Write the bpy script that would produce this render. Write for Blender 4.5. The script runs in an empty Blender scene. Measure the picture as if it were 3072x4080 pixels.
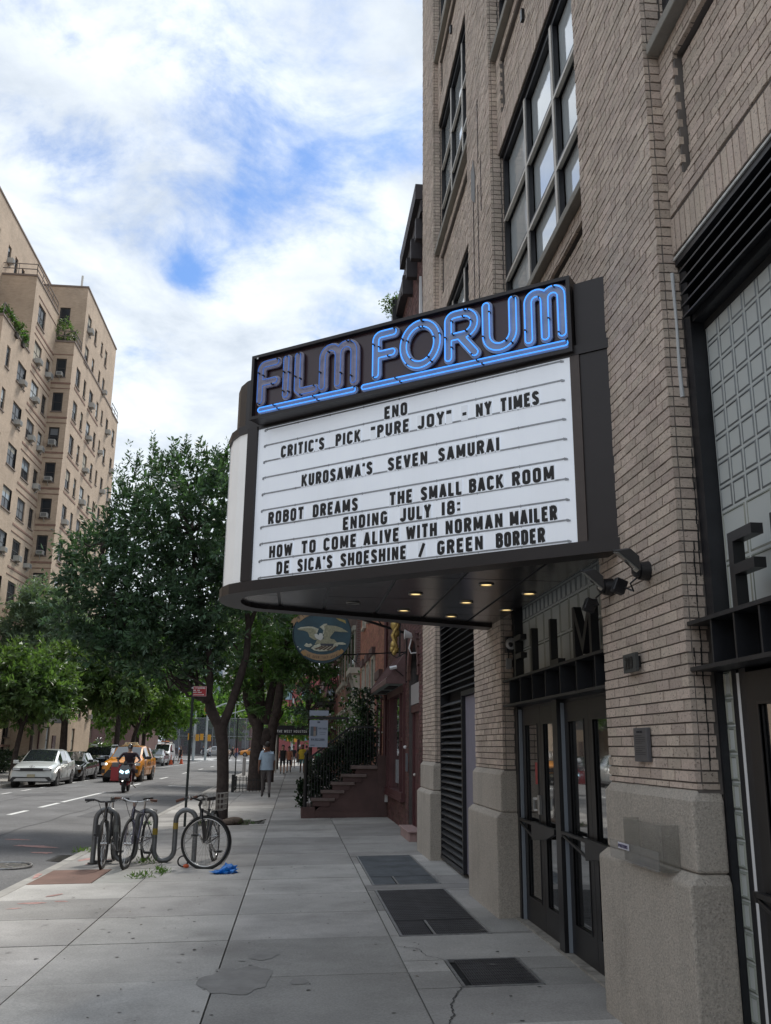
import bpy, bmesh, math, random
import numpy as np
from mathutils import Vector, Matrix
random.seed(7); rng = np.random.default_rng(7)
SC = bpy.context.scene; COL = SC.collection
pi = math.pi
# ------------------------------------------------------------------ camera
AX_R = Vector((0.9953, -0.0966, 0.0104)).normalized()
AX_F = Vector((0.0909, 0.9633, 0.2526)).normalized()
AX_U = AX_R.cross(AX_F).normalized()
cam_d = bpy.data.cameras.new('camera'); cam = bpy.data.objects.new('camera', cam_d); COL.objects.link(cam)
cam.matrix_world = Matrix(((AX_R.x, AX_U.x, -AX_F.x, 0), (AX_R.y, AX_U.y, -AX_F.y, 0), (AX_R.z, AX_U.z, -AX_F.z, 1.6), (0, 0, 0, 1)))
cam_d.sensor_fit = 'VERTICAL'; cam_d.sensor_height = 40.8; cam_d.sensor_width = 30.72; cam_d.lens = 36.0
cam_d.clip_start = .05; cam_d.clip_end = 4000
SC.camera = cam
CAM = Vector((0, 0, 1.6))
def project(p):
    d = Vector(p) - CAM; z = d.dot(AX_F)
    if z <= .01: return None
    return 1536 + d.dot(AX_R) / z * 3600, 2040 - d.dot(AX_U) / z * 3600
# ------------------------------------------------------------------ light
SUN_EL, SUN_AZ = 57.0, 30.0      # azimuth measured from +Y towards +X
sd = Vector((math.sin(math.radians(SUN_AZ)) * math.cos(math.radians(SUN_EL)), math.cos(math.radians(SUN_AZ)) * math.cos(math.radians(SUN_EL)), math.sin(math.radians(SUN_EL))))
sun_d = bpy.data.lights.new('sun', 'SUN'); sun_d.energy = 2.4; sun_d.angle = math.radians(14); sun_d.color = (1.0, .95, .87)
sun = bpy.data.objects.new('sun', sun_d); COL.objects.link(sun); sun.rotation_euler = sd.to_track_quat('Z', 'Y').to_euler()
sun.location = (20, 20, 60)
SC.view_settings.view_transform = 'Standard'; SC.view_settings.look = 'None'; SC.view_settings.gamma = 1
SC.view_settings.use_curve_mapping = False; SC.view_settings.exposure = 0.68
world = bpy.data.worlds.new('World'); SC.world = world; world.use_nodes = True
def sky():
    nt = world.node_tree; N = nt.nodes; L = nt.links; N.clear()
    out = N.new('ShaderNodeOutputWorld'); bg = N.new('ShaderNodeBackground'); bg.inputs['Strength'].default_value = .10
    st = N.new('ShaderNodeTexSky'); st.sky_type = 'NISHITA'; st.sun_disc = False
    st.sun_elevation = math.radians(SUN_EL); st.sun_rotation = math.radians(SUN_AZ); st.dust_density = .6; st.ozone_density = 2.2
    tc = N.new('ShaderNodeTexCoord'); sp = N.new('ShaderNodeSeparateXYZ'); L.new(tc.outputs['Generated'], sp.inputs[0])
    def M(op, a, b=None, clamp=False):
        m = N.new('ShaderNodeMath'); m.operation = op; m.use_clamp = clamp
        for i, v in enumerate((a, b)):
            if v is None: continue
            if isinstance(v, (int, float)): m.inputs[i].default_value = v
            else: L.new(v, m.inputs[i])
        return m.outputs[0]
    zz = M('MAXIMUM', sp.outputs[2], .0); den = M('ADD', zz, .22)
    cb = N.new('ShaderNodeCombineXYZ'); L.new(M('DIVIDE', sp.outputs[0], den), cb.inputs[0]); L.new(M('DIVIDE', sp.outputs[1], den), cb.inputs[1])
    def noise(scale, detail, rough, dist, off):
        mp = N.new('ShaderNodeMapping'); mp.inputs['Location'].default_value = off; L.new(cb.outputs[0], mp.inputs[0])
        n = N.new('ShaderNodeTexNoise'); n.inputs['Scale'].default_value = scale; n.inputs['Detail'].default_value = detail
        n.inputs['Roughness'].default_value = rough; n.inputs['Distortion'].default_value = dist; L.new(mp.outputs[0], n.inputs['Vector']); return n.outputs[0]
    n1 = noise(3.3, 10, .62, .5, (3.1, 1.7, 0)); n2 = noise(7.0, 8, .62, .4, (7, 2, 0))
    # gaps in the cloud deck: soft openings in given directions
    def hole(v, w):
        d = N.new('ShaderNodeVectorMath'); d.operation = 'DOT_PRODUCT'; L.new(tc.outputs['Generated'], d.inputs[0]); d.inputs[1].default_value = Vector(v).normalized()
        x = M('DIVIDE', M('SUBTRACT', 1.0, d.outputs['Value']), w); return M('POWER', 2.718, M('MULTIPLY', x, -1.0))
    h = None
    for v, w, a in HOLES:
        g = M('MULTIPLY', hole(v, w), a); h = g if h is None else M('ADD', h, g)
    cov = M('ADD', M('MULTIPLY', n1, .62), M('MULTIPLY', n2, .38))
    cov = M('SUBTRACT', M('ADD', cov, .088), h)
    low = M('MULTIPLY', M('MAXIMUM', M('SUBTRACT', .50, sp.outputs[2]), 0.0), .55); cov = M('ADD', cov, low)
    r = N.new('ShaderNodeMapRange'); r.inputs['From Min'].default_value = .38; r.inputs['From Max'].default_value = .63; r.interpolation_type = 'SMOOTHSTEP'; L.new(cov, r.inputs[0])
    cl = N.new('ShaderNodeMapRange'); cl.inputs['From Min'].default_value = .36; cl.inputs['From Max'].default_value = .62; L.new(noise(3.6, 8, .6, .4, (1, 9, 0)), cl.inputs[0])
    mc = N.new('ShaderNodeMixRGB'); mc.inputs[1].default_value = (4.4, 4.9, 5.5, 1); mc.inputs[2].default_value = (6.8, 7.2, 7.5, 1); L.new(cl.outputs[0], mc.inputs[0])
    sk = N.new('ShaderNodeMixRGB'); sk.blend_type = 'MULTIPLY'; sk.inputs[0].default_value = 1; L.new(st.outputs[0], sk.inputs[1]); sk.inputs[2].default_value = (.66, .86, 1.08, 1)
    mx = N.new('ShaderNodeMixRGB'); L.new(M('MULTIPLY', r.outputs[0], .97), mx.inputs[0]); L.new(sk.outputs[0], mx.inputs[1]); L.new(mc.outputs[0], mx.inputs[2])
    L.new(mx.outputs[0], bg.inputs['Color']); L.new(bg.outputs[0], out.inputs[0])
HOLES = [((-.05, .80, .595), .0022, .11), ((.04, .813, .58), .0016, .12), ((.09, .79, .61), .0012, .09), ((-.131, .868, .478), .0004, .13), ((-.226, .80, .56), .0016, .06), ((-.1, .76, .64), .004, .04)]
sky()
# ------------------------------------------------------------------ materials
MATS = {}
def mat(name, col=(.5, .5, .5), rough=.7, metal=0, spec=.5, noise=0, nscale=8, bump=0, bscale=60, rand=0, emit=None, estr=0, alpha=1, trans=0, speck=0, sscale=300, speckcol=(.05, .05, .05), sstretch=None, coat=0, stains=0, stcol=(.05, .045, .04), stscale=1.2, streak=0, grain=0, gscale=120):
    if name in MATS: return MATS[name]
    m = bpy.data.materials.new(name); m.use_nodes = True; nt = m.node_tree; N = nt.nodes; L = nt.links
    b = N['Principled BSDF']; b.inputs['Roughness'].default_value = rough; b.inputs['Metallic'].default_value = metal
    b.inputs['Specular IOR Level'].default_value = spec; b.inputs['Coat Weight'].default_value = coat; b.inputs['Coat Roughness'].default_value = .05
    geo = N.new('ShaderNodeNewGeometry'); src = geo.outputs['Position']
    def mixc(fac, c1, c2, mode='MIX'):
        x = N.new('ShaderNodeMixRGB'); x.blend_type = mode
        for i, v in ((0, fac), (1, c1), (2, c2)):
            if isinstance(v, (int, float)): x.inputs[i].default_value = v
            elif isinstance(v, tuple): x.inputs[i].default_value = (*v, 1) if len(v) == 3 else v
            else: L.new(v, x.inputs[i])
        return x.outputs[0]
    def nz(scale, detail=5, rough=.6, st=None):
        n = N.new('ShaderNodeTexNoise'); n.inputs['Scale'].default_value = scale; n.inputs['Detail'].default_value = detail; n.inputs['Roughness'].default_value = rough
        if st:
            mp = N.new('ShaderNodeMapping'); mp.inputs['Scale'].default_value = st; L.new(src, mp.inputs[0]); L.new(mp.outputs[0], n.inputs['Vector'])
        else: L.new(src, n.inputs['Vector'])
        return n.outputs[0]
    def rng_(v, a, b_, c=0, d=1):
        r = N.new('ShaderNodeMapRange'); L.new(v, r.inputs[0])
        for i, q in enumerate((a, b_, c, d)): r.inputs[i + 1].default_value = q
        return r.outputs[0]
    c = (*col, 1)
    cur = None
    if rand:
        oi = N.new('ShaderNodeObjectInfo'); ad = N.new('ShaderNodeMath'); ad.operation = 'ADD'; L.new(geo.outputs['Random Per Island'], ad.inputs[0]); L.new(oi.outputs['Random'], ad.inputs[1])
        fr = N.new('ShaderNodeMath'); fr.operation = 'FRACT'; L.new(ad.outputs[0], fr.inputs[0])
        f = rng_(fr.outputs[0], 0, 1, 1 - rand, 1 + rand); hs = N.new('ShaderNodeHueSaturation'); hs.inputs['Color'].default_value = c
        L.new(f, hs.inputs['Value']); wn = N.new('ShaderNodeTexWhiteNoise'); wn.noise_dimensions = '1D'; L.new(fr.outputs[0], wn.inputs['W'])
        L.new(rng_(wn.outputs[0], 0, 1, .5 - rand * .055, .5 + rand * .055), hs.inputs['Hue']); cur = hs.outputs[0]
    if noise:
        f = rng_(nz(nscale), .3, .7, 1 - noise, 1 + noise); cur = mixc(1.0, cur if cur is not None else c, f, 'MULTIPLY')
    if stains:
        f = rng_(nz(stscale, 7, .65), .5, .75, 0, stains); cur = mixc(f, cur if cur is not None else c, stcol)
    if streak:
        f = rng_(nz(6, 6, .7, (1, 1, .06)), .5, .78, 0, streak); cur = mixc(f, cur if cur is not None else c, stcol)
    if grain:
        f = rng_(nz(gscale, 3, .7), .35, .65, 1 - grain, 1 + grain); cur = mixc(1.0, cur if cur is not None else c, f, 'MULTIPLY')
    if speck:
        f = rng_(nz(sscale, 3, .6, sstretch), .60, .66, 0, speck); cur = mixc(f, cur if cur is not None else c, speckcol)
    if cur is not None: L.new(cur, b.inputs['Base Color'])
    else: b.inputs['Base Color'].default_value = c
    if bump:
        bp = N.new('ShaderNodeBump'); bp.inputs['Strength'].default_value = bump; bp.inputs['Distance'].default_value = .01; L.new(nz(bscale, 6, .65), bp.inputs['Height']); L.new(bp.outputs[0], b.inputs['Normal'])
    if emit: b.inputs['Emission Color'].default_value = (*emit, 1); b.inputs['Emission Strength'].default_value = estr
    if trans: b.inputs['Transmission Weight'].default_value = trans
    if alpha < 1: b.inputs['Alpha'].default_value = alpha
    MATS[name] = m; return m
def brickmat(name, c1, c2, mortar, sx=.21, sz=.07, rough=.85):
    """fine brick pattern for walls too far away to tell the bricks apart"""
    if name in MATS: return MATS[name]
    m = bpy.data.materials.new(name); m.use_nodes = True; nt = m.node_tree; N = nt.nodes; L = nt.links; b = N['Principled BSDF']; b.inputs['Roughness'].default_value = rough
    geo = N.new('ShaderNodeNewGeometry'); sp = N.new('ShaderNodeSeparateXYZ'); L.new(geo.outputs['Position'], sp.inputs[0])
    ad = N.new('ShaderNodeMath'); ad.operation = 'ADD'; L.new(sp.outputs[0], ad.inputs[0]); L.new(sp.outputs[1], ad.inputs[1])
    cb = N.new('ShaderNodeCombineXYZ'); L.new(ad.outputs[0], cb.inputs[0]); L.new(sp.outputs[2], cb.inputs[1])
    t = N.new('ShaderNodeTexBrick'); L.new(cb.outputs[0], t.inputs['Vector']); t.inputs['Scale'].default_value = 1
    t.inputs['Brick Width'].default_value = sx; t.inputs['Row Height'].default_value = sz; t.inputs['Mortar Size'].default_value = .007; t.inputs['Mortar Smooth'].default_value = .1
    t.inputs['Color1'].default_value = (*c1, 1); t.inputs['Color2'].default_value = (*c2, 1); t.inputs['Mortar'].default_value = (*mortar, 1)
    n = N.new('ShaderNodeTexNoise'); n.inputs['Scale'].default_value = .6; n.inputs['Detail'].default_value = 7; n.inputs['Roughness'].default_value = .65; L.new(geo.outputs['Position'], n.inputs['Vector'])
    r = N.new('ShaderNodeMapRange'); L.new(n.outputs[0], r.inputs[0])
    for i, q in enumerate((.3, .7, .84, 1.14)): r.inputs[i + 1].default_value = q
    x = N.new('ShaderNodeMixRGB'); x.blend_type = 'MULTIPLY'; x.inputs[0].default_value = 1; L.new(t.outputs[0], x.inputs[1]); L.new(r.outputs[0], x.inputs[2]); L.new(x.outputs[0], b.inputs['Base Color'])
    bp = N.new('ShaderNodeBump'); bp.inputs['Strength'].default_value = .5; bp.inputs['Distance'].default_value = .01; bp.invert = True; L.new(t.outputs['Fac'], bp.inputs['Height']); L.new(bp.outputs[0], b.inputs['Normal'])
    MATS[name] = m; return m
def leafmat(name, col, var=.35, tr=.35):
    if name in MATS: return MATS[name]
    m = bpy.data.materials.new(name); m.use_nodes = True; nt = m.node_tree; N = nt.nodes; L = nt.links; b = N['Principled BSDF']; out = N['Material Output']
    b.inputs['Roughness'].default_value = .42; b.inputs['Specular IOR Level'].default_value = .5
    geo = N.new('ShaderNodeNewGeometry'); hs = N.new('ShaderNodeHueSaturation'); hs.inputs['Color'].default_value = (*col, 1)
    r = N.new('ShaderNodeMapRange'); L.new(geo.outputs['Random Per Island'], r.inputs[0]); r.inputs[3].default_value = 1 - var; r.inputs[4].default_value = 1 + var; n0 = N.new('ShaderNodeTexNoise'); n0.inputs['Scale'].default_value = 1.7; n0.inputs['Detail'].default_value = 2; L.new(geo.outputs['Position'], n0.inputs['Vector']); r0 = N.new('ShaderNodeMapRange'); L.new(n0.outputs[0], r0.inputs[0]); r0.inputs[1].default_value = .35; r0.inputs[2].default_value = .65; r0.inputs[3].default_value = .72; r0.inputs[4].default_value = 1.35; mu = N.new('ShaderNodeMath'); mu.operation = 'MULTIPLY'; L.new(r.outputs[0], mu.inputs[0]); L.new(r0.outputs[0], mu.inputs[1]); L.new(mu.outputs[0], hs.inputs['Value'])
    n = N.new('ShaderNodeTexNoise'); n.inputs['Scale'].default_value = .9; n.inputs['Detail'].default_value = 3; L.new(geo.outputs['Position'], n.inputs['Vector'])
    r2 = N.new('ShaderNodeMapRange'); L.new(n.outputs[0], r2.inputs[0]); r2.inputs[1].default_value = .3; r2.inputs[2].default_value = .7; r2.inputs[3].default_value = .485; r2.inputs[4].default_value = .515; L.new(r2.outputs[0], hs.inputs['Hue'])
    L.new(hs.outputs[0], b.inputs['Base Color']); t = N.new('ShaderNodeBsdfTranslucent'); mc = N.new('ShaderNodeMixRGB'); mc.blend_type = 'MULTIPLY'; mc.inputs[0].default_value = 1; L.new(hs.outputs[0], mc.inputs[1]); mc.inputs[2].default_value = (1.3, 1.5, .6, 1); L.new(mc.outputs[0], t.inputs[0])
    mx = N.new('ShaderNodeMixShader'); mx.inputs[0].default_value = tr; L.new(b.outputs[0], mx.inputs[1]); L.new(t.outputs[0], mx.inputs[2]); L.new(mx.outputs[0], out.inputs[0])
    MATS[name] = m; return m
# ------------------------------------------------------------------ mesh helpers
def link(o, parent=None):
    COL.objects.link(o)
    if parent is not None: o.parent = parent
    return o
def thing(name, label, cat, loc=(0, 0, 0), rz=0, group=None, kind=None):
    o = bpy.data.objects.new(name, None); o.empty_display_size = .2; COL.objects.link(o); o.location = loc; o.rotation_euler = (0, 0, rz)
    return tag(o, label, cat, group, kind)
def tag(o, label=None, cat=None, group=None, kind=None):
    if label: o['label'] = label
    if cat: o['category'] = cat
    if group: o['group'] = group
    if kind: o['kind'] = kind
    return o
class MB:
    def __init__(s): s.v = []; s.f = []; s.mi = []; s.m = 0
    def add(s, vs, fs):
        n = len(s.v); s.v.extend([tuple(p) for p in vs]); s.f.extend([tuple(i + n for i in f) for f in fs]); s.mi.extend([s.m] * len(fs)); return s
    def box(s, x0, x1, y0, y1, z0, z1):
        return s.add([(x0, y0, z0), (x1, y0, z0), (x1, y1, z0), (x0, y1, z0), (x0, y0, z1), (x1, y0, z1), (x1, y1, z1), (x0, y1, z1)], [(0, 3, 2, 1), (4, 5, 6, 7), (0, 1, 5, 4), (1, 2, 6, 5), (2, 3, 7, 6), (3, 0, 4, 7)])
    def obox(s, c, dx, dy, dz, hx, hy, hz):
        c = Vector(c); dx = Vector(dx).normalized() * hx; dy = Vector(dy).normalized() * hy; dz = Vector(dz).normalized() * hz
        P = [c + dx * a + dy * b + dz * d for d in (-1, 1) for a, b in ((-1, -1), (1, -1), (1, 1), (-1, 1))]
        return s.add(P, [(0, 3, 2, 1), (4, 5, 6, 7), (0, 1, 5, 4), (1, 2, 6, 5), (2, 3, 7, 6), (3, 0, 4, 7)])
    def rbox(s, c, rz, hx, hy, hz): return s.obox(c, (math.cos(rz), math.sin(rz), 0), (-math.sin(rz), math.cos(rz), 0), (0, 0, 1), hx, hy, hz)
    def bar(s, a, b, w, h=None):
        a = Vector(a); b = Vector(b); d = b - a; l = d.length
        if l < 1e-6: return s
        d /= l; up = Vector((0, 0, 1)) if abs(d.z) < .95 else Vector((1, 0, 0)); x = d.cross(up).normalized(); y = x.cross(d)
        return s.obox((a + b) / 2, x, y, d, w / 2, (h or w) / 2, l / 2)
    def prism(s, poly, axis, a, b):
        """poly of 2D points extruded along axis ('x','y','z') from a to b"""
        def P(p, t): return {'x': (t, p[0], p[1]), 'y': (p[0], t, p[1]), 'z': (p[0], p[1], t)}[axis]
        n = len(poly); vs = [P(p, a) for p in poly] + [P(p, b) for p in poly]
        return s.add(vs, [tuple(range(n))[::-1], tuple(range(n, 2 * n))] + [(i, (i + 1) % n, n + (i + 1) % n, n + i) for i in range(n)])
    def tube(s, pts, r, k=8, closed=False, cap=True, sq=None):
        pts = [Vector(p) for p in pts]; n = len(pts); rr = r if isinstance(r, (list, tuple)) else [r] * n
        if closed: d0 = (pts[1] - pts[-1]).normalized()
        else: d0 = (pts[1] - pts[0]).normalized()
        ref = Vector((0, 0, 1)) if abs(d0.z) < .9 else Vector((1, 0, 0)); x = d0.cross(ref).normalized(); vs = []
        for i, p in enumerate(pts):
            if closed: d = (pts[(i + 1) % n] - pts[i - 1])
            else: d = pts[min(i + 1, n - 1)] - pts[max(i - 1, 0)]
            d = d.normalized() if d.length > 1e-9 else d0
            x = (x - d * x.dot(d)); x = x.normalized() if x.length > 1e-6 else d.orthogonal().normalized(); y = d.cross(x)
            for j in range(k): a = 2 * pi * j / k; vs.append(p + (x * math.cos(a) + y * math.sin(a)) * rr[i])
        fs = [(i * k + j, i * k + (j + 1) % k, (i + 1) * k + (j + 1) % k, (i + 1) * k + j) for i in range(n - 1) for j in range(k)]
        if closed: fs += [((n - 1) * k + j, (n - 1) * k + (j + 1) % k, (j + 1) % k, j) for j in range(k)]
        elif cap: fs += [tuple(range(k))[::-1], tuple((n - 1) * k + j for j in range(k))]
        return s.add(vs, fs)
    def cyl(s, a, b, r0, r1=None, k=16): return s.tube([a, b], [r0, r0 if r1 is None else r1], k)
    def ball(s, c, r, k=10, sc=(1, 1, 1)):
        c = Vector(c); vs = [c + Vector((0, 0, r * sc[2]))]; m = max(4, k // 2)
        for i in range(1, m):
            t = pi * i / m
            for j in range(k): a = 2 * pi * j / k; vs.append(c + Vector((r * sc[0] * math.sin(t) * math.cos(a), r * sc[1] * math.sin(t) * math.sin(a), r * sc[2] * math.cos(t))))
        vs.append(c - Vector((0, 0, r * sc[2]))); e = len(vs) - 1
        fs = [(0, 1 + j, 1 + (j + 1) % k) for j in range(k)]
        for i in range(m - 2):
            fs += [(1 + i * k + j, 1 + (i + 1) * k + j, 1 + (i + 1) * k + (j + 1) % k, 1 + i * k + (j + 1) % k) for j in range(k)]
        fs += [(e, 1 + (m - 2) * k + (j + 1) % k, 1 + (m - 2) * k + j) for j in range(k)]
        return s.add(vs, fs)
    def grid(s, rows, closed_u=False):
        n = len(rows); m = len(rows[0]); vs = [p for r in rows for p in r]
        return s.add(vs, [(i * m + j, i * m + (j + 1) % m, (i + 1) * m + (j + 1) % m, (i + 1) * m + j) for i in range(n - 1) for j in range(m if closed_u else m - 1)])
    def xf(s, M, start=0):
        for i in range(start, len(s.v)): s.v[i] = tuple(M @ Vector(s.v[i]))
        return s
    def build(s, name, mt, parent=None, smooth=False, world=False, bevel=0, angle=35):
        me = bpy.data.meshes.new(name); off = Vector((0, 0, 0))
        if world and parent is not None: off = Vector(parent.location)
        V = np.array(s.v, dtype=np.float32).reshape(-1, 3) - np.array(off, dtype=np.float32)
        me.from_pydata(V.tolist(), [], s.f)
        mts = mt if isinstance(mt, (list, tuple)) else [mt]
        for q in mts: me.materials.append(q)
        if len(mts) > 1: me.polygons.foreach_set('material_index', s.mi)
        me.update(); fix(me)
        o = link(bpy.data.objects.new(name, me), parent)
        if smooth: shade(me, angle)
        if bevel:
            b = o.modifiers.new('bevel', 'BEVEL'); b.width = bevel; b.segments = 2; b.limit_method = 'ANGLE'; b.angle_limit = math.radians(40)
        return o
def fix(me):
    if len(me.polygons) > 60000: return
    bm = bmesh.new(); bm.from_mesh(me); bmesh.ops.recalc_face_normals(bm, faces=bm.faces); bm.to_mesh(me); bm.free()
def shade(me, angle=35):
    me.polygons.foreach_set('use_smooth', [True] * len(me.polygons))
    try:
        me.set_sharp_from_angle(angle=math.radians(angle))
    except Exception: pass
def quadmesh(name, V, mt, parent=None, stuff=False, k=4):
    """fast mesh of n separate k-gons, V is (n*k,3)"""
    n = len(V) // k; me = bpy.data.meshes.new(name); me.vertices.add(len(V)); me.vertices.foreach_set('co', V.astype(np.float32).ravel())
    me.loops.add(n * k); me.loops.foreach_set('vertex_index', np.arange(n * k, dtype=np.int32)); me.polygons.add(n)
    me.polygons.foreach_set('loop_start', np.arange(0, n * k, k, dtype=np.int32)); me.polygons.foreach_set('loop_total', np.full(n, k, dtype=np.int32))
    me.polygons.foreach_set('use_smooth', np.zeros(n, dtype=bool)); me.materials.append(mt); me.update(calc_edges=True); me.validate()
    o = link(bpy.data.objects.new(name, me), parent)
    if stuff: o['kind'] = 'stuff'
    return o
def copy_tree(o, parent=None):
    c = o.copy(); COL.objects.link(c)
    if parent is not None: c.parent = parent
    for ch in [q for q in o.children]: copy_tree(ch, c)
    return c
def inst(name, me, loc, parent, scale=(1, 1, 1), rot=(0, 0, 0)):
    o = bpy.data.objects.new(name, me); COL.objects.link(o); o.parent = parent; o.location = loc; o.scale = scale; o.rotation_euler = rot; return o
UNIT = {}
def unitbox(key, mt):
    if key not in UNIT:
        m = MB().box(-.5, .5, -.5, .5, -.5, .5); me = bpy.data.meshes.new(key); me.from_pydata(m.v, [], m.f); me.materials.append(mt); me.update(); UNIT[key] = me
    return UNIT[key]
# ------------------------------------------------------------------ stroke lettering
def G(*paths): return paths
def arc(cx, cy, rx, ry, a0, a1, n=8): return [(cx + rx * math.cos(math.radians(a0 + (a1 - a0) * i / n)), cy + ry * math.sin(math.radians(a0 + (a1 - a0) * i / n))) for i in range(n + 1)]
w = .5; a = .1; b = .9; e = .42
def rr(x0, x1, y0, y1, r=.13):   # rounded rectangle, open list closing on itself
    return arc(x1 - r, y1 - r, r, r, 0, 90, 4) + arc(x0 + r, y1 - r, r, r, 90, 180, 4) + arc(x0 + r, y0 + r, r, r, 180, 270, 4) + arc(x1 - r, y0 + r, r, r, 270, 360, 4) + [(x1, y1 - r)]
GL = {
 'A': (.54, [[(.08, 0), (.27, 1)], [(.27, 1), (.46, 0)], [(.14, .27), (.40, .27)]]),
 'B': (.52, [[(.1, 0), (.1, 1)], [(.1, .92)] + arc(.30, .74, .14, .18, 90, -90, 6) + [(.1, .54)], [(.1, .54)] + arc(.30, .31, .15, .23, 90, -90, 6) + [(.1, .08)]]),
 'C': (.52, [arc(.26, .74, .16, .18, 0, 180, 6) + arc(.26, .26, .16, .18, 180, 360, 6)]),
 'D': (.52, [[(.1, 0), (.1, 1)], [(.1, .92)] + arc(.26, .74, .16, .18, 90, 0, 4) + arc(.26, .26, .16, .18, 0, -90, 4) + [(.1, .08)]]),
 'E': (.46, [[(.1, 0), (.1, 1)], [(.1, .92), (.44, .92)], [(.1, .52), (.38, .52)], [(.1, .08), (.44, .08)]]),
 'F': (.44, [[(.1, 0), (.1, 1)], [(.1, .92), (.43, .92)], [(.1, .5), (.36, .5)]]),
 'G': (.52, [arc(.26, .74, .16, .18, 0, 180, 6) + arc(.26, .26, .16, .18, 180, 360, 6) + [(.42, .45), (.28, .45)]]),
 'H': (.54, [[(.1, 0), (.1, 1)], [(.44, 0), (.44, 1)], [(.1, .5), (.44, .5)]]),
 'I': (.22, [[(.11, 0), (.11, 1)]]),
 'J': (.46, [[(.36, 1), (.36, .26)] + arc(.22, .26, .14, .18, 0, -180, 6)]),
 'K': (.54, [[(.1, 0), (.1, 1)], [(.46, 1), (.14, .42)], [(.22, .56), (.48, 0)]]),
 'L': (.44, [[(.1, 1), (.1, 0)], [(.1, .08), (.42, .08)]]),
 'M': (.68, [[(.1, 0), (.1, 1)], [(.58, 0), (.58, 1)], [(.12, .98), (.34, .12)], [(.56, .98), (.34, .12)]]),
 'N': (.54, [[(.1, 0), (.1, 1)], [(.44, 0), (.44, 1)], [(.11, .95), (.43, .05)]]),
 'O': (.52, [rr(.1, .42, .08, .92)]),
 'P': (.50, [[(.1, 0), (.1, 1)], [(.1, .92)] + arc(.27, .70, .15, .22, 90, -90, 6) + [(.1, .48)]]),
 'R': (.52, [[(.1, 0), (.1, 1)], [(.1, .92)] + arc(.28, .71, .15, .21, 90, -90, 6) + [(.1, .5)], [(.28, .5), (.44, 0)]]),
 'S': (.50, [arc(.25, .75, .15, .17, 0, 200, 6) + [(.14, .62), (.37, .40)] + arc(.25, .25, .15, .17, 20, -180, 6)]),
 'T': (.50, [[(.25, 0), (.25, 1)], [(.02, .92), (.48, .92)]]),
 'U': (.52, [[(.1, 1), (.1, .25)] + arc(.26, .25, .16, .17, 180, 360, 6) + [(.42, 1)]]),
 'V': (.52, [[(.07, 1), (.26, 0)], [(.45, 1), (.26, 0)]]),
 'W': (.74, [[(.07, 1), (.21, 0)], [(.21, 0), (.37, .9)], [(.37, .9), (.53, 0)], [(.53, 0), (.67, 1)]]),
 'X': (.52, [[(.07, 1), (.45, 0)], [(.45, 1), (.07, 0)]]),
 'Y': (.50, [[(.06, 1), (.25, .45)], [(.44, 1), (.25, .45)], [(.25, .5), (.25, 0)]]),
 'Z': (.48, [[(.06, .92), (.42, .92)], [(.42, .95), (.06, .05)], [(.06, .08), (.42, .08)]]),
 '0': (.50, [rr(.1, .40, .08, .92)]), '1': (.22, [[(.11, 0), (.11, 1)]]),
 '2': (.48, [arc(.24, .75, .15, .17, 170, 0, 6) + [(.38, .62), (.09, .08), (.42, .08)]]),
 '3': (.48, [arc(.23, .74, .15, .18, 160, -80, 6), arc(.23, .28, .15, .20, 80, -160, 6)]),
 '4': (.48, [[(.36, 0), (.36, 1)], [(.34, .97), (.06, .3)], [(.05, .27), (.46, .27)]]),
 '5': (.48, [[(.40, .92), (.10, .92), (.10, .52)] + arc(.23, .33, .16, .25, 100, -150, 7)]),
 '6': (.48, [arc(.25, .75, .15, .17, 20, 180, 5) + [(.10, .3)], rr(.1, .40, .08, .55)]),
 '7': (.46, [[(.05, .92), (.40, .92), (.18, 0)]]),
 '8': (.50, [rr(.1, .40, .52, .92), rr(.08, .42, .08, .52)]),
 '9': (.48, [rr(.1, .40, .45, .92), [(.40, .7), (.40, .25)] + arc(.25, .25, .15, .17, 0, -160, 5)]),
 "'": (.20, [[(.12, 1), (.08, .74)]]), '"': (.34, [[(.10, 1), (.08, .72)], [(.24, 1), (.22, .72)]]),
 '-': (.36, [[(.05, .45), (.31, .45)]]), '/': (.40, [[(.05, 0), (.35, 1)]]), ':': (.22, [[(.11, .18), (.11, .36)], [(.11, .64), (.11, .82)]]),
 '.': (.2, [[(.1, 0), (.1, .16)]]), ',': (.2, [[(.12, .14), (.06, -.12)]]), '>': (.6, [[(.3, .75), (.55, .5), (.3, .25)], [(0, .5), (.5, .5)]]),
 'p': (.44, [[(.1, -.25), (.1, .62)], rr(.1, .36, .08, .58, .1)]), 'r': (.36, [[(.1, 0), (.1, .62)], [(.1, .4)] + arc(.24, .44, .12, .12, 150, 40, 4)]),
 'o': (.44, [rr(.1, .36, .08, .58, .1)]), 't': (.32, [[(.14, .9), (.14, .08), (.28, .08)], [(.02, .6), (.28, .6)]]),
 'e': (.44, [[(.1, .34), (.36, .34), (.36, .45)] + arc(.23, .45, .13, .15, 0, 180, 5) + [(.1, .22)] + arc(.23, .22, .13, .14, 180, 330, 5)]),
 ' ': (.34, []),
}
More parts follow.
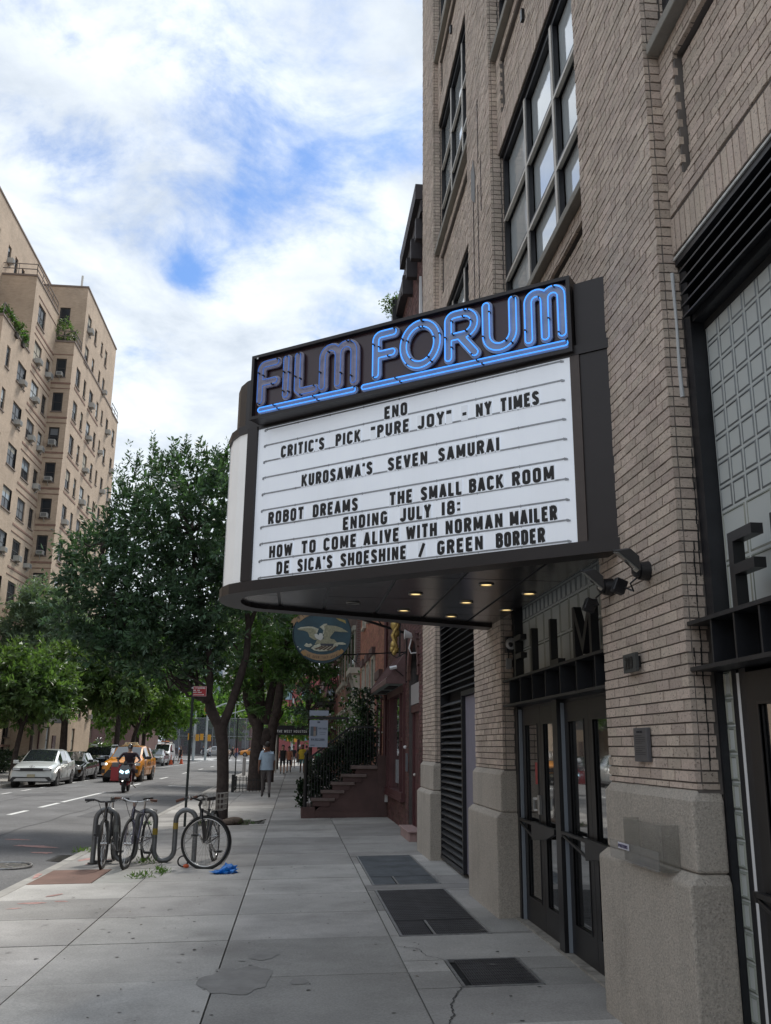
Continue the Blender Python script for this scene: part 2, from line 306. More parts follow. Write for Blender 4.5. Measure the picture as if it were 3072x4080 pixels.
def ribbon(mb, pts, th, M, depth):
    """flat stroke with mitred joints, extruded by depth; pts 2D, M maps (x,y,d) to 3D"""
    n = len(pts); L_ = []; R_ = []
    for i in range(n):
        p = Vector(pts[i]); d1 = (p - Vector(pts[i - 1])) if i else None; d2 = (Vector(pts[i + 1]) - p) if i < n - 1 else None
        if d1 is not None and d1.length < 1e-6: d1 = None
        if d2 is not None and d2.length < 1e-6: d2 = None
        d1 = d1 or d2; d2 = d2 or d1
        if d1 is None: continue
        d1 = d1.normalized(); d2 = d2.normalized(); n1 = Vector((-d1.y, d1.x)); n2 = Vector((-d2.y, d2.x)); m = n1 + n2
        m = n1 if m.length < .3 else m.normalized(); k = 1 / max(.5, m.dot(n1)); L_.append(p + m * th / 2 * k); R_.append(p - m * th / 2 * k)
    k = len(L_)
    if k < 2: return
    vs = [M(*q, depth) for q in L_] + [M(*q, depth) for q in R_] + [M(*q, 0) for q in L_] + [M(*q, 0) for q in R_]
    fs = []
    for i in range(k - 1):
        fs += [(i, i + 1, k + i + 1, k + i), (2 * k + i, i, i + 1, 2 * k + i + 1)[::-1], (3 * k + i, 3 * k + i + 1, k + i + 1, k + i)[::-1]]
    fs += [(0, k, 3 * k, 2 * k), (k - 1, 2 * k - 1, 4 * k - 1, 3 * k - 1)]
    mb.add(vs, fs)
def textw(t, track=.12): return sum(GL.get(c, GL[' '])[0] + track for c in t) - track
def text(mb, t, O, X, Y, h, width=None, th=.17, depth=.002, track=.12, normal=None):
    """stroke text: O lower-left corner, X/Y unit directions, h cap height"""
    O = Vector(O); X = Vector(X).normalized(); Y = Vector(Y).normalized(); Nn = X.cross(Y).normalized() if normal is None else Vector(normal)
    sx = h if width is None else width / textw(t, track)
    x = 0; k = 0
    for c in t:
        wd, paths = GL.get(c, GL[' '])
        for p in paths:
            k += 1; e_ = (k % 3) * .00025
            def M(u, v, d, x=x, e_=e_): return O + X * ((x + u) * sx) + Y * (v * h) + Nn * (d + (e_ if d else 0))
            q = [(u * sx / h, v) for u, v in p]
            def M2(u, v, d, M=M): return M(u * h / sx, v, d)
            ribbon(mb, q, th, M2, depth)
        x += wd + track
# ================================================================== SETTING
def gz(x): return .02 * (x - 2)
def rz_(x): return -.24 + .12 * (1 - min(1, ((x + 7.9) / 4.5) ** 2))
m_asph = mat('asphalt', (.130, .131, .134), .88, grain=.3, gscale=40, noise=.28, nscale=.7, bump=.5, bscale=220, speck=.55, sscale=180, speckcol=(.22, .22, .225), stains=.35, stcol=(.055, .055, .058), stscale=.5)
m_conc = mat('sidewalk concrete', (.365, .355, .34), .9, grain=.14, gscale=60, noise=.16, nscale=1.4, bump=.35, bscale=160, rand=.26, speck=.5, sscale=150, speckcol=(.2, .2, .2), stains=.7, stcol=(.215, .205, .195), stscale=.8)
m_conc2 = mat('brown pigmented concrete', (.17, .105, .085), .9, noise=.2, nscale=2, bump=.3, bscale=150)
m_conc3 = mat('pale new concrete', (.33, .33, .31), .9, noise=.15, nscale=3, bump=.3, bscale=150)
m_kerb = mat('kerb stone', (.33, .32, .30), .85, noise=.22, nscale=3, bump=.4, bscale=120, rand=.12, speck=.3, sscale=200, speckcol=(.12, .12, .12))
m_joint = mat('dirty joint', (.035, .034, .032), .95, noise=.3)
m_paint = mat('road marking paint', (.62, .63, .62), .8, noise=.15, nscale=6, stains=.6, stcol=(.2, .2, .2), stscale=9)
m_red = mat('utility marking red paint', (.40, .24, .22), .9, noise=.4, nscale=14)
m_gnd = mat('ground', (.10, .10, .095), .95, noise=.2, nscale=.2)
g = MB().box(-900, 900, -200, 1500, -1.2, -.42); o = g.build('ground', m_gnd); tag(o, kind='structure')
# crowned roadway
rows = []
for y in [-30, 0, 10, 20, 30, 40, 50, 60, 80, 100, 117]: rows.append([(x, y, rz_(x)) for x in np.linspace(-12.5, -3.42, 19)])
o = MB().grid(rows).add([(-14.9, 84, -.235), (-12.4, 84, -.235), (-12.4, 117, -.235), (-14.9, 117, -.235)], [(0, 1, 2, 3)]).build('road', m_asph, smooth=True); tag(o, kind='structure')
o = MB().box(-150, 150, 117.0, 300, -.42, -.15).build('cross_street', m_asph); tag(o, kind='structure')
# pavement: a bed and one slab per flag
side = MB().prism([(-3.3, gz(-3.3) - .035), (2.7, gz(2.7) - .035), (2.7, -.4), (-3.3, -.4)], 'y', -6, 117).build('sidewalk', m_joint); tag(side, kind='structure')
YJ = [-3.3, -2.0, -.7, .6, 1.95, 3.3, 4.65, 6.0, 7.35, 8.72, 10.0, 11.25, 12.5, 13.87, 15.34, 16.65, 18.0, 19.4, 20.8, 22.2]
while YJ[-1] < 117: YJ.append(YJ[-1] + 1.4)
XJ = [-3.3, -1.89, -.52, .90, 2.6]
GR = [(1.0, 1.84, 11.74, 14.78), (.99, 1.82, 8.67, 11.33), (1.23, 1.82, 6.87, 7.72)]
PIT = (-2.25, -.95, 21.0, 22.4)
slabs_far = MB()
def slab(x0, x1, y0, y1, m=m_conc, dz=0.0):
    gp = .0055 + .001 * y0 / 10
    d = random.uniform(-.0025, .0025) + dz
    s_ = MB().add([(x0 + gp, y0 + gp, gz(x0) + d), (x1 - gp, y0 + gp, gz(x1) + d), (x1 - gp, y1 - gp, gz(x1) + d), (x0 + gp, y1 - gp, gz(x0) + d),
                   (x0 + gp, y0 + gp, gz(x0) - .05), (x1 - gp, y0 + gp, gz(x1) - .05), (x1 - gp, y1 - gp, gz(x1) - .05), (x0 + gp, y1 - gp, gz(x0) - .05)],
                  [(0, 1, 2, 3), (7, 6, 5, 4), (0, 4, 5, 1), (1, 5, 6, 2), (2, 6, 7, 3), (3, 7, 4, 0)])
    if y0 < 75: s_.build('paving_slab', m, side)
    else: slabs_far.add(s_.v, s_.f)
for j in range(len(YJ) - 1):
    y0, y1 = YJ[j], YJ[j + 1]
    for i in range(4):
        x0, x1 = XJ[i], XJ[i + 1]
        if i == 0 and abs(y0 - 12.5) < .01:
            slab(x0, -2.5, y0, y1, m_conc2); slab(-2.5, x1, y0, y1, m_conc3); continue
        # cut grating and tree pit openings out of the flag
        rects = [(x0, x1, y0, y1)]
        for h in GR + [PIT]:
            nr = []
            for r in rects:
                ox0, ox1, oy0, oy1 = max(r[0], h[0]), min(r[1], h[1]), max(r[2], h[2]), min(r[3], h[3])
                if ox0 >= ox1 - .01 or oy0 >= oy1 - .01: nr.append(r); continue
                if oy0 - r[2] > .03: nr.append((r[0], r[1], r[2], oy0))
                if r[3] - oy1 > .03: nr.append((r[0], r[1], oy1, r[3]))
                if ox0 - r[0] > .03: nr.append((r[0], ox0, oy0, oy1))
                if r[1] - ox1 > .03: nr.append((ox1, r[1], oy0, oy1))
            rects = nr
        for r in rects: slab(*r)
o = slabs_far.build('far_paving', m_conc, side); o['kind'] = 'stuff'
# kerb stones
kerb = MB().box(-3.45, -3.3, -6, 117, -.4, gz(-3.4) - .03).build('kerb', m_joint); tag(kerb, kind='structure')
y = -4.0
while y < 117:
    l = 1.9 if y < 60 else 6; d = random.uniform(-.004, .004)
    MB().box(-3.46, -3.306, y + .004, y + l - .004, -.34, gz(-3.4) + .004 + d).build('kerb_stone', m_kerb, kerb, bevel=.012 if y < 40 else 0); y += l
# far pavement
fs_ = MB().box(-19.2, -12.5, -20, 84, -.4, -.13).box(-19.2, -14.9, 84, 117, -.4, -.13).build('far_sidewalk', m_joint); tag(fs_, kind='structure')
for yy in np.arange(28, 83, 3.0):
    for xx in (-19.2, -15.9): MB().box(xx + .012, xx + 3.28, yy + .012, yy + 2.988, -.2, -.115 + random.uniform(-.003, .003)).build('paving_slab', m_conc, fs_)
kf = MB().box(-12.65, -12.47, -20, 84, -.4, -.105).box(-15.05, -14.87, 84, 117, -.4, -.105).box(-14.87, -12.47, 83.8, 84, -.4, -.105).build('far_kerb', m_kerb); tag(kf, kind='structure')
# road markings (thin painted sheets following the crown)
mk = MB()
def mark(x0, x1, y0, y1, t=.005):
    mk.add([(x0, y0, rz_(x0) + t), (x1, y0, rz_(x1) + t), (x1, y1, rz_(x1) + t), (x0, y1, rz_(x0) + t)], [(0, 1, 2, 3)])
for y0, y1 in ((22.6, 23.3), (24.6, 26.2), (27.5, 29.6), (30.0, 36.5), (41.5, 44.5), (51, 54), (61, 64), (71, 74), (81, 84)): mark(-7.15, -7.0, y0, y1)
for k in range(8): mark(-10.55, -10.4, 30.0 + k * 2.6, 31.2 + k * 2.6)
mark(-10.95, -10.82, 48.2, 112)
for k in range(3): mark(-4.85 - k * .0, -3.9, 43.4 + k * .0001, 43.8)
mark(-5.6, -4.6, 43.0, 43.35)
o = mk.build('road_markings', m_paint); tag(o, kind='structure')
mk = MB()
for k in range(12): mk.box(-12.2 + k * 1.15, -11.6 + k * 1.15, 121, 125.5, -.149, -.145)
for k in range(14): mk.box(-34 + k * 1.15, -33.4 + k * 1.15, 140, 144, -.149, -.145)
mk.box(-12.3, -3.6, 118.3, 118.9, -.149, -.145)
for k in range(10): mk.box(-13.9, -11.2, 122 + k * 2.2, 123 + k * 2.2, -.149, -.144)
o = mk.build('crosswalk_markings', m_paint); tag(o, kind='structure')
m_patch = mat('asphalt patch', (.085, .086, .09), .85, grain=.25, gscale=50, noise=.2, nscale=2)
mk = MB(); m_pp = [(-5.4, -4.3, 24.5, 27.5), (-9.6, -8.1, 33.5, 35.2), (-6.6, -5.9, 38, 47), (-4.5, -3.7, 30, 33)]
for x0, x1, y0, y1 in m_pp:
    n = 6; vs = [(x0 + (x1 - x0) * k / n, yy, rz_(x0 + (x1 - x0) * k / n) + .0042) for yy in (y0, y1) for k in range(n + 1)]; mk.add(vs, [(k, k + 1, n + 2 + k, n + 1 + k) for k in range(n)])
for xs_ in (-5.75, -9.0):      # sealed seams along the road
    y = 12.0
    while y < 90: x_ = xs_ + .05 * math.sin(y * 1.7); x2 = xs_ + .05 * math.sin((y + .8) * 1.7); mk.add([(x_ - .02, y, rz_(x_) + .0044), (x_ + .02, y, rz_(x_) + .0044), (x2 + .02, y + .8, rz_(x2) + .0044), (x2 - .02, y + .8, rz_(x2) + .0044)], [(0, 1, 2, 3)]); y += .8
o = mk.build('road_patches', m_patch); tag(o, kind='structure')
# red utility paint marks on the flags and asphalt
def blot(mb, cx, cy, rx, ry, zf, ang=0, n=14, t=.005):
    vs = [(cx, cy, zf(cx) + t)]
    for i in range(n):
        a_ = 2 * pi * i / n; r = random.uniform(.55, 1.1); u = rx * r * math.cos(a_); v = ry * r * math.sin(a_); x = cx + u * math.cos(ang) - v * math.sin(ang); y_ = cy + u * math.sin(ang) + v * math.cos(ang); vs.append((x, y_, zf(x) + t))
    mb.add(vs, [(0, 1 + i, 1 + (i + 1) % n) for i in range(n)])
mk = MB()
for cx, cy, rx, ry, an in ((-2.82, 11.03, .16, .06, 0), (-2.52, 11.1, .09, .05, 0), (-2.92, 10.7, .10, .03, .3), (-2.72, 11.55, .05, .16, -.5), (-3.12, 15.1, .10, .22, -.3), (-2.8, 14.95, .10, .18, 0), (-2.95, 14.5, .07, .1, 0), (-3.37, 13.3, .05, .3, .1)): blot(mk, cx, cy, rx, ry, gz, an, t=.0045)
o = mk.build('red_paint_marks', m_red); tag(o, kind='structure')
mk = MB()
for cx, cy, rx, ry in ((-4.6, 17.8, .5, .16), (-4.25, 16.9, .2, .12), (-5.2, 18.8, .3, .1)): blot(mk, cx, cy, rx, ry, rz_)
o = mk.build('red_road_marks', m_red); tag(o, kind='structure')
# dried stains and cracks in the concrete
mk = MB()
m_stain = mat('dried spill stain', (.255, .248, .238), .85, noise=.2, nscale=5)
def irregular(mb, cx, cy, rx, ry, t, seed):
    r_ = random.Random(seed); ph = [r_.uniform(0, 6) for _ in range(4)]; n = 36; vs = [(cx, cy, gz(cx) + t)]
    for i in range(n):
        a_ = 2 * pi * i / n; r = 1 + .12 * math.sin(2 * a_ + ph[0]) + .1 * math.sin(3 * a_ + ph[1]) + .06 * math.sin(7 * a_ + ph[2]) + .04 * math.sin(11 * a_ + ph[3]); vs.append((cx + rx * r * math.cos(a_), cy + ry * r * math.sin(a_), gz(cx + rx * math.cos(a_)) + t))
    mb.add(vs, [(0, 1 + i, 1 + (i + 1) % n) for i in range(n)])
irregular(mk, -.36, 7.28, .24, .42, .004, 1); irregular(mk, -.2, 8.05, .13, .13, .004, 2); irregular(mk, .09, 7.18, .06, .1, .004, 3); irregular(mk, -.47, 7.6, .07, .06, .0045, 4)
for k in range(60):
    x = random.uniform(-2.6, 1.9); y_ = random.uniform(5.6, 16); irregular(mk, x, y_, random.uniform(.008, .03), random.uniform(.008, .02), .0042, 10 + k)
o = mk.build('stains', m_stain); tag(o, kind='structure')
mk = MB()
m_dark = mat('dark gum spots', (.06, .06, .06), .8)
for k in range(260):
    x = random.uniform(-3.0, 1.95); y_ = random.uniform(5.4, 24); irregular(mk, x, y_, random.uniform(.004, .018), random.uniform(.004, .016), .0048, 100 + k)
def crack(pts, wd=.006):
    P = []
    for i in range(len(pts) - 1):
        for k in range(6):
            t = k / 6; P.append((pts[i][0] * (1 - t) + pts[i + 1][0] * t + random.uniform(-.012, .012), pts[i][1] * (1 - t) + pts[i + 1][1] * t + random.uniform(-.012, .012)))
    P.append(pts[-1])
    for i in range(len(P) - 1):
        a_, b_ = P[i], P[i + 1]; d = Vector((b_[0] - a_[0], b_[1] - a_[1])); n = Vector((-d.y, d.x)).normalized() * wd * random.uniform(.4, 1)
        mk.add([(a_[0] - n.x, a_[1] - n.y, gz(a_[0]) + .0046), (a_[0] + n.x, a_[1] + n.y, gz(a_[0]) + .0046), (b_[0] + n.x, b_[1] + n.y, gz(b_[0]) + .0046), (b_[0] - n.x, b_[1] - n.y, gz(b_[0]) + .0046)], [(0, 1, 2, 3)])
crack([(.91, 8.26), (1.07, 8.14), (1.12, 7.86), (1.23, 7.72)], .004); crack([(1.22, 6.87), (1.16, 6.71), (1.07, 6.44), (1.05, 6.21), (.99, 6.04), (1.02, 5.8)], .007)
o = mk.build('cracks_and_gum', m_dark); tag(o, kind='structure')
# pavement gratings
m_grate = mat('grating steel', (.10, .10, .105), .5, metal=.6, noise=.25, nscale=4, rand=.15)
m_grate_b = mat('grating steel pale', (.19, .21, .23), .55, metal=.5, noise=.3, nscale=3)
m_edge = mat('worn steel edge', (.33, .33, .33), .45, metal=.7, noise=.3, nscale=20)
m_void = mat('dark void', (.012, .012, .013), .9)
for gi, (x0, x1, y0, y1) in enumerate(GR):
    lab = ('pale grey steel sidewalk grating, farthest of the three by the wall', 'dark brown steel sidewalk grating, largest and in the middle of the three', 'small dark steel sidewalk grating in front of the glass doors')[gi]
    t = thing('sidewalk_grating', lab, 'grating', (x0, y0, gz(x0)), group='sidewalk gratings along the cinema wall')
    mt = m_grate_b if gi == 0 else m_grate
    MB().add([(x0, y0, gz(x0) - .022), (x1, y0, gz(x1) - .022), (x1, y1, gz(x1) - .022), (x0, y1, gz(x0) - .022)], [(0, 1, 2, 3)]).build('grating_pit', m_void, t, world=True)
    fr = MB(); q = .022
    for a_, b_ in (((x0, y0), (x1, y0)), ((x1, y0), (x1, y1)), ((x1, y1), (x0, y1)), ((x0, y1), (x0, y0))):
        fr.bar((a_[0] + (q / 2 if a_[0] == x0 else -q / 2), a_[1] + (q / 2 if a_[1] == y0 else -q / 2), gz(a_[0]) - .004), (b_[0] + (q / 2 if b_[0] == x0 else -q / 2), b_[1] + (q / 2 if b_[1] == y0 else -q / 2), gz(b_[0]) - .004), q, .018)
    fr.build('grating_frame', m_edge, t, world=True)
    parts = []
    if gi < 2:
        ym = y0 + .75; xm = x0 + .32; parts = [(x0, x1, ym, y1), (x0, xm, y0, ym), (xm, x1, y0, ym)]
    else: parts = [(x0 + .05, x1, y0, y1)]
    for (a0, a1, b0, b1) in parts:
        mb = MB(); nx = int((a1 - a0 - .05) / .017)
        for k in range(nx):
            xx = a0 + .03 + (a1 - a0 - .06) * k / (nx - 1); mb.bar((xx, b0 + .025, gz(xx) - .006), (xx, b1 - .025, gz(xx) - .006), .009, .010)
        ny = max(2, int((b1 - b0) / .1))
        for k in range(ny + 1):
            yy = b0 + .028 + (b1 - b0 - .056) * k / ny; mb.bar((a0 + .025, yy, gz(a0) - .002), (a1 - .025, yy, gz(a1) - .002), .012, .006)
        mb.build('grating_panel', mt, t, world=True)
    if gi < 2: MB().bar((parts[1][1], y0 + .03, gz(xm) + .001), (parts[1][1], parts[1][3] - .03, gz(xm) + .001), .022, .008).build('divider_strip', m_edge, t, world=True)
# manhole and drain
t = thing('manhole_cover', 'round iron manhole cover set in the asphalt by the near kerb', 'manhole', (-4.35, 15.1, rz_(-4.35)))
zc = rz_(-4.35)
m_iron = mat('cast iron', (.10, .095, .085), .7, metal=.4, noise=.3, nscale=12)
MB().cyl((-4.35, 15.1, zc - .02), (-4.35, 15.1, zc + .006), .36, k=40).build('cover_plate', m_iron, t, world=True)
mb = MB(); mb.tube([(-4.35 + .42 * math.cos(q), 15.1 + .42 * math.sin(q), zc + .006) for q in np.linspace(0, 2 * pi, 40, endpoint=False)], .018, 6, closed=True)
for k in range(8): q = k * pi / 4; mb.bar((-4.35 + .1 * math.cos(q), 15.1 + .1 * math.sin(q), zc + .009), (-4.35 + .3 * math.cos(q), 15.1 + .3 * math.sin(q), zc + .009), .03, .008)
mb.build('cover_rim', m_edge, t, world=True)
t = thing('storm_drain', 'dark storm drain slot along the kerb beside the bicycle rack', 'drain', (-3.7, 16.1, -.22))
zc = rz_(-3.7)
MB().box(-3.95, -3.47, 15.85, 16.75, zc - .01, zc + .006).build('drain_opening', m_void, t, world=True)
mb = MB()
for k in range(9): mb.bar((-3.93, 15.9 + k * .1, zc + .008), (-3.5, 15.9 + k * .1, zc + .008), .028, .012)
mb.build('drain_bars', m_iron, t, world=True)

# ================================================================== CINEMA BUILDING
m_mort = mat('grey mortar', (.15, .135, .125), .95, noise=.25, nscale=3)
m_brick = mat('buff pink face brick', (.53, .44, .37), .82, grain=.1, gscale=50, streak=.35, stcol=(.29, .235, .20), rand=.16, noise=.14, nscale=1.1, bump=.45, bscale=70, speck=.75, sscale=55, speckcol=(.10, .08, .07), sstretch=(1, 1, 1.7))
m_gran = mat('weathered granite', (.47, .425, .37), .88, stains=.4, stscale=2.2, noise=.17, nscale=2.2, bump=1.0, bscale=90, speck=.6, sscale=90, speckcol=(.16, .15, .14), streak=.35, stcol=(.20, .19, .17), grain=.2, gscale=75)
m_sill = mat('cast stone sill', (.27, .255, .225), .85, noise=.2, nscale=3, bump=.4, bscale=60, stains=.5, stcol=(.10, .095, .085), stscale=3)
m_navy = mat('painted dark steel', (.016, .017, .021), .42, noise=.3, nscale=5, bump=.15, bscale=40)
m_black = mat('black painted metal', (.011, .011, .013), .35)
m_alu = mat('pale aluminium mullion', (.58, .55, .50), .5, metal=.2, noise=.1)
m_wglass = mat('window glass with blinds and painted sky', (.60, .65, .67), .06, spec=1.0, noise=.18, nscale=.8, coat=1)  # pale base colour stands for blinds and for reflected sky painted in
m_dglass = mat('door glass', (.012, .013, .014), .02, spec=1.0, coat=1); m_dglass.node_tree.nodes['Principled BSDF'].inputs['IOR'].default_value = 2.6
m_bronze = mat('dark bronze panel', (.028, .025, .025), .38, metal=.3, noise=.12, nscale=2)
m_white = mat('white paint', (.72, .73, .74), .5)
bld = thing('cinema_building', 'tall buff brick cinema building with granite pier bases on the right', 'building', (2.3, 6, 0))
def bpart(mb, name, m, parent=bld, **k): return mb.build(name, m, parent, world=True, **k)
bpart(MB().box(2.62, 14, -16, 15.40, -.2, 21), 'building_core', m_mort)
BR = []     # (centre, size) of every brick of the walls
CH, BL = .0625, .1835
def clip(u0, u1, z0, z1, holes):
    rs = [(u0, u1, z0, z1)]
    for h in holes:
        nr = []
        for r in rs:
            a0, a1, b0, b1 = max(r[0], h[0]), min(r[1], h[1]), max(r[2], h[2]), min(r[3], h[3])
            if a0 >= a1 - .004 or b0 >= b1 - .004: nr.append(r); continue
            if a0 - r[0] > .02: nr.append((r[0], a0, r[2], r[3]))
            if r[1] - a1 > .02: nr.append((a1, r[1], r[2], r[3]))
            if b0 - r[2] > .03: nr.append((max(a0, r[0]), min(a1, r[1]), r[2], b0))
            if r[3] - b1 > .03: nr.append((max(a0, r[0]), min(a1, r[1]), b1, r[3]))
        rs = nr
    return rs
def wall(face, plane, u0, u1, z0, z1, out=None, holes=(), th=.03, ch=CH, bl=BL, gp=.0095, vert=False):
    """courses of bricks on a plane. face 'x': plane X=const facing -X (u=Y); face 'y': plane Y=const facing -Y (u=X)"""
    out = BR if out is None else out
    k0 = int(math.floor(z0 / ch)); z = k0 * ch; k = k0
    if vert: rowsz = [(z0, z1)]
    else:
        rowsz = []
        while z < z1 - .01:
            a_, b_ = max(z, z0), min(z + ch, z1); 
            if b_ - a_ > .02: rowsz.append((a_, b_))
            z += ch
    for a_, b_ in rowsz:
        row = int(round(a_ / ch)); u = u0 - (bl / 2 if row % 2 else 0); L_ = bl if not vert else ch * 1.1
        if vert: u = u0
        while u < u1 - .01:
            c0, c1 = max(u, u0), min(u + L_, u1); u += L_
            if c1 - c0 < .03: continue
            for r in clip(c0, c1, a_, b_, holes):
                d = random.uniform(-.003, .003); cu, cz = (r[0] + r[1]) / 2, (r[2] + r[3]) / 2; su, sz = r[1] - r[0] - gp, r[3] - r[2] - gp
                if su < .015 or sz < .02: continue
                if face == 'x': out.append(((plane + th / 2 + d, cu, cz), (th, su, sz)))
                else: out.append(((cu, plane + th / 2 + d, cz), (su, th, sz)))
PIERS = [(1.65, 2.95), (4.80, 6.17), (9.40, 10.87), (14.05, 15.43)]
TOPZ = 17.0
mort = MB(); gran = []
for i, (y0, y1) in enumerate(PIERS):
    wall('x', 2.12, y0, y1, 1.40, TOPZ); mort.box(2.131, 2.62, y0 + .008, y1 - .008, 1.38, TOPZ)
    wall('y', y0, 2.152, 2.252, 1.40, TOPZ); wall('y', y0, 2.256, 2.34, 2.30 if i == 1 else 1.40, TOPZ)
# granite bases: two cut stones to each pier with chamfered tops
for i, (y0, y1) in enumerate(PIERS):
    for (xf, e_, z0, zc, z1, xt) in ((2.03, .035, -.02, .935, .985, 2.085), (2.085, .012, .988, 1.345, 1.40, 2.125)):
        a0, a1 = y0 - e_, y1 + e_; t_ = .045; xb_ = 2.26 if i == 1 else 2.62
        vs = [(xf, a0, z0), (xf, a1, z0), (xb_, a1, z0), (xb_, a0, z0), (xf, a0, zc), (xf, a1, zc), (xb_, a1, zc), (xb_, a0, zc), (xt, a0 + t_ * .6, z1), (xt, a1 - t_ * .6, z1), (xb_, a1 - t_ * .6, z1), (xb_, a0 + t_ * .6, z1)]
        bpart(MB().add(vs, [(0, 3, 2, 1), (0, 1, 5, 4), (1, 2, 6, 5), (3, 0, 4, 7), (2, 3, 7, 6), (4, 5, 9, 8), (5, 6, 10, 9), (6, 7, 11, 10), (7, 4, 8, 11), (8, 9, 10, 11)]), 'granite_block', m_gran, bevel=.014)
# upper storeys
BAYS = [(2.95, 4.80), (6.17, 9.40), (10.87, 14.05)]
STO = [(4.55, 6.00, 6.08, 8.60), (8.60, 9.95, 10.05, 12.60), (12.60, 13.95, 14.05, 16.6)]
def mull(mb, x, y, z0, z1, wd=.05): mb.box(x - .035, x + .03, y - wd / 2, y + wd / 2, z0, z1)
for bi, (y0, y1) in enumerate(BAYS):
    for si, (s0, s1, w0, w1) in enumerate(STO):
        if bi == 1 and si == 0 and False: continue
        m_ = .22; panel = (y0 + m_, y1 - m_, s0 + .42, s1 - .16); sold = .24
        wall('x', 2.215, y0, y1, s0 + sold, s1, holes=[panel]); wall('x', 2.268, panel[0], panel[1], panel[2], panel[3], th=.02)
        wall('x', 2.215, y0, y1, s0, s0 + sold, vert=True)
        mort.box(2.285, 2.6, y0 - .01, y1 + .01, s0 + .002, s1); 
        pr = MB()  # reveals of the recessed panel
        mort.box(2.226, 2.283, y0 + .003, panel[0] - .005, s0 + .004, s1 - .004); mort.box(2.226, 2.283, panel[1] + .005, y1 - .003, s0 + .004, s1 - .004)
        mort.box(2.226, 2.283, panel[0] - .005, panel[1] + .005, s0 + .004, panel[2] - .005); mort.box(2.226, 2.283, panel[0] - .005, panel[1] + .005, panel[3] + .005, s1 - .004)
        bpart(MB().box(2.135, 2.34, y0 + .012, y1 - .012, s1 + .002, w0), 'window_sill', m_sill, bevel=.008)
        # window
        win = bpart(MB().box(2.275, 2.40, y0 + .002, y0 + .05, w0, w1).box(2.275, 2.40, y1 - .05, y1 - .002, w0, w1).box(2.275, 2.40, y0 + .05, y1 - .05, w1 - .075, w1 - .002).box(2.275, 2.40, y0 + .05, y1 - .05, w0, w0 + .05).box(2.24, 2.30, y0 + .004, y1 - .004, w1 + .002 - .03, w1 + .05 - .002), 'window', m_navy)
        n = 2 if bi == 0 else 3; rows_ = [w0 + .05, w0 + .83, w0 + 1.62, w1 - .075]
        cols_ = [y0 + .05 + (y1 - y0 - .1) * k / n for k in range(n + 1)]
        mm = MB()
        for c_ in cols_[1:-1]: mm.box(2.262, 2.33, c_ - .028, c_ + .028, w0 + .05, w1 - .075)
        mm.build('mullion', m_alu, win); mm_o = win.children[-1]; mm_o.location = -Vector(bld.location)
        for ci in range(n):
            for ri in range(3):
                p0, p1, q0, q1 = cols_[ci] + (.03 if ci else 0), cols_[ci + 1] - (.03 if ci < n - 1 else 0), rows_[ri], rows_[ri + 1]
                fr = MB(); f_ = .035
                fr.box(2.27, 2.32, p0, p1, q0, q0 + f_).box(2.27, 2.32, p0, p1, q1 - f_, q1).box(2.27, 2.32, p0, p0 + f_, q0 + f_, q1 - f_).box(2.27, 2.32, p1 - f_, p1, q0 + f_, q1 - f_)
                fo = fr.build('sash', m_alu if ri and False else m_navy, win); fo.location = -Vector(bld.location)
                if ri < 2:
                    br = MB().box(2.262, 2.30, p0, p1, q1 - .045, q1 - .008).build('transom_bar', m_alu, win); br.location = -Vector(bld.location)
                op = ri == 0 and ci > 0
                gl = MB().box(2.335, 2.34, p0 + f_, p1 - f_, q0 + f_, q1 - f_)
                go = gl.build('pane', m_dglass if op and False else m_wglass, win); go.location = -Vector(bld.location)
# right bay and door bay lintels, louvres, glass blocks
m_gb = mat('glass block', (.14, .158, .165), .3, spec=.6, noise=.3, nscale=5, coat=.2, bump=.25, bscale=22)
m_gbr = mat('ribbed glass block', (.27, .295, .26), .2, spec=.8, noise=.12, nscale=4, coat=.4)
m_grout = mat('glass block grout', (.48, .51, .50), .8)
def gblock(y, z, sy, sz, ribbed, parent=bld):
    """hollow block face: raised rim and dished middle, ribbed or plain"""
    x = 2.34; mb = MB(); r = .012; hy, hz = sy / 2 - .0045, sz / 2 - .0045
    a_ = [(x, -hy, -hz), (x, hy, -hz), (x, hy, hz), (x, -hy, hz)]; b_ = [(x - .006, -hy + r, -hz + r), (x - .006, hy - r, -hz + r), (x - .006, hy - r, hz - r), (x - .006, -hy + r, hz - r)]
    hy2, hz2 = hy - .028, hz - .028; c_ = [(x + .012, -hy2, -hz2), (x + .012, hy2, -hz2), (x + .012, hy2, hz2), (x + .012, -hy2, hz2)]
    vs = a_ + b_ + c_; fs = []
    for q in (0, 4):
        for k in range(4): fs.append((q + k, q + (k + 1) % 4, q + 4 + (k + 1) % 4, q + 4 + k))
    if not ribbed: vs.append((x + .017, 0, 0)); fs += [(8 + k, 8 + (k + 1) % 4, 12) for k in range(4)]
    else:
        n = max(4, int(2 * hz2 / .022)); base = len(vs)
        for k in range(n * 2 + 1):
            zz = -hz2 + 2 * hz2 * k / (2 * n); xx = x + (.012 if k % 2 == 0 else .002); vs += [(xx, -hy2, zz), (xx, hy2, zz)]
        for k in range(2 * n): fs.append((base + 2 * k, base + 2 * k + 1, base + 2 * k + 3, base + 2 * k + 2))
    return vs, fs
GBM = {}
def place_gb(y, z, sy, sz, ribbed, dx=0):
    key = (round(sy, 3), round(sz, 3), ribbed)
    if key not in GBM:
        vs, fs = gblock(0, 0, sy, sz, ribbed); me = bpy.data.meshes.new('glass_block'); me.from_pydata(vs, [], fs); me.materials.append(m_gbr if ribbed else m_gb); me.update(); fix(me); GBM[key] = me
    inst('glass_block', GBM[key], Vector((dx, y, z)) - Vector(bld.location), bld)
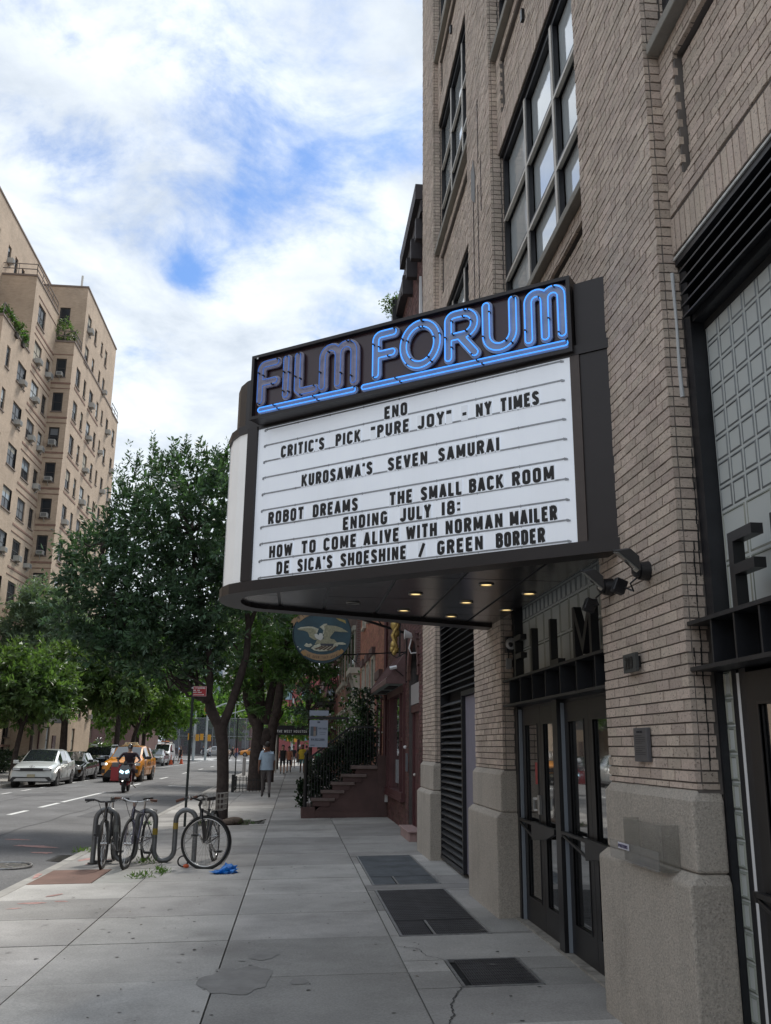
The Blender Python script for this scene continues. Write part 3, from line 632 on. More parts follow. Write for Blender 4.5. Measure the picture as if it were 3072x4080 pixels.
def steel_bay(y0, y1, ztop, big, rightdoor):
    bpart(MB().box(2.224, 2.40, y0 + .003, y1 - .003, ztop - .045, ztop - .002), 'steel_lintel', m_navy)
    bpart(MB().box(2.25, 2.60, y1 - .09, y1 - .003, 2.292 if rightdoor else -.02, ztop - .062), 'steel_jamb', m_navy); bpart(MB().box(2.25, 2.60, y0 + .003, y0 + .09, -.02, ztop - .062), 'steel_jamb', m_navy)
    bpart(MB().box(2.2135, 2.2235, y0 + .004, y1 - .004, ztop - .006, ztop + .010), 'mortar_smear', mat('white mortar smear', (.55, .55, .53), .9, noise=.3, nscale=20))
    for k in range(5):
        z = ztop - .12 - k * .075; bpart(MB().add([(2.20, y0 + .09, z - .02), (2.20, y1 - .09, z - .02), (2.32, y1 - .09, z + .035), (2.32, y0 + .09, z + .035), (2.20, y0 + .09, z - .008), (2.20, y1 - .09, z - .008), (2.32, y1 - .09, z + .047), (2.32, y0 + .09, z + .047)], [(0, 1, 2, 3), (7, 6, 5, 4), (0, 4, 5, 1), (2, 6, 7, 3), (1, 5, 6, 2), (0, 3, 7, 4)]), 'louver_slat', m_navy)
    bpart(MB().box(2.33, 2.345, y0 + .09, y1 - .09, ztop - .5, ztop - .06), 'louver_backing', m_void)
    zt = 4.06; ya, yb = y0 + .095, y1 - .095
    bpart(MB().box(2.3385, 2.37, ya, yb, 2.29, zt + .02), 'block_grout', m_grout); bpart(MB().box(2.26, 2.40, ya, yb, zt + .003, zt + .07), 'transom_frame', m_navy)
    nb = max(1, int((yb - ya) / .1435)); sy = (yb - ya) / nb
    for k in range(nb):
        for r in range(8): place_gb(yb - sy * (k + .5), zt - .1455 * (r + .5), sy, .1455, False)
    nb = max(1, round((yb - ya) / .28)); sy = (yb - ya) / nb
    for k in range(nb):
        for r in range(2): place_gb(yb - sy * (k + .5), zt - .1455 * 8 - .292 * (r + .5), sy, .292, True)
    # steel channel header with stiffeners
    bpart(MB().box(2.13, 2.42, y0 + .003, y1 - .003, 2.268, 2.29).box(2.13, 2.42, y0 + .003, y1 - .003, 2.02, 2.042).box(2.262, 2.29, y0 + .004, y1 - .004, 2.042, 2.268), 'steel_channel', m_navy)
    y = y1 - .27
    while y > y0 + .1: bpart(MB().box(2.14, 2.26, y - .008, y + .008, 2.043, 2.267), 'stiffener', m_navy); y -= .255 if rightdoor else .45
steel_bay(2.95, 4.80, 4.52, True, True); steel_bay(6.17, 9.40, 4.52, True, False)
m_sign_l = mat('black sign letters', (.012, .012, .014), .4)
def blockletter(ch, yl, z0, h, wd, dp=.062, x=2.17):
    """channel-deep sign letter standing on the steel ledge; reads towards -Y"""
    mb = MB(); t_ = .052
    def P(u0, u1, v0, v1): mb.box(x, x + dp, yl - u1, yl - u0, z0 + v0, z0 + v1)
    if ch == 'F': P(0, t_, 0, h); P(t_, wd, h - t_, h); P(t_, wd, h * .5 - t_ / 2, h * .5 + t_ / 2)
    if ch == 'I': P(0, t_, 0, h)
    if ch == 'L': P(0, t_, 0, h); P(t_, wd, 0, t_)
    if ch == 'M':
        P(0, t_, 0, h); P(wd - t_, wd, 0, h)
        for s_ in (0, 1):
            y_a = yl - t_ if s_ == 0 else yl - wd + t_; y_b = yl - wd / 2; q = .02
            mb.prism([(y_a, z0 + h), (y_a, z0 + h - .11), (y_b, z0 + .02), (y_b, z0 + .13)], 'x', x + .002, x + dp - .002)
    bpart(mb, 'sign_letter', m_sign_l)
blockletter('F', 4.33, 2.292, .39, .25); blockletter('I', 3.9, 2.292, .39, .1); blockletter('L', 3.6, 2.292, .39, .2)
blockletter('F', 9.02, 2.292, .41, .28); blockletter('I', 8.36, 2.292, .41, .1); blockletter('L', 7.72, 2.292, .41, .26); blockletter('M', 7.03, 2.292, .41, .46)
# door bay
m_frame = mat('dark bronze door frame', (.018, .018, .02), .38, metal=.3, noise=.15)
m_seal = mat('aluminium seal strip', (.24, .27, .31), .5)
bpart(MB().box(2.20, 2.6, 6.17, 9.40, -.03, .018), 'door_sill', mat('worn door sill', (.33, .31, .28), .7, noise=.3, nscale=9, stains=.6, stscale=7))
def door(y0, y1, x=2.285, zt=1.995, handle=0, gl=None, label=None, notice=False):
    st = .115; d = bpart(MB().box(x, x + .045, y0, y0 + st, .02, zt).box(x, x + .045, y1 - st, y1, .02, zt).box(x, x + .045, y0 + st, y1 - st, .02, .25).box(x, x + .045, y0 + st, y1 - st, 1.83, zt), 'door', m_frame)
    g = MB().box(x + .018, x + .024, y0 + st, y1 - st, .25, 1.83).build('door_glass', m_dglass, d); g.location = -Vector(bld.location)
    f = MB(); q = .014
    f.box(x - .006, x + .012, y0 + st - q, y0 + st, .236, 1.844).box(x - .006, x + .012, y1 - st, y1 - st + q, .236, 1.844).box(x - .006, x + .012, y0 + st, y1 - st, .236, .25).box(x - .006, x + .012, y0 + st, y1 - st, 1.83, 1.844)
    f = f.build('glazing_bead', m_black, d); f.location = -Vector(bld.location)
    if handle:
        a0, a1, a2 = handle; h = MB(); xx = x - .05
        h.bar((xx, a0, .937), (xx, a1, .93), .03, .028).bar((xx, a0, .915), (xx, a1, .805), .02, .022).bar((xx, a0, .95), (xx, a0, .90), .03)
        h.prism([(a1 + .01, .955), (a2, .945), (a2, .90), (a2 + .28, .832), (a1 + .01, .79)], 'x', xx - .022, xx + .012)
        h.bar((x, a0, .93), (xx, a0, .93), .03).bar((x, a2 + .05, .92), (xx, a2 + .05, .92), .03)
        h = h.build('push_bar', m_frame, d, bevel=.004); h.location = -Vector(bld.location)
    return d
d1 = door(8.54, 9.215, handle=(9.22, 8.69, 7.93)); d2 = door(7.90, 8.535); d3 = door(7.10, 7.735, handle=(7.73, 7.08, 6.42)); d4 = door(6.40, 7.095)
q = MB().box(2.262, 2.284, 8.555, 8.625, 1.02, 1.19).bar((2.25, 8.59, 1.16), (2.22, 8.60, 1.16), .02).bar((2.222, 8.60, 1.17), (2.222, 8.60, 1.06), .018).bar((2.25, 8.59, 1.06), (2.22, 8.60, 1.06), .018).build('pull_handle', mat('steel', (.45, .45, .44), .3, metal=.9), d1); q.location = -Vector(bld.location)
bpart(MB().box(2.22, 2.42, 7.745, 7.89, .0, 2.018), 'door_mullion', m_black)
bpart(MB().box(2.24, 2.42, 9.255, 9.32, .0, 2.018), 'door_post', m_black); bpart(MB().box(2.24, 2.42, 6.18, 6.39, .0, 2.018), 'door_post', m_black)
for ys in (9.228, 7.737): bpart(MB().box(2.255, 2.285, ys - .0, ys + .02, .02, 1.99), 'seal_strip', m_seal)
bpart(MB().box(2.285, 2.42, 6.38, 9.26, 1.997, 2.019), 'door_head', m_frame)
bpart(MB().box(2.6, 2.615, 6.2, 9.4, 0, 2.1), 'lobby_wall', mat('lobby wall', (.05, .045, .05), .7, noise=.5, nscale=1.5))
q = MB().box(2.302, 2.3022, 8.75, 8.83, 1.28, 1.48).build('door_sticker', mat('red door sticker', (.35, .05, .05), .6), d1); q.location = -Vector(bld.location)
# right bay door wall: a column of glass blocks, white reveal, door
bpart(MB().box(2.3055, 2.40, 4.68, 4.80, 0, 2.018), 'block_grout', m_grout)
for k in range(14): place_gb(4.731, 1.95 - .144 * k, .102, .144, True, -.036)
bpart(MB().box(2.302, 2.42, 4.625, 4.679, 0, 2.018), 'door_post', m_navy); bpart(MB().box(2.262, 2.30, 4.772, 4.797, -.02, 2.018), 'steel_angle', m_navy)
bpart(MB().box(2.30, 2.33, 4.575, 4.622, 0, 2.0), 'seal_strip', m_white)
bpart(MB().box(2.29, 2.42, 4.50, 4.572, 0, 2.018), 'door_post', m_navy)
dr = door(3.75, 4.495, handle=(4.47, 4.1, 3.8)); bpart(MB().box(2.27, 2.6, 2.95, 3.74, 0, 2.02), 'side_panel', m_frame)
q = MB().box(2.302, 2.3025, 4.2, 4.33, 1.52, 1.58).build('door_notice', m_white, dr); q.location = -Vector(bld.location)
# louvre bay (10.87 - 14.05)
y0, y1 = 10.87, 14.05
bpart(MB().box(2.34, 2.36, y0, y1, .05, 4.55), 'louver_backing', m_void)
bpart(MB().box(2.20, 2.33, y0 + .004, y0 + .07, .05, 4.545).box(2.20, 2.33, y1 - .06, y1 - .004, .05, 4.545).box(2.19, 2.33, 12.13, 12.19, .05, 2.28).box(2.19, 2.33, y0 + .07, 12.19, 2.28, 2.34).box(2.19, 2.33, 12.19, y1 - .06, .05, .10), 'louver_frame', m_navy)
z = .12
while z < 4.50:
    ya = 12.19 if z < 2.30 else y0 + .07
    if not (2.22 < z < 2.30): bpart(MB().add([(2.195, ya, z), (2.195, y1 - .06, z), (2.29, y1 - .06, z + .055), (2.29, ya, z + .055), (2.195, ya, z + .014), (2.195, y1 - .06, z + .014), (2.29, y1 - .06, z + .069), (2.29, ya, z + .069)], [(0, 1, 2, 3), (7, 6, 5, 4), (0, 4, 5, 1), (2, 6, 7, 3), (1, 5, 6, 2), (0, 3, 7, 4)]), 'louver_slat', mat('louver blade', (.035, .037, .042), .45, noise=.15))
    z += .0905
bpart(MB().box(2.24, 2.32, y0 + .08, 12.125, .06, 2.27), 'service_door', mat('lavender grey door', (.20, .19, .24), .6, noise=.1))
# brick quoins past the far pier: end wall of the building above the neighbour
wl = []
mort.box(2.27, 2.62, 4.80, 6.21, -.02, 1.39); bpart(mort, 'mortar_bed', m_mort)
# rank the bricks: the 300 that show largest stay single objects
def make_bricks(lst, mt, parent, nsingle=300, joined='brickwork'):
    def seen(c):
        p = project(c)
        return p is not None and -60 < p[0] < 3130 and -60 < p[1] < 4140
    vis = [(0 if seen(c) else 1, (Vector(c) - CAM).length, c, s_) for c, s_ in lst]; vis.sort(key=lambda q: (q[0], q[1]))
    me = unitbox('brick_' + mt.name, mt); off = Vector(parent.location)
    for _, _, c, s_ in vis[:nsingle]: inst('brick', me, Vector(c) - off, parent, s_)
    rest = vis[nsingle:]
    if rest:
        C = np.array([q[2] for q in rest]) - np.array(off); S = np.array([q[3] for q in rest]) / 2
        cs = np.array([(-1, -1, -1), (1, -1, -1), (1, 1, -1), (-1, 1, -1), (-1, -1, 1), (1, -1, 1), (1, 1, 1), (-1, 1, 1)], float)
        V = (C[:, None, :] + cs[None] * S[:, None, :]).reshape(-1, 3); F0 = np.array([(0, 3, 2, 1), (4, 5, 6, 7), (0, 1, 5, 4), (1, 2, 6, 5), (2, 3, 7, 6), (3, 0, 4, 7)])
        F = (F0[None] + (np.arange(len(rest)) * 8)[:, None, None]).reshape(-1); n = len(rest) * 6
        me2 = bpy.data.meshes.new(joined); me2.vertices.add(len(V)); me2.vertices.foreach_set('co', V.astype(np.float32).ravel()); me2.loops.add(n * 4); me2.loops.foreach_set('vertex_index', F.astype(np.int32))
        me2.polygons.add(n); me2.polygons.foreach_set('loop_start', np.arange(0, n * 4, 4, dtype=np.int32)); me2.polygons.foreach_set('loop_total', np.full(n, 4, dtype=np.int32)); me2.polygons.foreach_set('use_smooth', np.zeros(n, dtype=bool)); me2.materials.append(mt); me2.update(calc_edges=True)
        o = link(bpy.data.objects.new(joined, me2), parent); o['kind'] = 'stuff'
make_bricks(BR, m_brick, bld)
# small things on the piers
def cyl_x(mb, c, r, x0, x1, k=16): mb.tube([(x0, c[0], c[1]), (x1, c[0], c[1])], r, k); return mb
t = thing('number_plaque', 'dark house number plate 209 on the near brick pier', 'sign', (2.11, 5.56, 2.13))
MB().box(2.075, 2.095, 5.455, 5.672, 2.075, 2.19).build('plate', mat('dark plaque', (.05, .055, .055), .5), t, world=True)
MB().box(2.095, 2.122, 5.48, 5.50, 2.10, 2.17).box(2.095, 2.122, 5.63, 5.65, 2.10, 2.17).build('standoff', m_black, t, world=True)
mb = MB(); text(mb, '209', (2.074, 5.635, 2.095), (0, -1, 0), (0, 0, 1), .075, width=.13, th=.2, normal=(-1, 0, 0)); mb.build('numerals', mat('plaque numerals', (.012, .012, .012), .5), t, world=True)
t = thing('wall_plaque', 'grey metal plaque with small engraved lines on the near brick pier', 'plaque', (2.11, 5.5, 1.63))
MB().box(2.09, 2.118, 5.39, 5.605, 1.535, 1.735).build('plate', mat('grey bronze plaque', (.13, .13, .14), .45, metal=.5), t, world=True, bevel=.004)
mb = MB()
text(mb, 'CINEMA', (2.089, 5.55, 1.705), (0, -1, 0), (0, 0, 1), .012, width=.1, th=.2, normal=(-1, 0, 0))
for k in range(11):
    if k == 5: continue
    mb.box(2.0885, 2.09, 5.42 + (0 if k % 4 else .05), 5.575, 1.69 - k * .011 - .003, 1.69 - k * .011)
mb.build('engraved_lines', mat('engraving', (.035, .035, .04), .6), t, world=True)
# clear leaflet box on the granite
t = thing('leaflet_box', 'clear plastic leaflet box mounted on the granite base of the near pier', 'leaflet box', (2.0, 5.4, 1.05))
m_clear = mat('scuffed clear plastic', (.24, .23, .20), .12, spec=.6, alpha=.32, noise=.2, nscale=10)
MB().box(1.985, 1.99, 4.99, 5.58, .97, 1.21).box(1.99, 2.083, 4.99, 4.994, .97, 1.21).box(1.99, 2.083, 5.576, 5.58, .97, 1.21).box(1.99, 2.083, 4.994, 5.576, .97, .975).build('box_shell', m_clear, t, world=True)
MB().box(1.972, 1.977, 5.02, 5.80, .965, 1.07).build('front_pocket', mat('clear plastic pocket', (.30, .295, .28), .1, spec=1, alpha=.30), t, world=True)
MB().box(1.968, 1.971, 5.46, 5.64, 1.03, 1.065).build('label_sticker', mat('sticker', (.62, .62, .70), .5), t, world=True)
mb = MB(); text(mb, 'POSTERS', (1.967, 5.63, 1.038), (0, -1, 0), (0, 0, 1), .018, width=.155, th=.25, normal=(-1, 0, 0)); mb.build('sticker_print', mat('sticker print', (.06, .05, .12), .6), t, world=True)
# dome camera and junction box under the marquee on the second pier
t = thing('dome_camera', 'white dome security camera on the second brick pier under the marquee', 'camera', (2.12, 9.2, 2.68))
MB().box(2.16, 2.24, 9.30, 9.395, 2.58, 2.74).build('mount_plate', m_navy, t, world=True)
MB().ball((2.20, 9.25, 2.66), .062, 16).build('dome', mat('camera shell', (.33, .33, .33), .4), t, world=True, smooth=True)
MB().ball((2.18, 9.20, 2.645), .026, 12).build('lens', m_black, t, world=True, smooth=True)
t = thing('junction_box', 'small pale electrical box below the dome camera', 'electrical box', (2.2, 9.3, 2.46))
MB().box(2.165, 2.225, 9.345, 9.39, 2.41, 2.52).build('box_body', mat('grey box', (.28, .28, .28), .5), t, world=True, bevel=.004)
MB().cyl((2.195, 9.375, 2.52), (2.195, 9.375, 2.58), .006, k=8).build('conduit', m_black, t, world=True)
# white caulk drip on pier side
t = tag(MB().tube([(2.20, 4.797, 4.43), (2.203, 4.795, 4.1), (2.20, 4.796, 3.8), (2.205, 4.797, 3.62)], [.012, .009, .011, .014], 8).build('sealant_drip', mat('white sealant', (.55, .57, .58), .6)), 'long white sealant drip running down the side of the near brick pier', 'sealant')
# bolts marks / anchor plate high on facade
for (yy, zz) in ((8.0, 9.35), (12.5, 13.3), (12.6, 5.3), (7.0, 9.3)):
    tag(MB().box(2.18, 2.216, yy - .03, yy + .03, zz - .07, zz + .07).build('wall_anchor', m_black), {8.0: 'black iron anchor plate between first and second floor windows nearest the marquee', 12.5: 'black iron anchor plate high above the far second floor window', 12.6: 'black iron anchor plate just above the marquee in the far bay', 7.0: 'black iron anchor plate at the top edge above the large windows'}[yy], 'anchor plate')
# crack repairs on pier 2 (dark vertical mortar repairs)
mb = MB()
for (yy, za, zb) in ((10.1, 9.0, 9.9), (9.95, 8.2, 9.0), (10.45, 6.9, 8.9), (10.15, 6.7, 8.7), (14.9, 6.6, 7.3), (14.5, 6.4, 7.6)):
    z = za
    while z < zb: mb.box(2.1125, 2.116, yy - .012 + random.uniform(-.006, .006), yy + .012, z, z + .082); z += .08
mb.build('crack_repair', mat('dark crack filler', (.05, .045, .05), .8), bld, world=True)
# pale patch plate on pier 2
MB().prism([(10.32, 8.55), (10.55, 8.75), (10.55, 9.15), (10.40, 9.25), (10.30, 8.95)], 'x', 2.108, 2.115).build('patch_plate', mat('grey patch', (.2, .2, .2), .7), bld, world=True)

mb = MB(); r2_ = random.Random(8)
for (x, za, zb) in ((2.205, 1.52, 2.75), (2.16, 2.05, 2.15), (2.235, 2.6, 3.3)):
    z = zb; 
    while z > za: mb.box(x - r2_.uniform(.002, .006), x + r2_.uniform(.001, .004), 4.7935, 4.7965, z - .05, z); z -= .05; x += r2_.uniform(-.003, .003)
bpart(mb, 'tar_drip', mat('black tar drip', (.02, .02, .02), .7))
# ================================================================== MARQUEE
MQ = thing('marquee', 'cinema marquee with blue neon FILM FORUM lettering and white letter board', 'marquee', (2.12, 7.8, 2.9))
A_ = Vector((2.12, 5.77)); U_ = Vector((-.780, .6257)).normalized(); N_ = Vector((-U_.y, U_.x)) * -1   # U_ along the face away from the wall
if N_.y > 0: N_ = -N_
def mp(s_, z, off=0): p = A_ + U_ * s_ + N_ * off; return Vector((p.x, p.y, z))
m_mq = mat('marquee dark bronze aluminium', (.030, .026, .027), .42, metal=.25, noise=.12, nscale=2)
m_mq2 = mat('marquee brown trim', (.075, .058, .052), .5, noise=.1)
m_board = mat('white letter board', (.78, .81, .86),   .28, noise=.05, nscale=2, streak=.22, stcol=(.55, .55, .54), coat=.4, emit=(.80, .88, 1.0), estr=.16)  # faint emission added to brighten the shaded board
m_lite = mat('white lightbox panel', (.76, .76, .74), .4, noise=.05, nscale=2, emit=(.95, .96, 1.0), estr=.12)  # slight glow added so the curved panels come out brighter
m_soff = mat('glossy soffit panel', (.032, .030, .034), .2, spec=.8, noise=.1, nscale=1)
m_let = mat('black letter', (.008, .008, .010), .45)
m_tile = mat('clear letter tile', (.72, .75, .80), .15, coat=.5, emit=(.80, .88, 1.0), estr=.14)  # tiles emit a little too, matching the glow added to the board
m_rail = mat('letter rail', (.33, .35, .38), .35, metal=.3, stains=.7, stcol=(.10, .085, .075), stscale=14)
nose = [(-.39, 7.78), (-.50, 7.885), (-.60, 8.0), (-.67, 8.15), (-.705, 8.33), (-.705, 8.50), (-.67, 8.67), (-.60, 8.81), (-.50, 8.91), (-.38, 8.98), (-.217, 9.03)]
plan = [(2.12, 5.77)] + nose + [(2.12, 10.0)]
def shrink(pl, d):
    c = Vector((1.2, 8.0)); out = []
    for i, p in enumerate(pl):
        p = Vector(p); a0 = Vector(pl[i - 1]) if i else None; b0 = Vector(pl[i + 1]) if i < len(pl) - 1 else None
        t1 = (p - a0).normalized() if a0 is not None else None; t2 = (b0 - p).normalized() if b0 is not None else None
        t1 = t1 or t2; t2 = t2 or t1; n = Vector((t1.y, -t1.x)) + Vector((t2.y, -t2.x)); n.normalize()
        if i == 0 or i == len(pl) - 1: n = Vector((0, n.y / abs(n.y))) if abs(n.y) > 1e-6 else n; out.append(tuple(Vector((p.x, p.y)) + n * d * 1.25))
        else: out.append(tuple(p + n * d))
    return out
ins = shrink(plan, .03); 
test = Vector(ins[5]) - Vector(plan[5])
if test.x < 0: shrink_s = -1
else: shrink_s = 1
def plan_off(d): return shrink(plan, d * shrink_s)      # d > 0 goes inside
MB().prism(plan_off(.05)[0:], 'z', 2.95, 4.93).build('marquee_body', m_mq, MQ, world=True)
def ring(pl_o, pl_i, z0, z1):
    mb = MB(); n = len(pl_o); vs = [(p[0], p[1], z) for z in (z0, z1) for pl in (pl_o, pl_i) for p in pl]
    fs = []
    for i in range(n - 1):
        fs += [(i, i + 1, 2 * n + i + 1, 2 * n + i), (n + i + 1, n + i, 3 * n + i, 3 * n + i + 1), (i + 1, i, n + i, n + i + 1), (2 * n + i, 2 * n + i + 1, 3 * n + i + 1, 3 * n + i)]
    fs += [(0, 2 * n, 3 * n, n), (n - 1, 2 * n - 1, 4 * n - 1, 3 * n - 1)]
    return mb.add(vs, fs)
ring(plan_off(-.035), plan_off(.16), 2.895, 2.985).build('lower_band', m_mq, MQ, world=True)
ring(plan_off(-.02), plan_off(.1), 4.375, 4.45).build('middle_band', m_mq, MQ, world=True)
# white wrap-around lightbox on the nose and far side
pw = plan_off(.0); pi_ = plan_off(.04)
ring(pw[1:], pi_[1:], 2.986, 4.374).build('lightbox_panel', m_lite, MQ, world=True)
mb = MB()
for i in (2, 5, 8):
    p = Vector(plan_off(-.004)[i]); mb.box(p.x - .003, p.x + .003, p.y - .003, p.y + .003, 2.99, 4.37)
mb.build('panel_seam', mat('panel seam', (.62, .62, .61), .5), MQ, world=True)
# upper drum
ring(plan_off(.045)[1:], plan_off(.09)[1:], 4.45, 4.93).build('upper_drum', m_mq, MQ, world=True)
# face
def fbox(mb, s0, s1, z0, z1, o0, o1):
    P = [mp(s0, z0, o0), mp(s1, z0, o0), mp(s1, z0, o1), mp(s0, z0, o1), mp(s0, z1, o0), mp(s1, z1, o0), mp(s1, z1, o1), mp(s0, z1, o1)]
    return mb.add(P, [(0, 3, 2, 1), (4, 5, 6, 7), (0, 1, 5, 4), (1, 2, 6, 5), (2, 3, 7, 6), (3, 0, 4, 7)])
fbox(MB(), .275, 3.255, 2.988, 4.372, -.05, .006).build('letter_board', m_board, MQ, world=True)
fbox(MB(), 3.255, 3.37, 2.988, 4.40, -.05, .028).build('left_trim', m_mq, MQ, world=True)
fbox(MB(), .205, .275, 2.988, 4.372, -.05, .02).build('right_trim', m_mq2, MQ, world=True)
fbox(MB(), -.02, .204, 2.988, 4.372, -.06, .008).build('end_panel', m_mq, MQ, world=True)
fbox(MB(), -.03, .23, 4.452, 4.95, -.06, -.002).build('upper_end_panel', m_mq, MQ, world=True)
fbox(MB(), -.035, -.02, 2.99, 4.96, -.08, .02).build('wall_flashing', m_black, MQ, world=True)
RZ = [3.003 + .15 * k for k in range(10)]
for z in RZ:
    mb = MB(); fbox(mb, .335, 3.175, z - .003, z + .002, .0062, .0115); fbox(mb, .335, 3.175, z + .002, z + .009, .0085, .0105)
    for k in range(9): s_ = .35 + 2.8 * k / 8; fbox(mb, s_ - .003, s_ + .003, z - .008, z + .012, .0063, .012)
    fbox(mb, .325, .345, z - .010, z + .003, .0064, .014); fbox(mb, 3.165, 3.18, z - .016, z + .003, .0064, .014)
    mb.build('letter_rail', m_rail, MQ, world=True)
# the programme, letter by letter: (text, s of the left end, s of the right end, baseline)
LINES = [('ENO', 1.889, 1.671, 4.205), ("CRITIC'S", 2.976, 2.503, 4.058), ('PICK', 2.380, 2.127, 4.058), ('"PURE', 2.020, 1.653, 4.058), ('JOY"', 1.570, 1.262, 4.058), ('-', 1.172, 1.125, 4.058), ('NY', 1.048, .918, 4.058), ('TIMES', .840, .529, 4.058),
         ("KUROSAWA'S", 2.734, 2.003, 3.757), ('SEVEN', 1.850, 1.482, 3.757), ('SAMURAI', 1.382, .858, 3.757),
         ('ROBOT', 3.089, 2.700, 3.470), ('DREAMS', 2.600, 2.141, 3.470), ('THE', 1.831, 1.621, 3.465), ('SMALL', 1.540, 1.180, 3.465), ('BACK', 1.115, .833, 3.465), ('ROOM', .760, .431, 3.465),
         ('ENDING', 2.284, 1.853, 3.320), ('JULY', 1.730, 1.452, 3.320), ('18:', 1.355, 1.194, 3.320),
         ('HOW', 3.061, 2.810, 3.168), ('TO', 2.710, 2.560, 3.168), ('COME', 2.478, 2.150, 3.168), ('ALIVE', 2.075, 1.742, 3.168), ('WITH', 1.672, 1.400, 3.168), ('NORMAN', 1.322, .845, 3.168), ('MAILER', .785, .423, 3.168),
         ('DE', 2.973, 2.835, 3.018), ("SICA'S", 2.745, 2.385, 3.018), ('SHOESHINE', 2.300, 1.675, 3.018), ('/', 1.560, 1.505, 3.018), ('GREEN', 1.395, 1.008, 3.018), ('BORDER', .900, .520, 3.018)]
CAPH = .103; TRK = .17
for t_, sl, sr, zb in LINES:
    Wd = textw(t_, TRK); sx = (sl - sr) / Wd; x = 0
    for c in t_:
        wd, paths = GL[c]; mb = MB(); O = mp(sl - x * sx, zb, .0135)
        for k, p in enumerate(paths):
            e_ = k * .0003
            def Mf(u, v, d, O=O, e_=e_): return O - Vector((U_.x, U_.y, 0)) * (u * CAPH) + Vector((0, 0, v * CAPH)) + Vector((N_.x, N_.y, 0)) * (d + (e_ if d else 0))
            ribbon(mb, [(u * sx / CAPH, v) for u, v in p], .215 if c in 'MNWK' else .25, Mf, .0015)
        lt = mb.build('marquee_letter', m_let, MQ, world=True)
        s0 = sl - x * sx
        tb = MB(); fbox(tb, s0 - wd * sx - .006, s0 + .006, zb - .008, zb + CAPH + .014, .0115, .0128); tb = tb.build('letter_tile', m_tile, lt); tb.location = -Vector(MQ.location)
        x += wd + TRK
# neon box, turned slightly out from the face
PL_ = Vector((-.505, 7.620)); PR_ = Vector((1.902, 5.881)); D_ = (PR_ - PL_).normalized(); NN = Vector((D_.y, -D_.x)) 
if NN.y > 0: NN = -NN
def np_(x, z, off=0): p = PL_ + D_ * x + NN * off; return Vector((p.x, p.y, z))
def nbox(mb, x0, x1, z0, z1, o0, o1):
    P = [np_(x0, z0, o0), np_(x1, z0, o0), np_(x1, z0, o1), np_(x0, z0, o1), np_(x0, z1, o0), np_(x1, z1, o0), np_(x1, z1, o1), np_(x0, z1, o1)]
    return mb.add(P, [(0, 3, 2, 1), (4, 5, 6, 7), (0, 1, 5, 4), (1, 2, 6, 5), (2, 3, 7, 6), (3, 0, 4, 7)])
NL = 2.969
nbox(MB(), 0, NL, 4.396, 5.006, -.16, -.055).build('neon_box', m_mq, MQ, world=True)
mb = MB(); f_ = .028
nbox(mb, 0, NL, 4.396, 4.396 + f_, -.0549, 0); nbox(mb, 0, NL, 5.006 - f_, 5.006, -.0549, 0); nbox(mb, 0, f_, 4.396 + f_, 5.006 - f_, -.0549, 0); nbox(mb, NL - f_, NL, 4.396 + f_, 5.006 - f_, -.0549, 0)
mb.build('neon_box_frame', m_mq, MQ, world=True)
nbox(MB(), f_, NL - f_, 4.396 + f_, 5.006 - f_, -.054, -.045).build('neon_box_back', mat('oxblood sign back', (.060, .034, .040), .22, noise=.2, nscale=2), MQ, world=True)
m_neon = mat('lit blue neon tube', (.02, .10, .55), .3, emit=(.05, .30, 1.0), estr=.95)
m_neond = mat('dim neon tube', (.10, .22, .50), .25, emit=(.04, .18, .8), estr=.2)
m_back = mat('frosted letter backing', (.27, .31, .38), .35, noise=.15, nscale=9, coat=.5)
m_back2 = mat('faded letter backing', (.30, .28, .35), .4, noise=.25, nscale=12, coat=.4)
m_sup = mat('black tube support', (.01, .01, .01), .5)
def sdf(segs, X, Z):
    d = np.full(X.shape, 1e9)
    for (x0, z0), (x1, z1) in segs:
        dx, dz = x1 - x0, z1 - z0; q = dx * dx + dz * dz + 1e-12; t = np.clip(((X - x0) * dx + (Z - z0) * dz) / q, 0, 1); d = np.minimum(d, np.hypot(X - x0 - t * dx, Z - z0 - t * dz))
    return d
def contours(F, xs, zs, iso):
    """marching squares -> closed loops"""
    nxt = {}; pts = {}
    ny, nx = F.shape
    def ep(i, j, i2, j2):
        k = (i, j, i2, j2) if (i, j) < (i2, j2) else (i2, j2, i, j)
        if k not in pts:
            a0, b0 = F[k[0], k[1]], F[k[2], k[3]]; t = (iso - a0) / (b0 - a0); pts[k] = (xs[k[1]] * (1 - t) + xs[k[3]] * t, zs[k[0]] * (1 - t) + zs[k[2]] * t)
        return k
    for i in range(ny - 1):
        for j in range(nx - 1):
            c = [(i, j), (i, j + 1), (i + 1, j + 1), (i + 1, j)]; ins_ = [F[q] < iso for q in c]
            if all(ins_) or not any(ins_): continue
            cr = [(k, ins_[k]) for k in range(4) if ins_[k] != ins_[(k + 1) % 4]]
            st = [k for k, v in cr if v]; en = [k for k, v in cr if not v]
            for k1 in st:
                # leave the shape on edge k1, come back on the next entering edge
                k2 = min(en, key=lambda q: (q - k1) % 4); nxt[ep(*c[k1], *c[(k1 + 1) % 4])] = ep(*c[k2], *c[(k2 + 1) % 4])
    loops = []
    while nxt:
        k, v = nxt.popitem(); lp = [k]
        while v in nxt: lp.append(v); v = nxt.pop(v)
        if v not in lp: lp.append(v)
        loops.append([pts[q] for q in lp])
    return loops
def poly(pts): return list(zip(pts[:-1], pts[1:]))
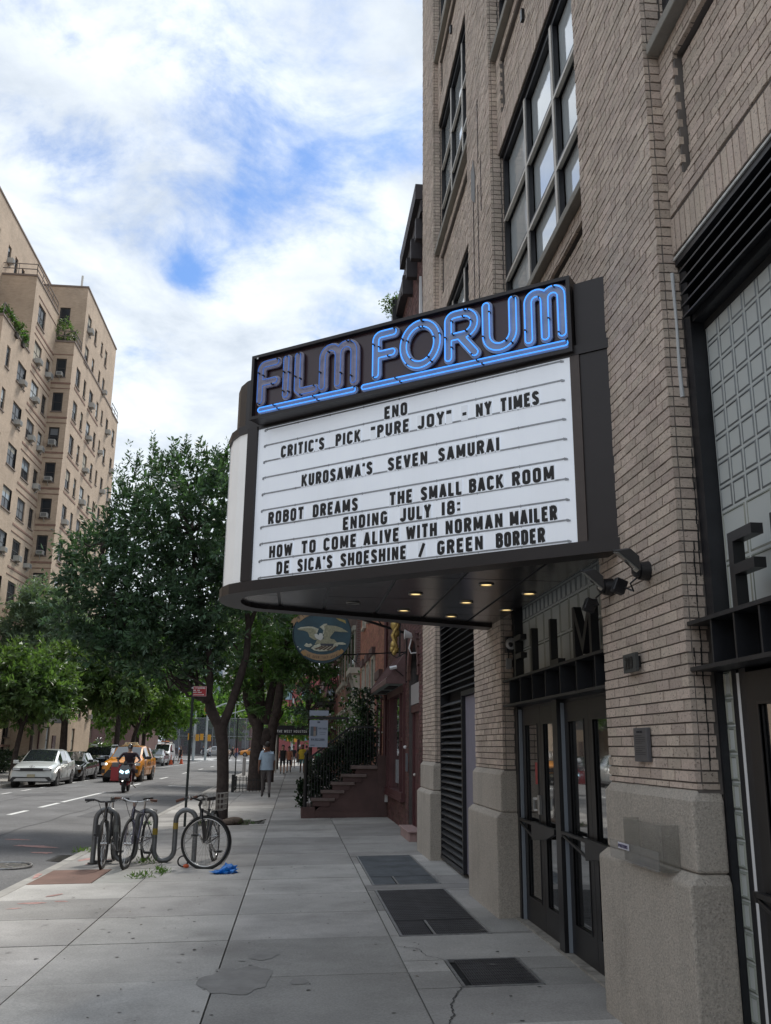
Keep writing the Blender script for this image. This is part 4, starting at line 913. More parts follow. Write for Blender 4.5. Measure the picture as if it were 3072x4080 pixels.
def neon_glyph(kind, x0, x1, z0, z1):
    h = .042; a_, b_, c_, d_ = x0 + h, x1 - h, z0 + h, z1 - h; r = .05
    cor = arc(a_ + r, d_ - r, r, r, 180, 90, 5)
    if kind == 'F': return poly([(a_, c_)] + cor + [(b_, d_)]) + poly([(a_, (c_ + d_) / 2 - .005), (b_ - .012, (c_ + d_) / 2 - .005)])
    if kind == 'I': return poly([((a_ + b_) / 2, c_), ((a_ + b_) / 2, d_)])
    if kind == 'L': return poly([(a_, d_), (a_, c_ + .03), (a_ + .03, c_), (b_, c_)])
    if kind == 'M':
        m_ = (a_ + b_) / 2; rr_ = (m_ - a_) / 2
        return poly([(a_, c_)] + arc(a_ + rr_, d_ - rr_, rr_, rr_, 180, 0, 10) + [(m_, c_)]) + poly([(m_, c_)] + arc(m_ + rr_, d_ - rr_, rr_, rr_, 180, 0, 10) + [(b_, c_)])
    if kind == 'O': return poly(arc((a_ + b_) / 2, (c_ + d_) / 2, (b_ - a_) / 2, (d_ - c_) / 2, 0, 360, 36))
    if kind == 'R':
        zm_ = (c_ + d_) / 2 - .01; rr_ = (d_ - zm_) / 2; return poly([(a_, c_)] + cor + [(b_ - rr_, d_)] + arc(b_ - rr_, d_ - rr_, rr_, rr_, 90, -90, 10) + [(a_ + .04, zm_)]) + poly([(a_ + .1, zm_), (b_, c_)])
    if kind == 'U': rr_ = (b_ - a_) / 2; return poly([(a_, d_)] + arc(a_ + rr_, c_ + rr_, rr_, rr_, 180, 360, 14) + [(b_, d_)])
NEON = [('F', .07, .325, 4.515, 4.935, 0), ('I', .345, .44, 4.52, 4.935, 0), ('L', .475, .735, 4.515, 4.935, 0), ('M', .735, 1.135, 4.515, 4.94, 0), ('F', 1.265, 1.515, 4.515, 4.945, 1), ('O', 1.525, 1.915, 4.515, 4.955, 1), ('R', 1.93, 2.24, 4.515, 4.955, 1), ('U', 2.255, 2.56, 4.515, 4.96, 1), ('M', 2.60, 2.945, 4.515, 4.965, 1)]
def nz_(x, z): return z
def neon_item(name, segs, x0, x1, z0, z1, lit, rb, rt):
    st = .005; xs = np.arange(x0 - .02, x1 + .02, st); zs = np.arange(z0 - .02, z1 + .02, st); X, Z = np.meshgrid(xs, zs); F = sdf(segs, X, Z)
    outer = contours(F, xs, zs, rb)
    cu = bpy.data.curves.new(name, 'CURVE'); cu.dimensions = '2D'; cu.fill_mode = 'BOTH'; cu.extrude = .009
    for lp in outer:
        sp = cu.splines.new('POLY'); sp.points.add(len(lp) - 1)
        for q, (x, z) in zip(sp.points, lp): q.co = (x, z, 0, 1)
        sp.use_cyclic_u = True
    tmp = bpy.data.objects.new('tmp', cu); COL.objects.link(tmp); dg = bpy.context.evaluated_depsgraph_get(); dg.update(); me = bpy.data.meshes.new_from_object(tmp.evaluated_get(dg)); bpy.data.objects.remove(tmp); bpy.data.curves.remove(cu)
    off = Vector(MQ.location)
    for v in me.vertices: x, z, d = v.co; v.co = np_(x, nz_(x, z), -.024 + d) - off
    me.materials.clear(); me.materials.append(m_back if lit else m_back2); me.name = name; o = link(bpy.data.objects.new(name, me), MQ)
    for lp in contours(F, xs, zs, rt):
        q = []
        for i, (x, z) in enumerate(lp):
            if i % 2 == 0: q.append(np_(x, nz_(x, z), .006))
        if len(q) < 6: continue
        t_ = MB().tube(q, .0047, 6, closed=True).build('neon_tube', m_neon if lit else m_neond, o, smooth=True, angle=80); t_.location = -off
        for i in range(0, len(q), max(6, len(q) // 5)):
            p = q[i]; sp = MB().cyl(p - Vector((NN.x, NN.y, 0)) * .03, p + Vector((NN.x, NN.y, 0)) * .008, .008, k=6).build('tube_support', m_sup, o); sp.location = -off
    return o
for kind, x0, x1, z0, z1, lit in NEON: neon_item('neon_letter', neon_glyph(kind, x0, x1, z0, z1), x0, x1, z0, z1, lit, .047, .028)
for x0, x1, lit in ((.085, 1.13, 1), (1.16, 2.955, 1)): neon_item('neon_underline', [((x0 + .035, 4.468), (x1 - .035, 4.468))], x0, x1, 4.43, 4.505, lit, .034, .020)
nbox(MB(), .06, .075, 4.965, 4.978, .0, .004).build('screw', m_white, MQ, world=True)
# soffit: separate glossy panels and round downlights
def clip_poly(P, f):   # keep f>=0
    out = []
    for i in range(len(P)):
        a0, b0 = P[i], P[(i + 1) % len(P)]; fa, fb = f(a0), f(b0)
        if fa >= 0: out.append(a0)
        if (fa >= 0) != (fb >= 0): t = fa / (fa - fb); out.append((a0[0] + (b0[0] - a0[0]) * t, a0[1] + (b0[1] - a0[1]) * t))
    return out
inner = plan_off(.165)
MB().prism(inner, 'z', 2.945, 2.952).build('soffit_bed', m_black, MQ, world=True)
XS = [-.6, -.19, .24, .77, 1.29, 1.80, 2.3]; YS = [5.6, 6.7, 7.1, 7.62, 8.17, 8.62, 9.1, 9.6, 10.2]
for i in range(len(XS) - 1):
    for j in range(len(YS) - 1):
        P = inner
        g_ = .014
        for f in (lambda p: p[0] - XS[i] - g_, lambda p: XS[i + 1] - g_ - p[0], lambda p: p[1] - YS[j] - g_ / 3, lambda p: YS[j + 1] - g_ / 3 - p[1]):
            P = clip_poly(P, f)
            if len(P) < 3: break
        if len(P) < 3: continue
        d_ = random.uniform(-.0012, .0012); MB().prism(P, 'z', 2.928 + d_, 2.944).build('soffit_panel', m_soff, MQ, world=True)
m_dl = mat('warm downlight', (.9, .8, .5), .4, emit=(1.0, .72, .30), estr=.95); m_dlo = mat('unlit downlight', (.25, .25, .26), .2, metal=.6)
for k, (x, y) in enumerate([(2.00, 7.7), (2.02, 8.67), (1.56, 9.2), (1.03, 8.88), (.5, 8.47), (1.02, 7.88), (1.55, 8.28), (1.54, 7.32)]):
    dl = MB().tube([(x + .06 * math.cos(q), y + .06 * math.sin(q), 2.922) for q in np.linspace(0, 2 * pi, 20, endpoint=False)], .007, 5, closed=True).build('downlight', mat('downlight rim', (.25, .24, .22), .3, metal=.5), MQ, world=True)
    b_ = MB().cyl((x, y, 2.9245), (x, y, 2.931), .045, k=20).build('lamp_disc', m_dlo if k == 4 else m_dl, dl); b_.location = -Vector(MQ.location)
# neon glow on surroundings comes from the tubes themselves
# floodlights on the brick pier
m_fl = mat('floodlight grey metal', (.05, .052, .055), .45, metal=.4); m_flg = mat('floodlight glass', (.22, .22, .20), .15, spec=1)
def flood(base, aim, lab, sens):
    t = thing('floodlight', lab, 'floodlight', base, group='motion floodlights on the near pier')
    b = Vector(base); MB().cyl((2.118, b.y, b.z), (2.06, b.y, b.z), .062, .055, 16).ball((2.055, b.y, b.z), .045, 10).build('junction_canopy', m_black, t, world=True, smooth=True)
    h = Vector(aim); MB().bar((2.05, b.y, b.z), h, .022).build('arm', m_black, t, world=True)
    n = Vector((-.62, .30, -.72)).normalized(); x = Vector((.0, 1, .0)); x = (x - n * x.dot(n)).normalized(); y = n.cross(x)
    P = []
    for s_, e_, f_ in ((.055, .035, -.065), (.118, .088, .0)):
        P += [h + x * a0 * s_ + y * b0 * e_ + n * f_ for a0, b0 in ((-1, -1), (1, -1), (1, 1), (-1, 1))]
    MB().add(P, [(3, 2, 1, 0), (0, 1, 5, 4), (1, 2, 6, 5), (2, 3, 7, 6), (3, 0, 4, 7), (4, 5, 6, 7)]).build('lamp_housing', m_fl, t, world=True, bevel=.006)
    MB().obox(h + n * .004, x, y, n, .106, .076, .0035).build('front_glass', m_flg, t, world=True)
    MB().obox(h + n * .008 + y * .08, x, y, n, .02, .012, .008).build('clip', m_alu, t, world=True)
    s_ = Vector(sens); MB().obox(s_, (0, 1, 0), (1, 0, -.4), (0.4, 0, 1), .033, .038, .045).build('motion_sensor', m_black, t, world=True, bevel=.006)
    MB().tube([(2.06, b.y, b.z - .03), (2.02, b.y + .05, b.z - .07), (2.03, b.y + .03, b.z - .12), tuple(s_ + Vector((.02, 0, 0)))], .006, 6).build('cable', m_black, t, world=True)
flood((2.06, 5.27, 2.665), (1.93, 5.13, 2.70), 'dark floodlight nearest the glass block window, tilted up from its motion sensor', (2.0, 5.46, 2.60))
flood((2.06, 5.93, 2.68), (1.93, 5.78, 2.70), 'dark floodlight farther along the pier under the marquee edge, with a motion sensor', (2.0, 6.06, 2.57))
# ================================================================== NEIGHBOURING ROW HOUSES
m_hb = mat('dark plum brick', (.110, .050, .045), .85, rand=.3, noise=.3, nscale=1.2, bump=.4, bscale=60, speck=.3, sscale=60, speckcol=(.03, .02, .02))
m_ob = mat('orange red brick', (.28, .125, .085), .85, rand=.25, noise=.2, nscale=1.5, bump=.4, bscale=60)
m_hm = mat('old mortar', (.10, .088, .085), .95, noise=.2)
m_brown = mat('brownstone', (.095, .056, .052), .85, noise=.25, nscale=1.5, bump=.5, bscale=40, stains=.5, stcol=(.06, .04, .04))
m_mar = mat('maroon painted wood', (.085, .03, .032), .5, noise=.2, nscale=3)
m_iron2 = mat('black wrought iron', (.01, .01, .011), .45)
m_cream = mat('old cream paint', (.42, .40, .34), .7, noise=.2, stains=.4, stcol=(.15, .13, .11), stscale=4)
m_hglass = mat('house window glass', (.03, .035, .037), .03, spec=1, coat=1)
h1 = thing('brick_house', 'dark plum brick house with shop window next to the cinema', 'house', (2.3, 19, 0))
def hp(mb, name, m, par, **k): return mb.build(name, m, par, world=True, **k)
hp(MB().box(2.45, 12, 15.46, 22.84, -.2, 12.0).box(2.262, 2.45, 15.46, 16.9, 0, 12).box(2.262, 2.45, 18.46, 19.0, 0, 12).box(2.262, 2.45, 22.45, 22.84, 0, 12).box(2.262, 2.45, 19, 22.45, 0, .55).box(2.262, 2.45, 19, 22.45, 2.9, 4.6).box(2.262, 2.45, 16.9, 18.46, 3.75, 4.6).box(2.262, 2.45, 15.46, 22.84, 4.6, 12), 'house_core', m_hm, h1)
HB = []
wall('x', 2.25, 15.46, 22.84, 0, 11.9, HB, holes=[(16.9, 18.46, 0, 3.7), (19.0, 22.45, .55, 2.9), (16.9, 18.2, 5.2, 7.0), (20, 21.3, 5.2, 7.0), (16.9, 18.2, 8.4, 10.2), (20, 21.3, 8.4, 10.2)], th=.03, ch=.07, bl=.21, gp=.009)
make_bricks(HB, m_hb, h1)
for (a0, a1, b0, b1) in ((16.9, 18.2, 5.2, 7.0), (20, 21.3, 5.2, 7.0), (16.9, 18.2, 8.4, 10.2), (20, 21.3, 8.4, 10.2)):
    w_ = hp(MB().box(2.245, 2.262, a0, a0 + .06, b0, b1).box(2.245, 2.262, a1 - .06, a1, b0, b1).box(2.245, 2.262, a0 + .06, a1 - .06, b1 - .06, b1).box(2.22, 2.262, a0, a1, b0, b0 + .08).box(2.245, 2.262, a0 + .06, a1 - .06, (b0 + b1) / 2 - .03, (b0 + b1) / 2 + .03), 'window', m_mar, h1)
    q = MB().box(2.255, 2.2615, a0 + .06, a1 - .06, b0 + .08, b1 - .06).build('pane', m_hglass, w_); q.location = -Vector(h1.location)
# cornice with brackets
mb = MB().box(1.98, 2.45, 15.46, 18.2, 12.02, 12.35).box(2.08, 2.45, 15.46, 18.2, 11.75, 12.0); hp(mb, 'cornice', mat('dark painted cornice', (.045, .04, .045), .6, noise=.2), h1)
for k in range(4): hp(MB().box(2.02, 2.25, 15.7 + k * .75, 15.85 + k * .75, 11.3, 11.75), 'cornice_bracket', MATS['dark painted cornice'], h1)
hp(MB().box(2.08, 2.45, 18.2, 22.8, 11.75, 12.0), 'cornice', MATS['dark painted cornice'], h1)
hp(MB().prism([(16.2, 9.2), (16.5, 9.2), (16.45, 10.9)], 'x', 2.19, 2.24), 'wall_sign_blade', m_white, h1)
# doorway with arch
hp(MB().box(2.33, 2.45, 16.9, 17.0, .12, 2.3).box(2.33, 2.45, 18.36, 18.46, .12, 2.3).box(2.30, 2.45, 16.9, 18.46, 2.28, 2.42), 'door_surround', m_mar, h1)
dd = hp(MB().box(2.37, 2.42, 17.0, 18.36, .12, 2.28), 'door', mat('maroon door', (.10, .03, .033), .4), h1)
for b0, b1 in ((.3, .85), (.95, 1.5), (1.6, 2.15)):
    for a0 in (17.1, 17.72): q = MB().box(2.362, 2.37, a0, a0 + .54, b0, b1).build('door_panel', m_mar, dd, bevel=.006); q.location = -Vector(h1.location)
q = MB().ball((2.34, 18.2, 1.1), .03, 8).build('door_knob', m_alu, dd); q.location = -Vector(h1.location)
hp(MB().box(2.29, 2.45, 16.95, 18.4, 2.43, 2.82), 'transom_panel', mat('pale sign panel', (.35, .33, .33), .6), h1)
ar = [(16.95, 2.86), (18.41, 2.86)] + arc(17.68, 3.0, .73, .68, 0, 180, 14)
hp(MB().prism(ar, 'x', 2.36, 2.40), 'arched_window', m_hglass, h1)
mb = MB()
for i in range(15):
    an = pi * i / 14; mb.obox((2.25, 17.68 + .8 * math.cos(an), 3.0 + .75 * math.sin(an)), (1, 0, 0), (0, math.cos(an), math.sin(an)), (0, -math.sin(an), math.cos(an)), .03, .1, .075)
hp(mb, 'arch_voussoirs', m_hb, h1)
hp(MB().box(2.262, 2.45, 16.9, 16.95, 2.82, 3.7).box(2.262, 2.45, 18.42, 18.46, 2.82, 3.7).box(2.262, 2.3, 16.9, 18.46, 3.72, 3.76), 'arch_fill', m_hm, h1)
hp(MB().box(2.06, 2.45, 16.75, 18.1, -.02, .15).box(2.03, 2.3, 16.7, 18.15, .15, .18), 'door_step', mat('pink stone step', (.36, .25, .235), .8, noise=.15), h1, bevel=.01)
# shop window
fr = MB(); X0 = 2.20
for y in (19.0, 19.62, 21.7, 22.37): fr.box(X0, 2.33, y, y + .085, .72, 2.82)
fr.box(X0 - .03, 2.33, 18.98, 22.47, .58, .72).box(X0 - .05, 2.33, 18.96, 22.49, .545, .60).box(X0, 2.33, 18.98, 22.47, 2.74, 2.9).box(X0 + .02, 2.3, 19.085, 19.62, 1.75, 1.82).box(X0 + .02, 2.3, 21.78, 22.37, 1.75, 1.82)
sw = hp(fr, 'shop_window', m_mar, h1)
for a0, a1 in ((19.085, 19.62), (19.705, 21.7), (21.785, 22.37)):
    q = MB().box(2.29, 2.295, a0, a1, .72, 2.74).build('shop_pane', m_hglass, sw); q.location = -Vector(h1.location)
hp(MB().box(2.31, 2.45, 19.0, 22.4, .6, 2.85), 'shop_interior', mat('dim interior', (.04, .035, .03), .8, noise=.6, nscale=2), h1)
hp(MB().box(2.282, 2.288, 20.2, 21.1, .85, 1.35), 'shop_notice', mat('shop notice', (.22, .24, .27), .6, noise=.4, nscale=18), h1)
hp(MB().box(2.18, 2.25, 22.5, 22.62, .35, .52), 'meter_box', mat('white box', (.5, .5, .5), .5), h1)
# sloping metal hood above shop window
m_hood = mat('weathered copper hood', (.16, .095, .095), .55, noise=.3, nscale=4, stains=.5, stcol=(.07, .05, .05), stscale=5)
hd = [(1.84, 2.90), (1.84, 3.0), (1.86, 3.02), (2.246, 3.55), (2.246, 2.90)]
hp(MB().prism(hd, 'y', 19.0, 23.0), 'hood', m_hood, h1)
for k in range(12): hp(MB().bar((1.858, 19.05 + k * .355, 3.03), (2.238, 19.05 + k * .355, 3.56), .02, .014), 'hood_seam', m_hood, h1)
hp(MB().box(1.86, 2.24, 19.05, 22.95, 2.885, 2.898), 'hood_soffit', mat('grey green hood soffit', (.20, .24, .23), .7, noise=.15), h1)
hp(MB().box(1.95, 2.15, 19.5, 20.6, 2.87, 2.884).box(1.95, 2.15, 21.2, 22.3, 2.87, 2.884), 'soffit_vent', m_void, h1)
hp(MB().tube([(2.20, 22.86, 0), (2.20, 22.86, 11.7)], .045, 8), 'downpipe', m_mar, h1)
t = thing('intercom_panel', 'small intercom and mail slot beside the maroon door', 'intercom', (2.22, 18.6, 1.3)); MB().box(2.215, 2.248, 18.53, 18.66, 1.15, 1.5).build('panel', mat('steel panel', (.2, .22, .24), .4, metal=.6), t, world=True); MB().ball((2.2, 18.6, 1.62), .035, 8).build('bell', m_white, t, world=True)
# lamp and small floodlight
t = thing('wall_lamp', 'white bell shaped wall lamp near the arched doorway', 'lamp', (2.2, 17.1, 3.6)); MB().tube([(2.13, 17.0, 3.62), (2.10, 17.0, 3.66), (2.02, 17.0, 3.68), (1.99, 17.0, 3.68)], [.02, .055, .075, .095], 12).build('lamp_shade', mat('white enamel', (.7, .7, .7), .35), t, world=True, smooth=True)
MB().tube([(2.25, 17.05, 3.35), (2.12, 17.03, 3.33), (2.08, 17.02, 3.42), (2.12, 17.0, 3.6)], .014, 8).build('lamp_arm', m_white, t, world=True)
t = thing('sign_floodlight', 'small white floodlight clamped above the shop hood', 'floodlight', (2.0, 18.9, 3.25)); MB().obox((1.98, 18.9, 3.22), (1, 0, .2), (0, 1, .4), (-.2, -.4, 1), .075, .05, .02).build('lamp_head', m_white, t, world=True); MB().bar((2.0, 18.92, 3.2), (2.2, 18.95, 3.05), .015).build('bracket', m_iron2, t, world=True)
# iron brackets + round eagle sign + golden ornament
t = thing('sign_bracket', 'long black iron bracket holding the round eagle sign off the brick house', 'bracket', (2.2, 18.7, 3.9))
mb = MB(); mb.bar((2.25, 18.7, 3.90), (.5, 18.05, 4.32), .045).bar((2.25, 18.7, 3.52), (.4, 18.08, 3.35), .025).bar((2.24, 18.72, 2.9), (2.24, 18.72, 3.9), .03)
for k in range(5): u = .15 + k * .17; mb.bar((2.25 - 1.7 * u, 18.7 - .63 * u, 3.9 + .4 * u), (2.25 - 1.7 * u - .12, 18.65 - .63 * u, 3.9 + .4 * u + .14), .02)
mb.tube([(2.2, 18.6, 3.5), (2.0, 18.5, 3.38), (1.9, 18.5, 3.45), (1.95, 18.5, 3.5)], .012, 6).bar((1.2, 18.3, 3.44), (1.15, 18.2, 3.25), .02).bar((.95, 18.2, 3.42), (1.2, 18.3, 3.22), .015)
mb.build('bracket_bars', m_iron2, t, world=True)
t = thing('gold_ornament', 'gilded carved ornament hanging from the iron bracket beside the eagle sign', 'ornament', (1.84, 17.4, 3.36)); m_gold = mat('gilding', (.42, .30, .10), .4, metal=.6, noise=.4, nscale=12)
mb = MB(); cs = [(1.85, 17.4, 3.9, .09), (1.87, 17.4, 3.75, .075), (1.85, 17.4, 3.62, .055), (1.83, 17.4, 3.52, .07), (1.80, 17.4, 3.44, .05), (1.88, 17.4, 3.44, .05), (1.84, 17.4, 3.38, .05), (1.82, 17.4, 4.02, .06), (1.90, 17.4, 4.05, .05)]
for x, y, z, r in cs: mb.ball((x, y, z), r, 10, (1, .8, 1.25))
mb.tube([(1.80, 17.4, 4.1), (1.9, 17.38, 3.9), (1.8, 17.36, 3.7), (1.88, 17.38, 3.5), (1.83, 17.4, 3.36)], [.03, .045, .04, .035, .02], 8); mb.build('figure', m_gold, t, world=True, smooth=True, angle=70)
MB().box(1.93, 1.96, 17.38, 17.43, 3.3, 4.1).build('backing_rod', m_iron2, t, world=True)
es = thing('eagle_sign', 'round blue painted hanging sign with a white eagle and tan ribbons', 'sign', (.46, 18.0, 3.2))
EC = Vector((.46, 18.0, 3.78)); m_eb = mat('painted night blue board', (.022, .062, .085), .5, noise=.3, nscale=3)
def disc(r, y0, y1): return MB().tube([(EC.x, y0, EC.z), (EC.x, y1, EC.z)], r, 48)
disc(.575, 18.0, 18.05).build('board', m_eb, es, world=True)
MB().tube([(EC.x + .575 * math.cos(a_), 18.0, EC.z + .575 * math.sin(a_)) for a_ in np.linspace(0, 2 * pi, 48, endpoint=False)], .014, 6, closed=True).build('rim', mat('dark blue rim', (.012, .03, .04), .5), es, world=True)
def ep_(pts, d=.006, y=17.996):   # picture px of the sign (x 130-1520, y 0..1300) to the board
    return [(EC.x + (x - 820) / 1390 * 1.15, EC.z - (y_ - 620) / 1390 * 1.15) for x, y_ in pts]
m_ew = mat('painted eagle cream', (.44, .45, .36), .6, noise=.25, nscale=25); m_ew2 = mat('painted feather tan', (.26, .26, .18), .6, noise=.3, nscale=30); m_rib = mat('painted ribbon tan', (.30, .20, .11), .6, noise=.2, nscale=10); m_ebr = mat('painted brown stripe', (.10, .07, .05), .6); m_ehd = mat('painted white head', (.52, .54, .52), .6)
def flat(name, pts, m, y=17.996): MB().prism(ep_(pts), 'y', y - .004, y).build(name, m, es, world=True)
flat('left_wing', [(220, 525), (300, 480), (480, 458), (640, 470), (725, 510), (720, 580), (680, 640), (660, 700), (720, 770), (640, 770), (580, 740), (520, 700), (500, 640), (470, 590), (380, 555), (260, 545)], m_ew2)
flat('left_wing_edge', [(220, 525), (300, 480), (480, 455), (600, 460), (735, 510), (700, 600), (670, 600), (665, 530), (560, 490), (400, 500)], m_ew, 17.9915)
flat('right_wing', [(760, 460), (860, 385), (930, 380), (945, 415), (1150, 430), (1300, 480), (1450, 570), (1260, 570), (1120, 555), (1090, 600), (1040, 660), (1010, 710), (1040, 770), (900, 790), (850, 700), (870, 600), (850, 500)], m_ew2)
flat('right_wing_edge', [(755, 465), (860, 385), (935, 378), (920, 410), (860, 440), (880, 520), (860, 630), (830, 640), (850, 540), (800, 490)], m_ew, 17.9915)
flat('body', [(700, 780), (830, 740), (1000, 740), (1110, 750), (1190, 830), (1100, 870), (900, 850), (720, 860), (650, 880)], m_ew2, 17.991)
flat('head', [(640, 630), (700, 625), (730, 665), (760, 610), (820, 615), (850, 690), (830, 750), (790, 785), (700, 750), (650, 700)], m_ehd, 17.9905)
flat('shield', [(565, 970), (640, 900), (760, 860), (1180, 850), (1210, 900), (1100, 980), (950, 1030), (760, 1045), (640, 1020)], m_ew, 17.992)
for k in range(5): flat('shield_stripe', [(640 + k * 95, 985 + k * 8), (690 + k * 95, 1005 + k * 6), (860 + k * 80, 925 - k * 2), (820 + k * 80, 910)], m_ebr, 17.9878)
flat('shield_field', [(780, 862), (1110, 855), (1090, 915), (800, 905)], mat('painted slate', (.04, .045, .06), .6), 17.9835)
flat('arrows', [(1110, 860), (1180, 825), (1240, 820), (1330, 820), (1410, 860), (1330, 875), (1230, 870), (1120, 885)], m_ew, 17.987)
flat('olive_branch', [(400, 910), (450, 850), (500, 880), (560, 860), (600, 900), (530, 950), (480, 945), (430, 935)], m_ew, 17.992)
flat('dot', [(235, 935), (265, 935), (265, 955), (235, 955)], m_ehd, 17.992); flat('dot', [(290, 970), (335, 990), (300, 1030)], m_ehd, 17.992)
rib = [(330 + 0, 1080)] + [(820 + 620 * math.cos(math.radians(q)), 620 + 500 * math.sin(math.radians(q))) for q in range(130, 49, -10)] + [(1340, 1060)] + [(820 + 620 * math.cos(math.radians(q)), 760 + 500 * math.sin(math.radians(q))) for q in range(50, 131, 10)] + [(400, 1160)]
flat('lower_ribbon', rib, m_rib, 17.992)
flat('ribbon_tail', [(370, 1020), (460, 1100), (430, 1160), (320, 1080)], mat('ribbon tail', (.33, .20, .08), .6), 17.987); flat('ribbon_tail', [(1290, 970), (1350, 1030), (1300, 1100), (1200, 1090)], MATS['ribbon tail'], 17.987)
flat('upper_ribbon', [(210, 330), (250, 365), (410, 240), (560, 165), (700, 120), (640, 40), (460, 90), (280, 170), (160, 270)], m_rib, 17.992)
flat('ribbon_end', [(60, 370), (150, 240), (215, 330), (180, 370), (130, 460), (125, 390)], m_rib, 17.991)
flat('ribbon_end', [(1140, 240), (1240, 250), (1370, 290), (1390, 370), (1300, 320), (1230, 300)], mat('ribbon ochre', (.30, .24, .08), .6), 17.991)
for i, c in enumerate('Protect'):
    an = math.radians(142 - i * 9.3); p = Vector((820 + 690 * math.cos(an), 620 - 560 * math.sin(an) + 20)); q = ep_([tuple(p)])[0]; an2 = math.radians(52 - i * 8.2)
    mb = MB(); text(mb, c if c in GL else c.upper(), (q[0], 17.986, q[1]), (math.cos(an2), 0, math.sin(an2)), (-math.sin(an2), 0, math.cos(an2)), .072 if c.isupper() else .075, width=.04, th=.14, normal=(0, -1, 0)); mb.build('ribbon_lettering', m_black, es, world=True)
for i, c in enumerate('US OVER THAT AREA'):
    if c == ' ': continue
    q = ep_([(470 + i * 44, 1165 + 55 * math.sin(pi * i / 16))])[0]; mb = MB(); text(mb, c, (q[0], 17.986, q[1]), (1, 0, (i - 8) * .03), (-(i - 8) * .03, 0, 1), .05, width=.026, th=.14, normal=(0, -1, 0)); mb.build('ribbon_lettering', m_ebr, es, world=True)
MB().bar((.2, 18.02, 4.33), (.2, 18.02, 4.28), .02).bar((.75, 18.02, 4.33), (.75, 18.02, 4.27), .02).build('hanger', m_iron2, es, world=True)
# balcony grille beyond sign
# ---- second house with stoop
h2 = thing('stoop_house', 'orange red brick row house behind the brownstone stoop', 'house', (2.3, 28, 0))
hp(MB().box(2.45, 12, 22.86, 33.0, -.2, 12.2).box(2.262, 2.45, 22.86, 33.0, 3.0, 12.1).box(2.262, 2.45, 22.86, 33.0, -.2, 3.0), 'house_core', m_hm, h2)
H2 = []; win2 = [(26.6, 27.6, 2.2, 4.25), (28.6, 29.5, 2.2, 4.25), (30.5, 31.4, 2.2, 4.25), (24.2, 25.4, 1.2, 3.4)] + [(24.2 + 2.1 * k, 25.2 + 2.1 * k, 5.6 + 3 * r, 7.4 + 3 * r) for k in range(4) for r in range(2)]
wall('x', 2.25, 22.90, 33.0, 0, 12.1, H2, holes=win2, th=.03, ch=.07, bl=.21, gp=.01)
make_bricks(H2, m_ob, h2, 150)
for a0, a1, b0, b1 in win2:
    w_ = hp(MB().box(2.20, 2.262, a0, a0 + .09, b0, b1).box(2.20, 2.262, a1 - .09, a1, b0, b1).box(2.20, 2.262, a0 + .09, a1 - .09, b1 - .09, b1).box(2.16, 2.262, a0 - .05, a1 + .05, b0 - .08, b0), 'window', m_cream if b0 > 2 else m_mar, h2)
    q = MB().box(2.225, 2.235, a0 + .09, a1 - .09, b0, b1 - .09).build('pane', m_hglass, w_); q.location = -Vector(h2.location)
    hp(MB().box(2.14, 2.25, a0 - .08, a1 + .08, b1, b1 + .22), 'window_lintel', m_brown, h2)
hp(MB().box(1.9, 2.5, 22.9, 33, 12.2, 12.6), 'cornice', m_brown, h2)
for y in (33.02, 34.6): hp(MB().box(2.05, 2.25, y, y + .25, .2, 3.6).prism([(1.95, 4.2), (2.1, 3.6), (2.25, 3.6), (2.25, 4.2)], 'y', y, y + .25), 'door_pilaster', m_cream, h2)
hp(MB().box(1.85, 2.3, 32.9, 35.0, 4.2, 4.4), 'door_hood', m_cream, h2)
# ---- stoop
m_st = m_brown
so = thing('stoop', 'dark brownstone stoop with five broad steps and a closed side wall', 'stairs', (1.2, 23.5, 0))
Y0, Y1 = 22.6, 24.2
steps = [(.20, .22), (.42, .43), (.65, .61), (.88, .80), (1.12, .985)]
for i, (x, z) in enumerate(steps):
    x1 = steps[i + 1][0] + .10 if i < 4 else 1.5
    if i == 0: hp(MB().box(x, .53, Y0 - .02, Y1, -.05, z), 'step', m_st, so, bevel=.01); continue
    hp(MB().box(x, x1 + .24, Y0 - .03, Y1, z - .075, z), 'step', mat('worn step edge', (.16, .12, .11), .85, noise=.2), so, bevel=.014)
    hp(MB().box(x + .05, x1 + .12, Y0, Y1, z - .19, z - .076), 'riser', m_st, so)
hp(MB().box(1.36, 2.0, Y0 - .03, Y1, 1.10, 1.185), 'landing_slab', MATS['worn step edge'], so, bevel=.014)
hp(MB().prism([(.53, 0), (.53, .14), (.75, .33), (.98, .5), (1.2, .7), (1.42, .9), (1.5, 1.1), (2.24, 1.1), (2.24, 0)], 'y', Y0 + .03, Y1), 'side_wall', m_st, so)
hp(MB().box(2.0, 2.24, Y0 - .03, Y0 + .2, .0, 1.42).box(.5, 2.22, Y0 - .01, Y0 + .028, -.02, .12), 'end_pier', m_st, so)
rl = thing('stoop_railing', 'black iron railing climbing the brownstone stoop', 'railing', (.35, 22.7, .2))
mb = MB(); mb.bar((.30, 22.66, 1.30), (1.36, 22.66, 2.09), .045).bar((1.36, 22.66, 2.09), (1.96, 22.66, 2.09), .045); mb.build('handrail', m_iron2, rl, world=True)
MB().cyl((.28, 22.66, .2), (.28, 22.66, 1.38), .05, k=10).ball((.28, 22.66, 1.43), .06, 10).build('newel_post', m_iron2, rl, world=True)
for k in range(24):
    x = .36 + k * .07; zt = 1.30 + (x - .30) * (.79 / 1.06) if x < 1.36 else 2.09; zb = .22
    for (sx, sz) in steps[1:] + [(1.36, 1.185)]:
        if x > sx + .02: zb = sz
    MB().box(x - .008, x + .008, 22.652, 22.668, zb, zt - .02).build('baluster', m_iron2, rl, world=True)
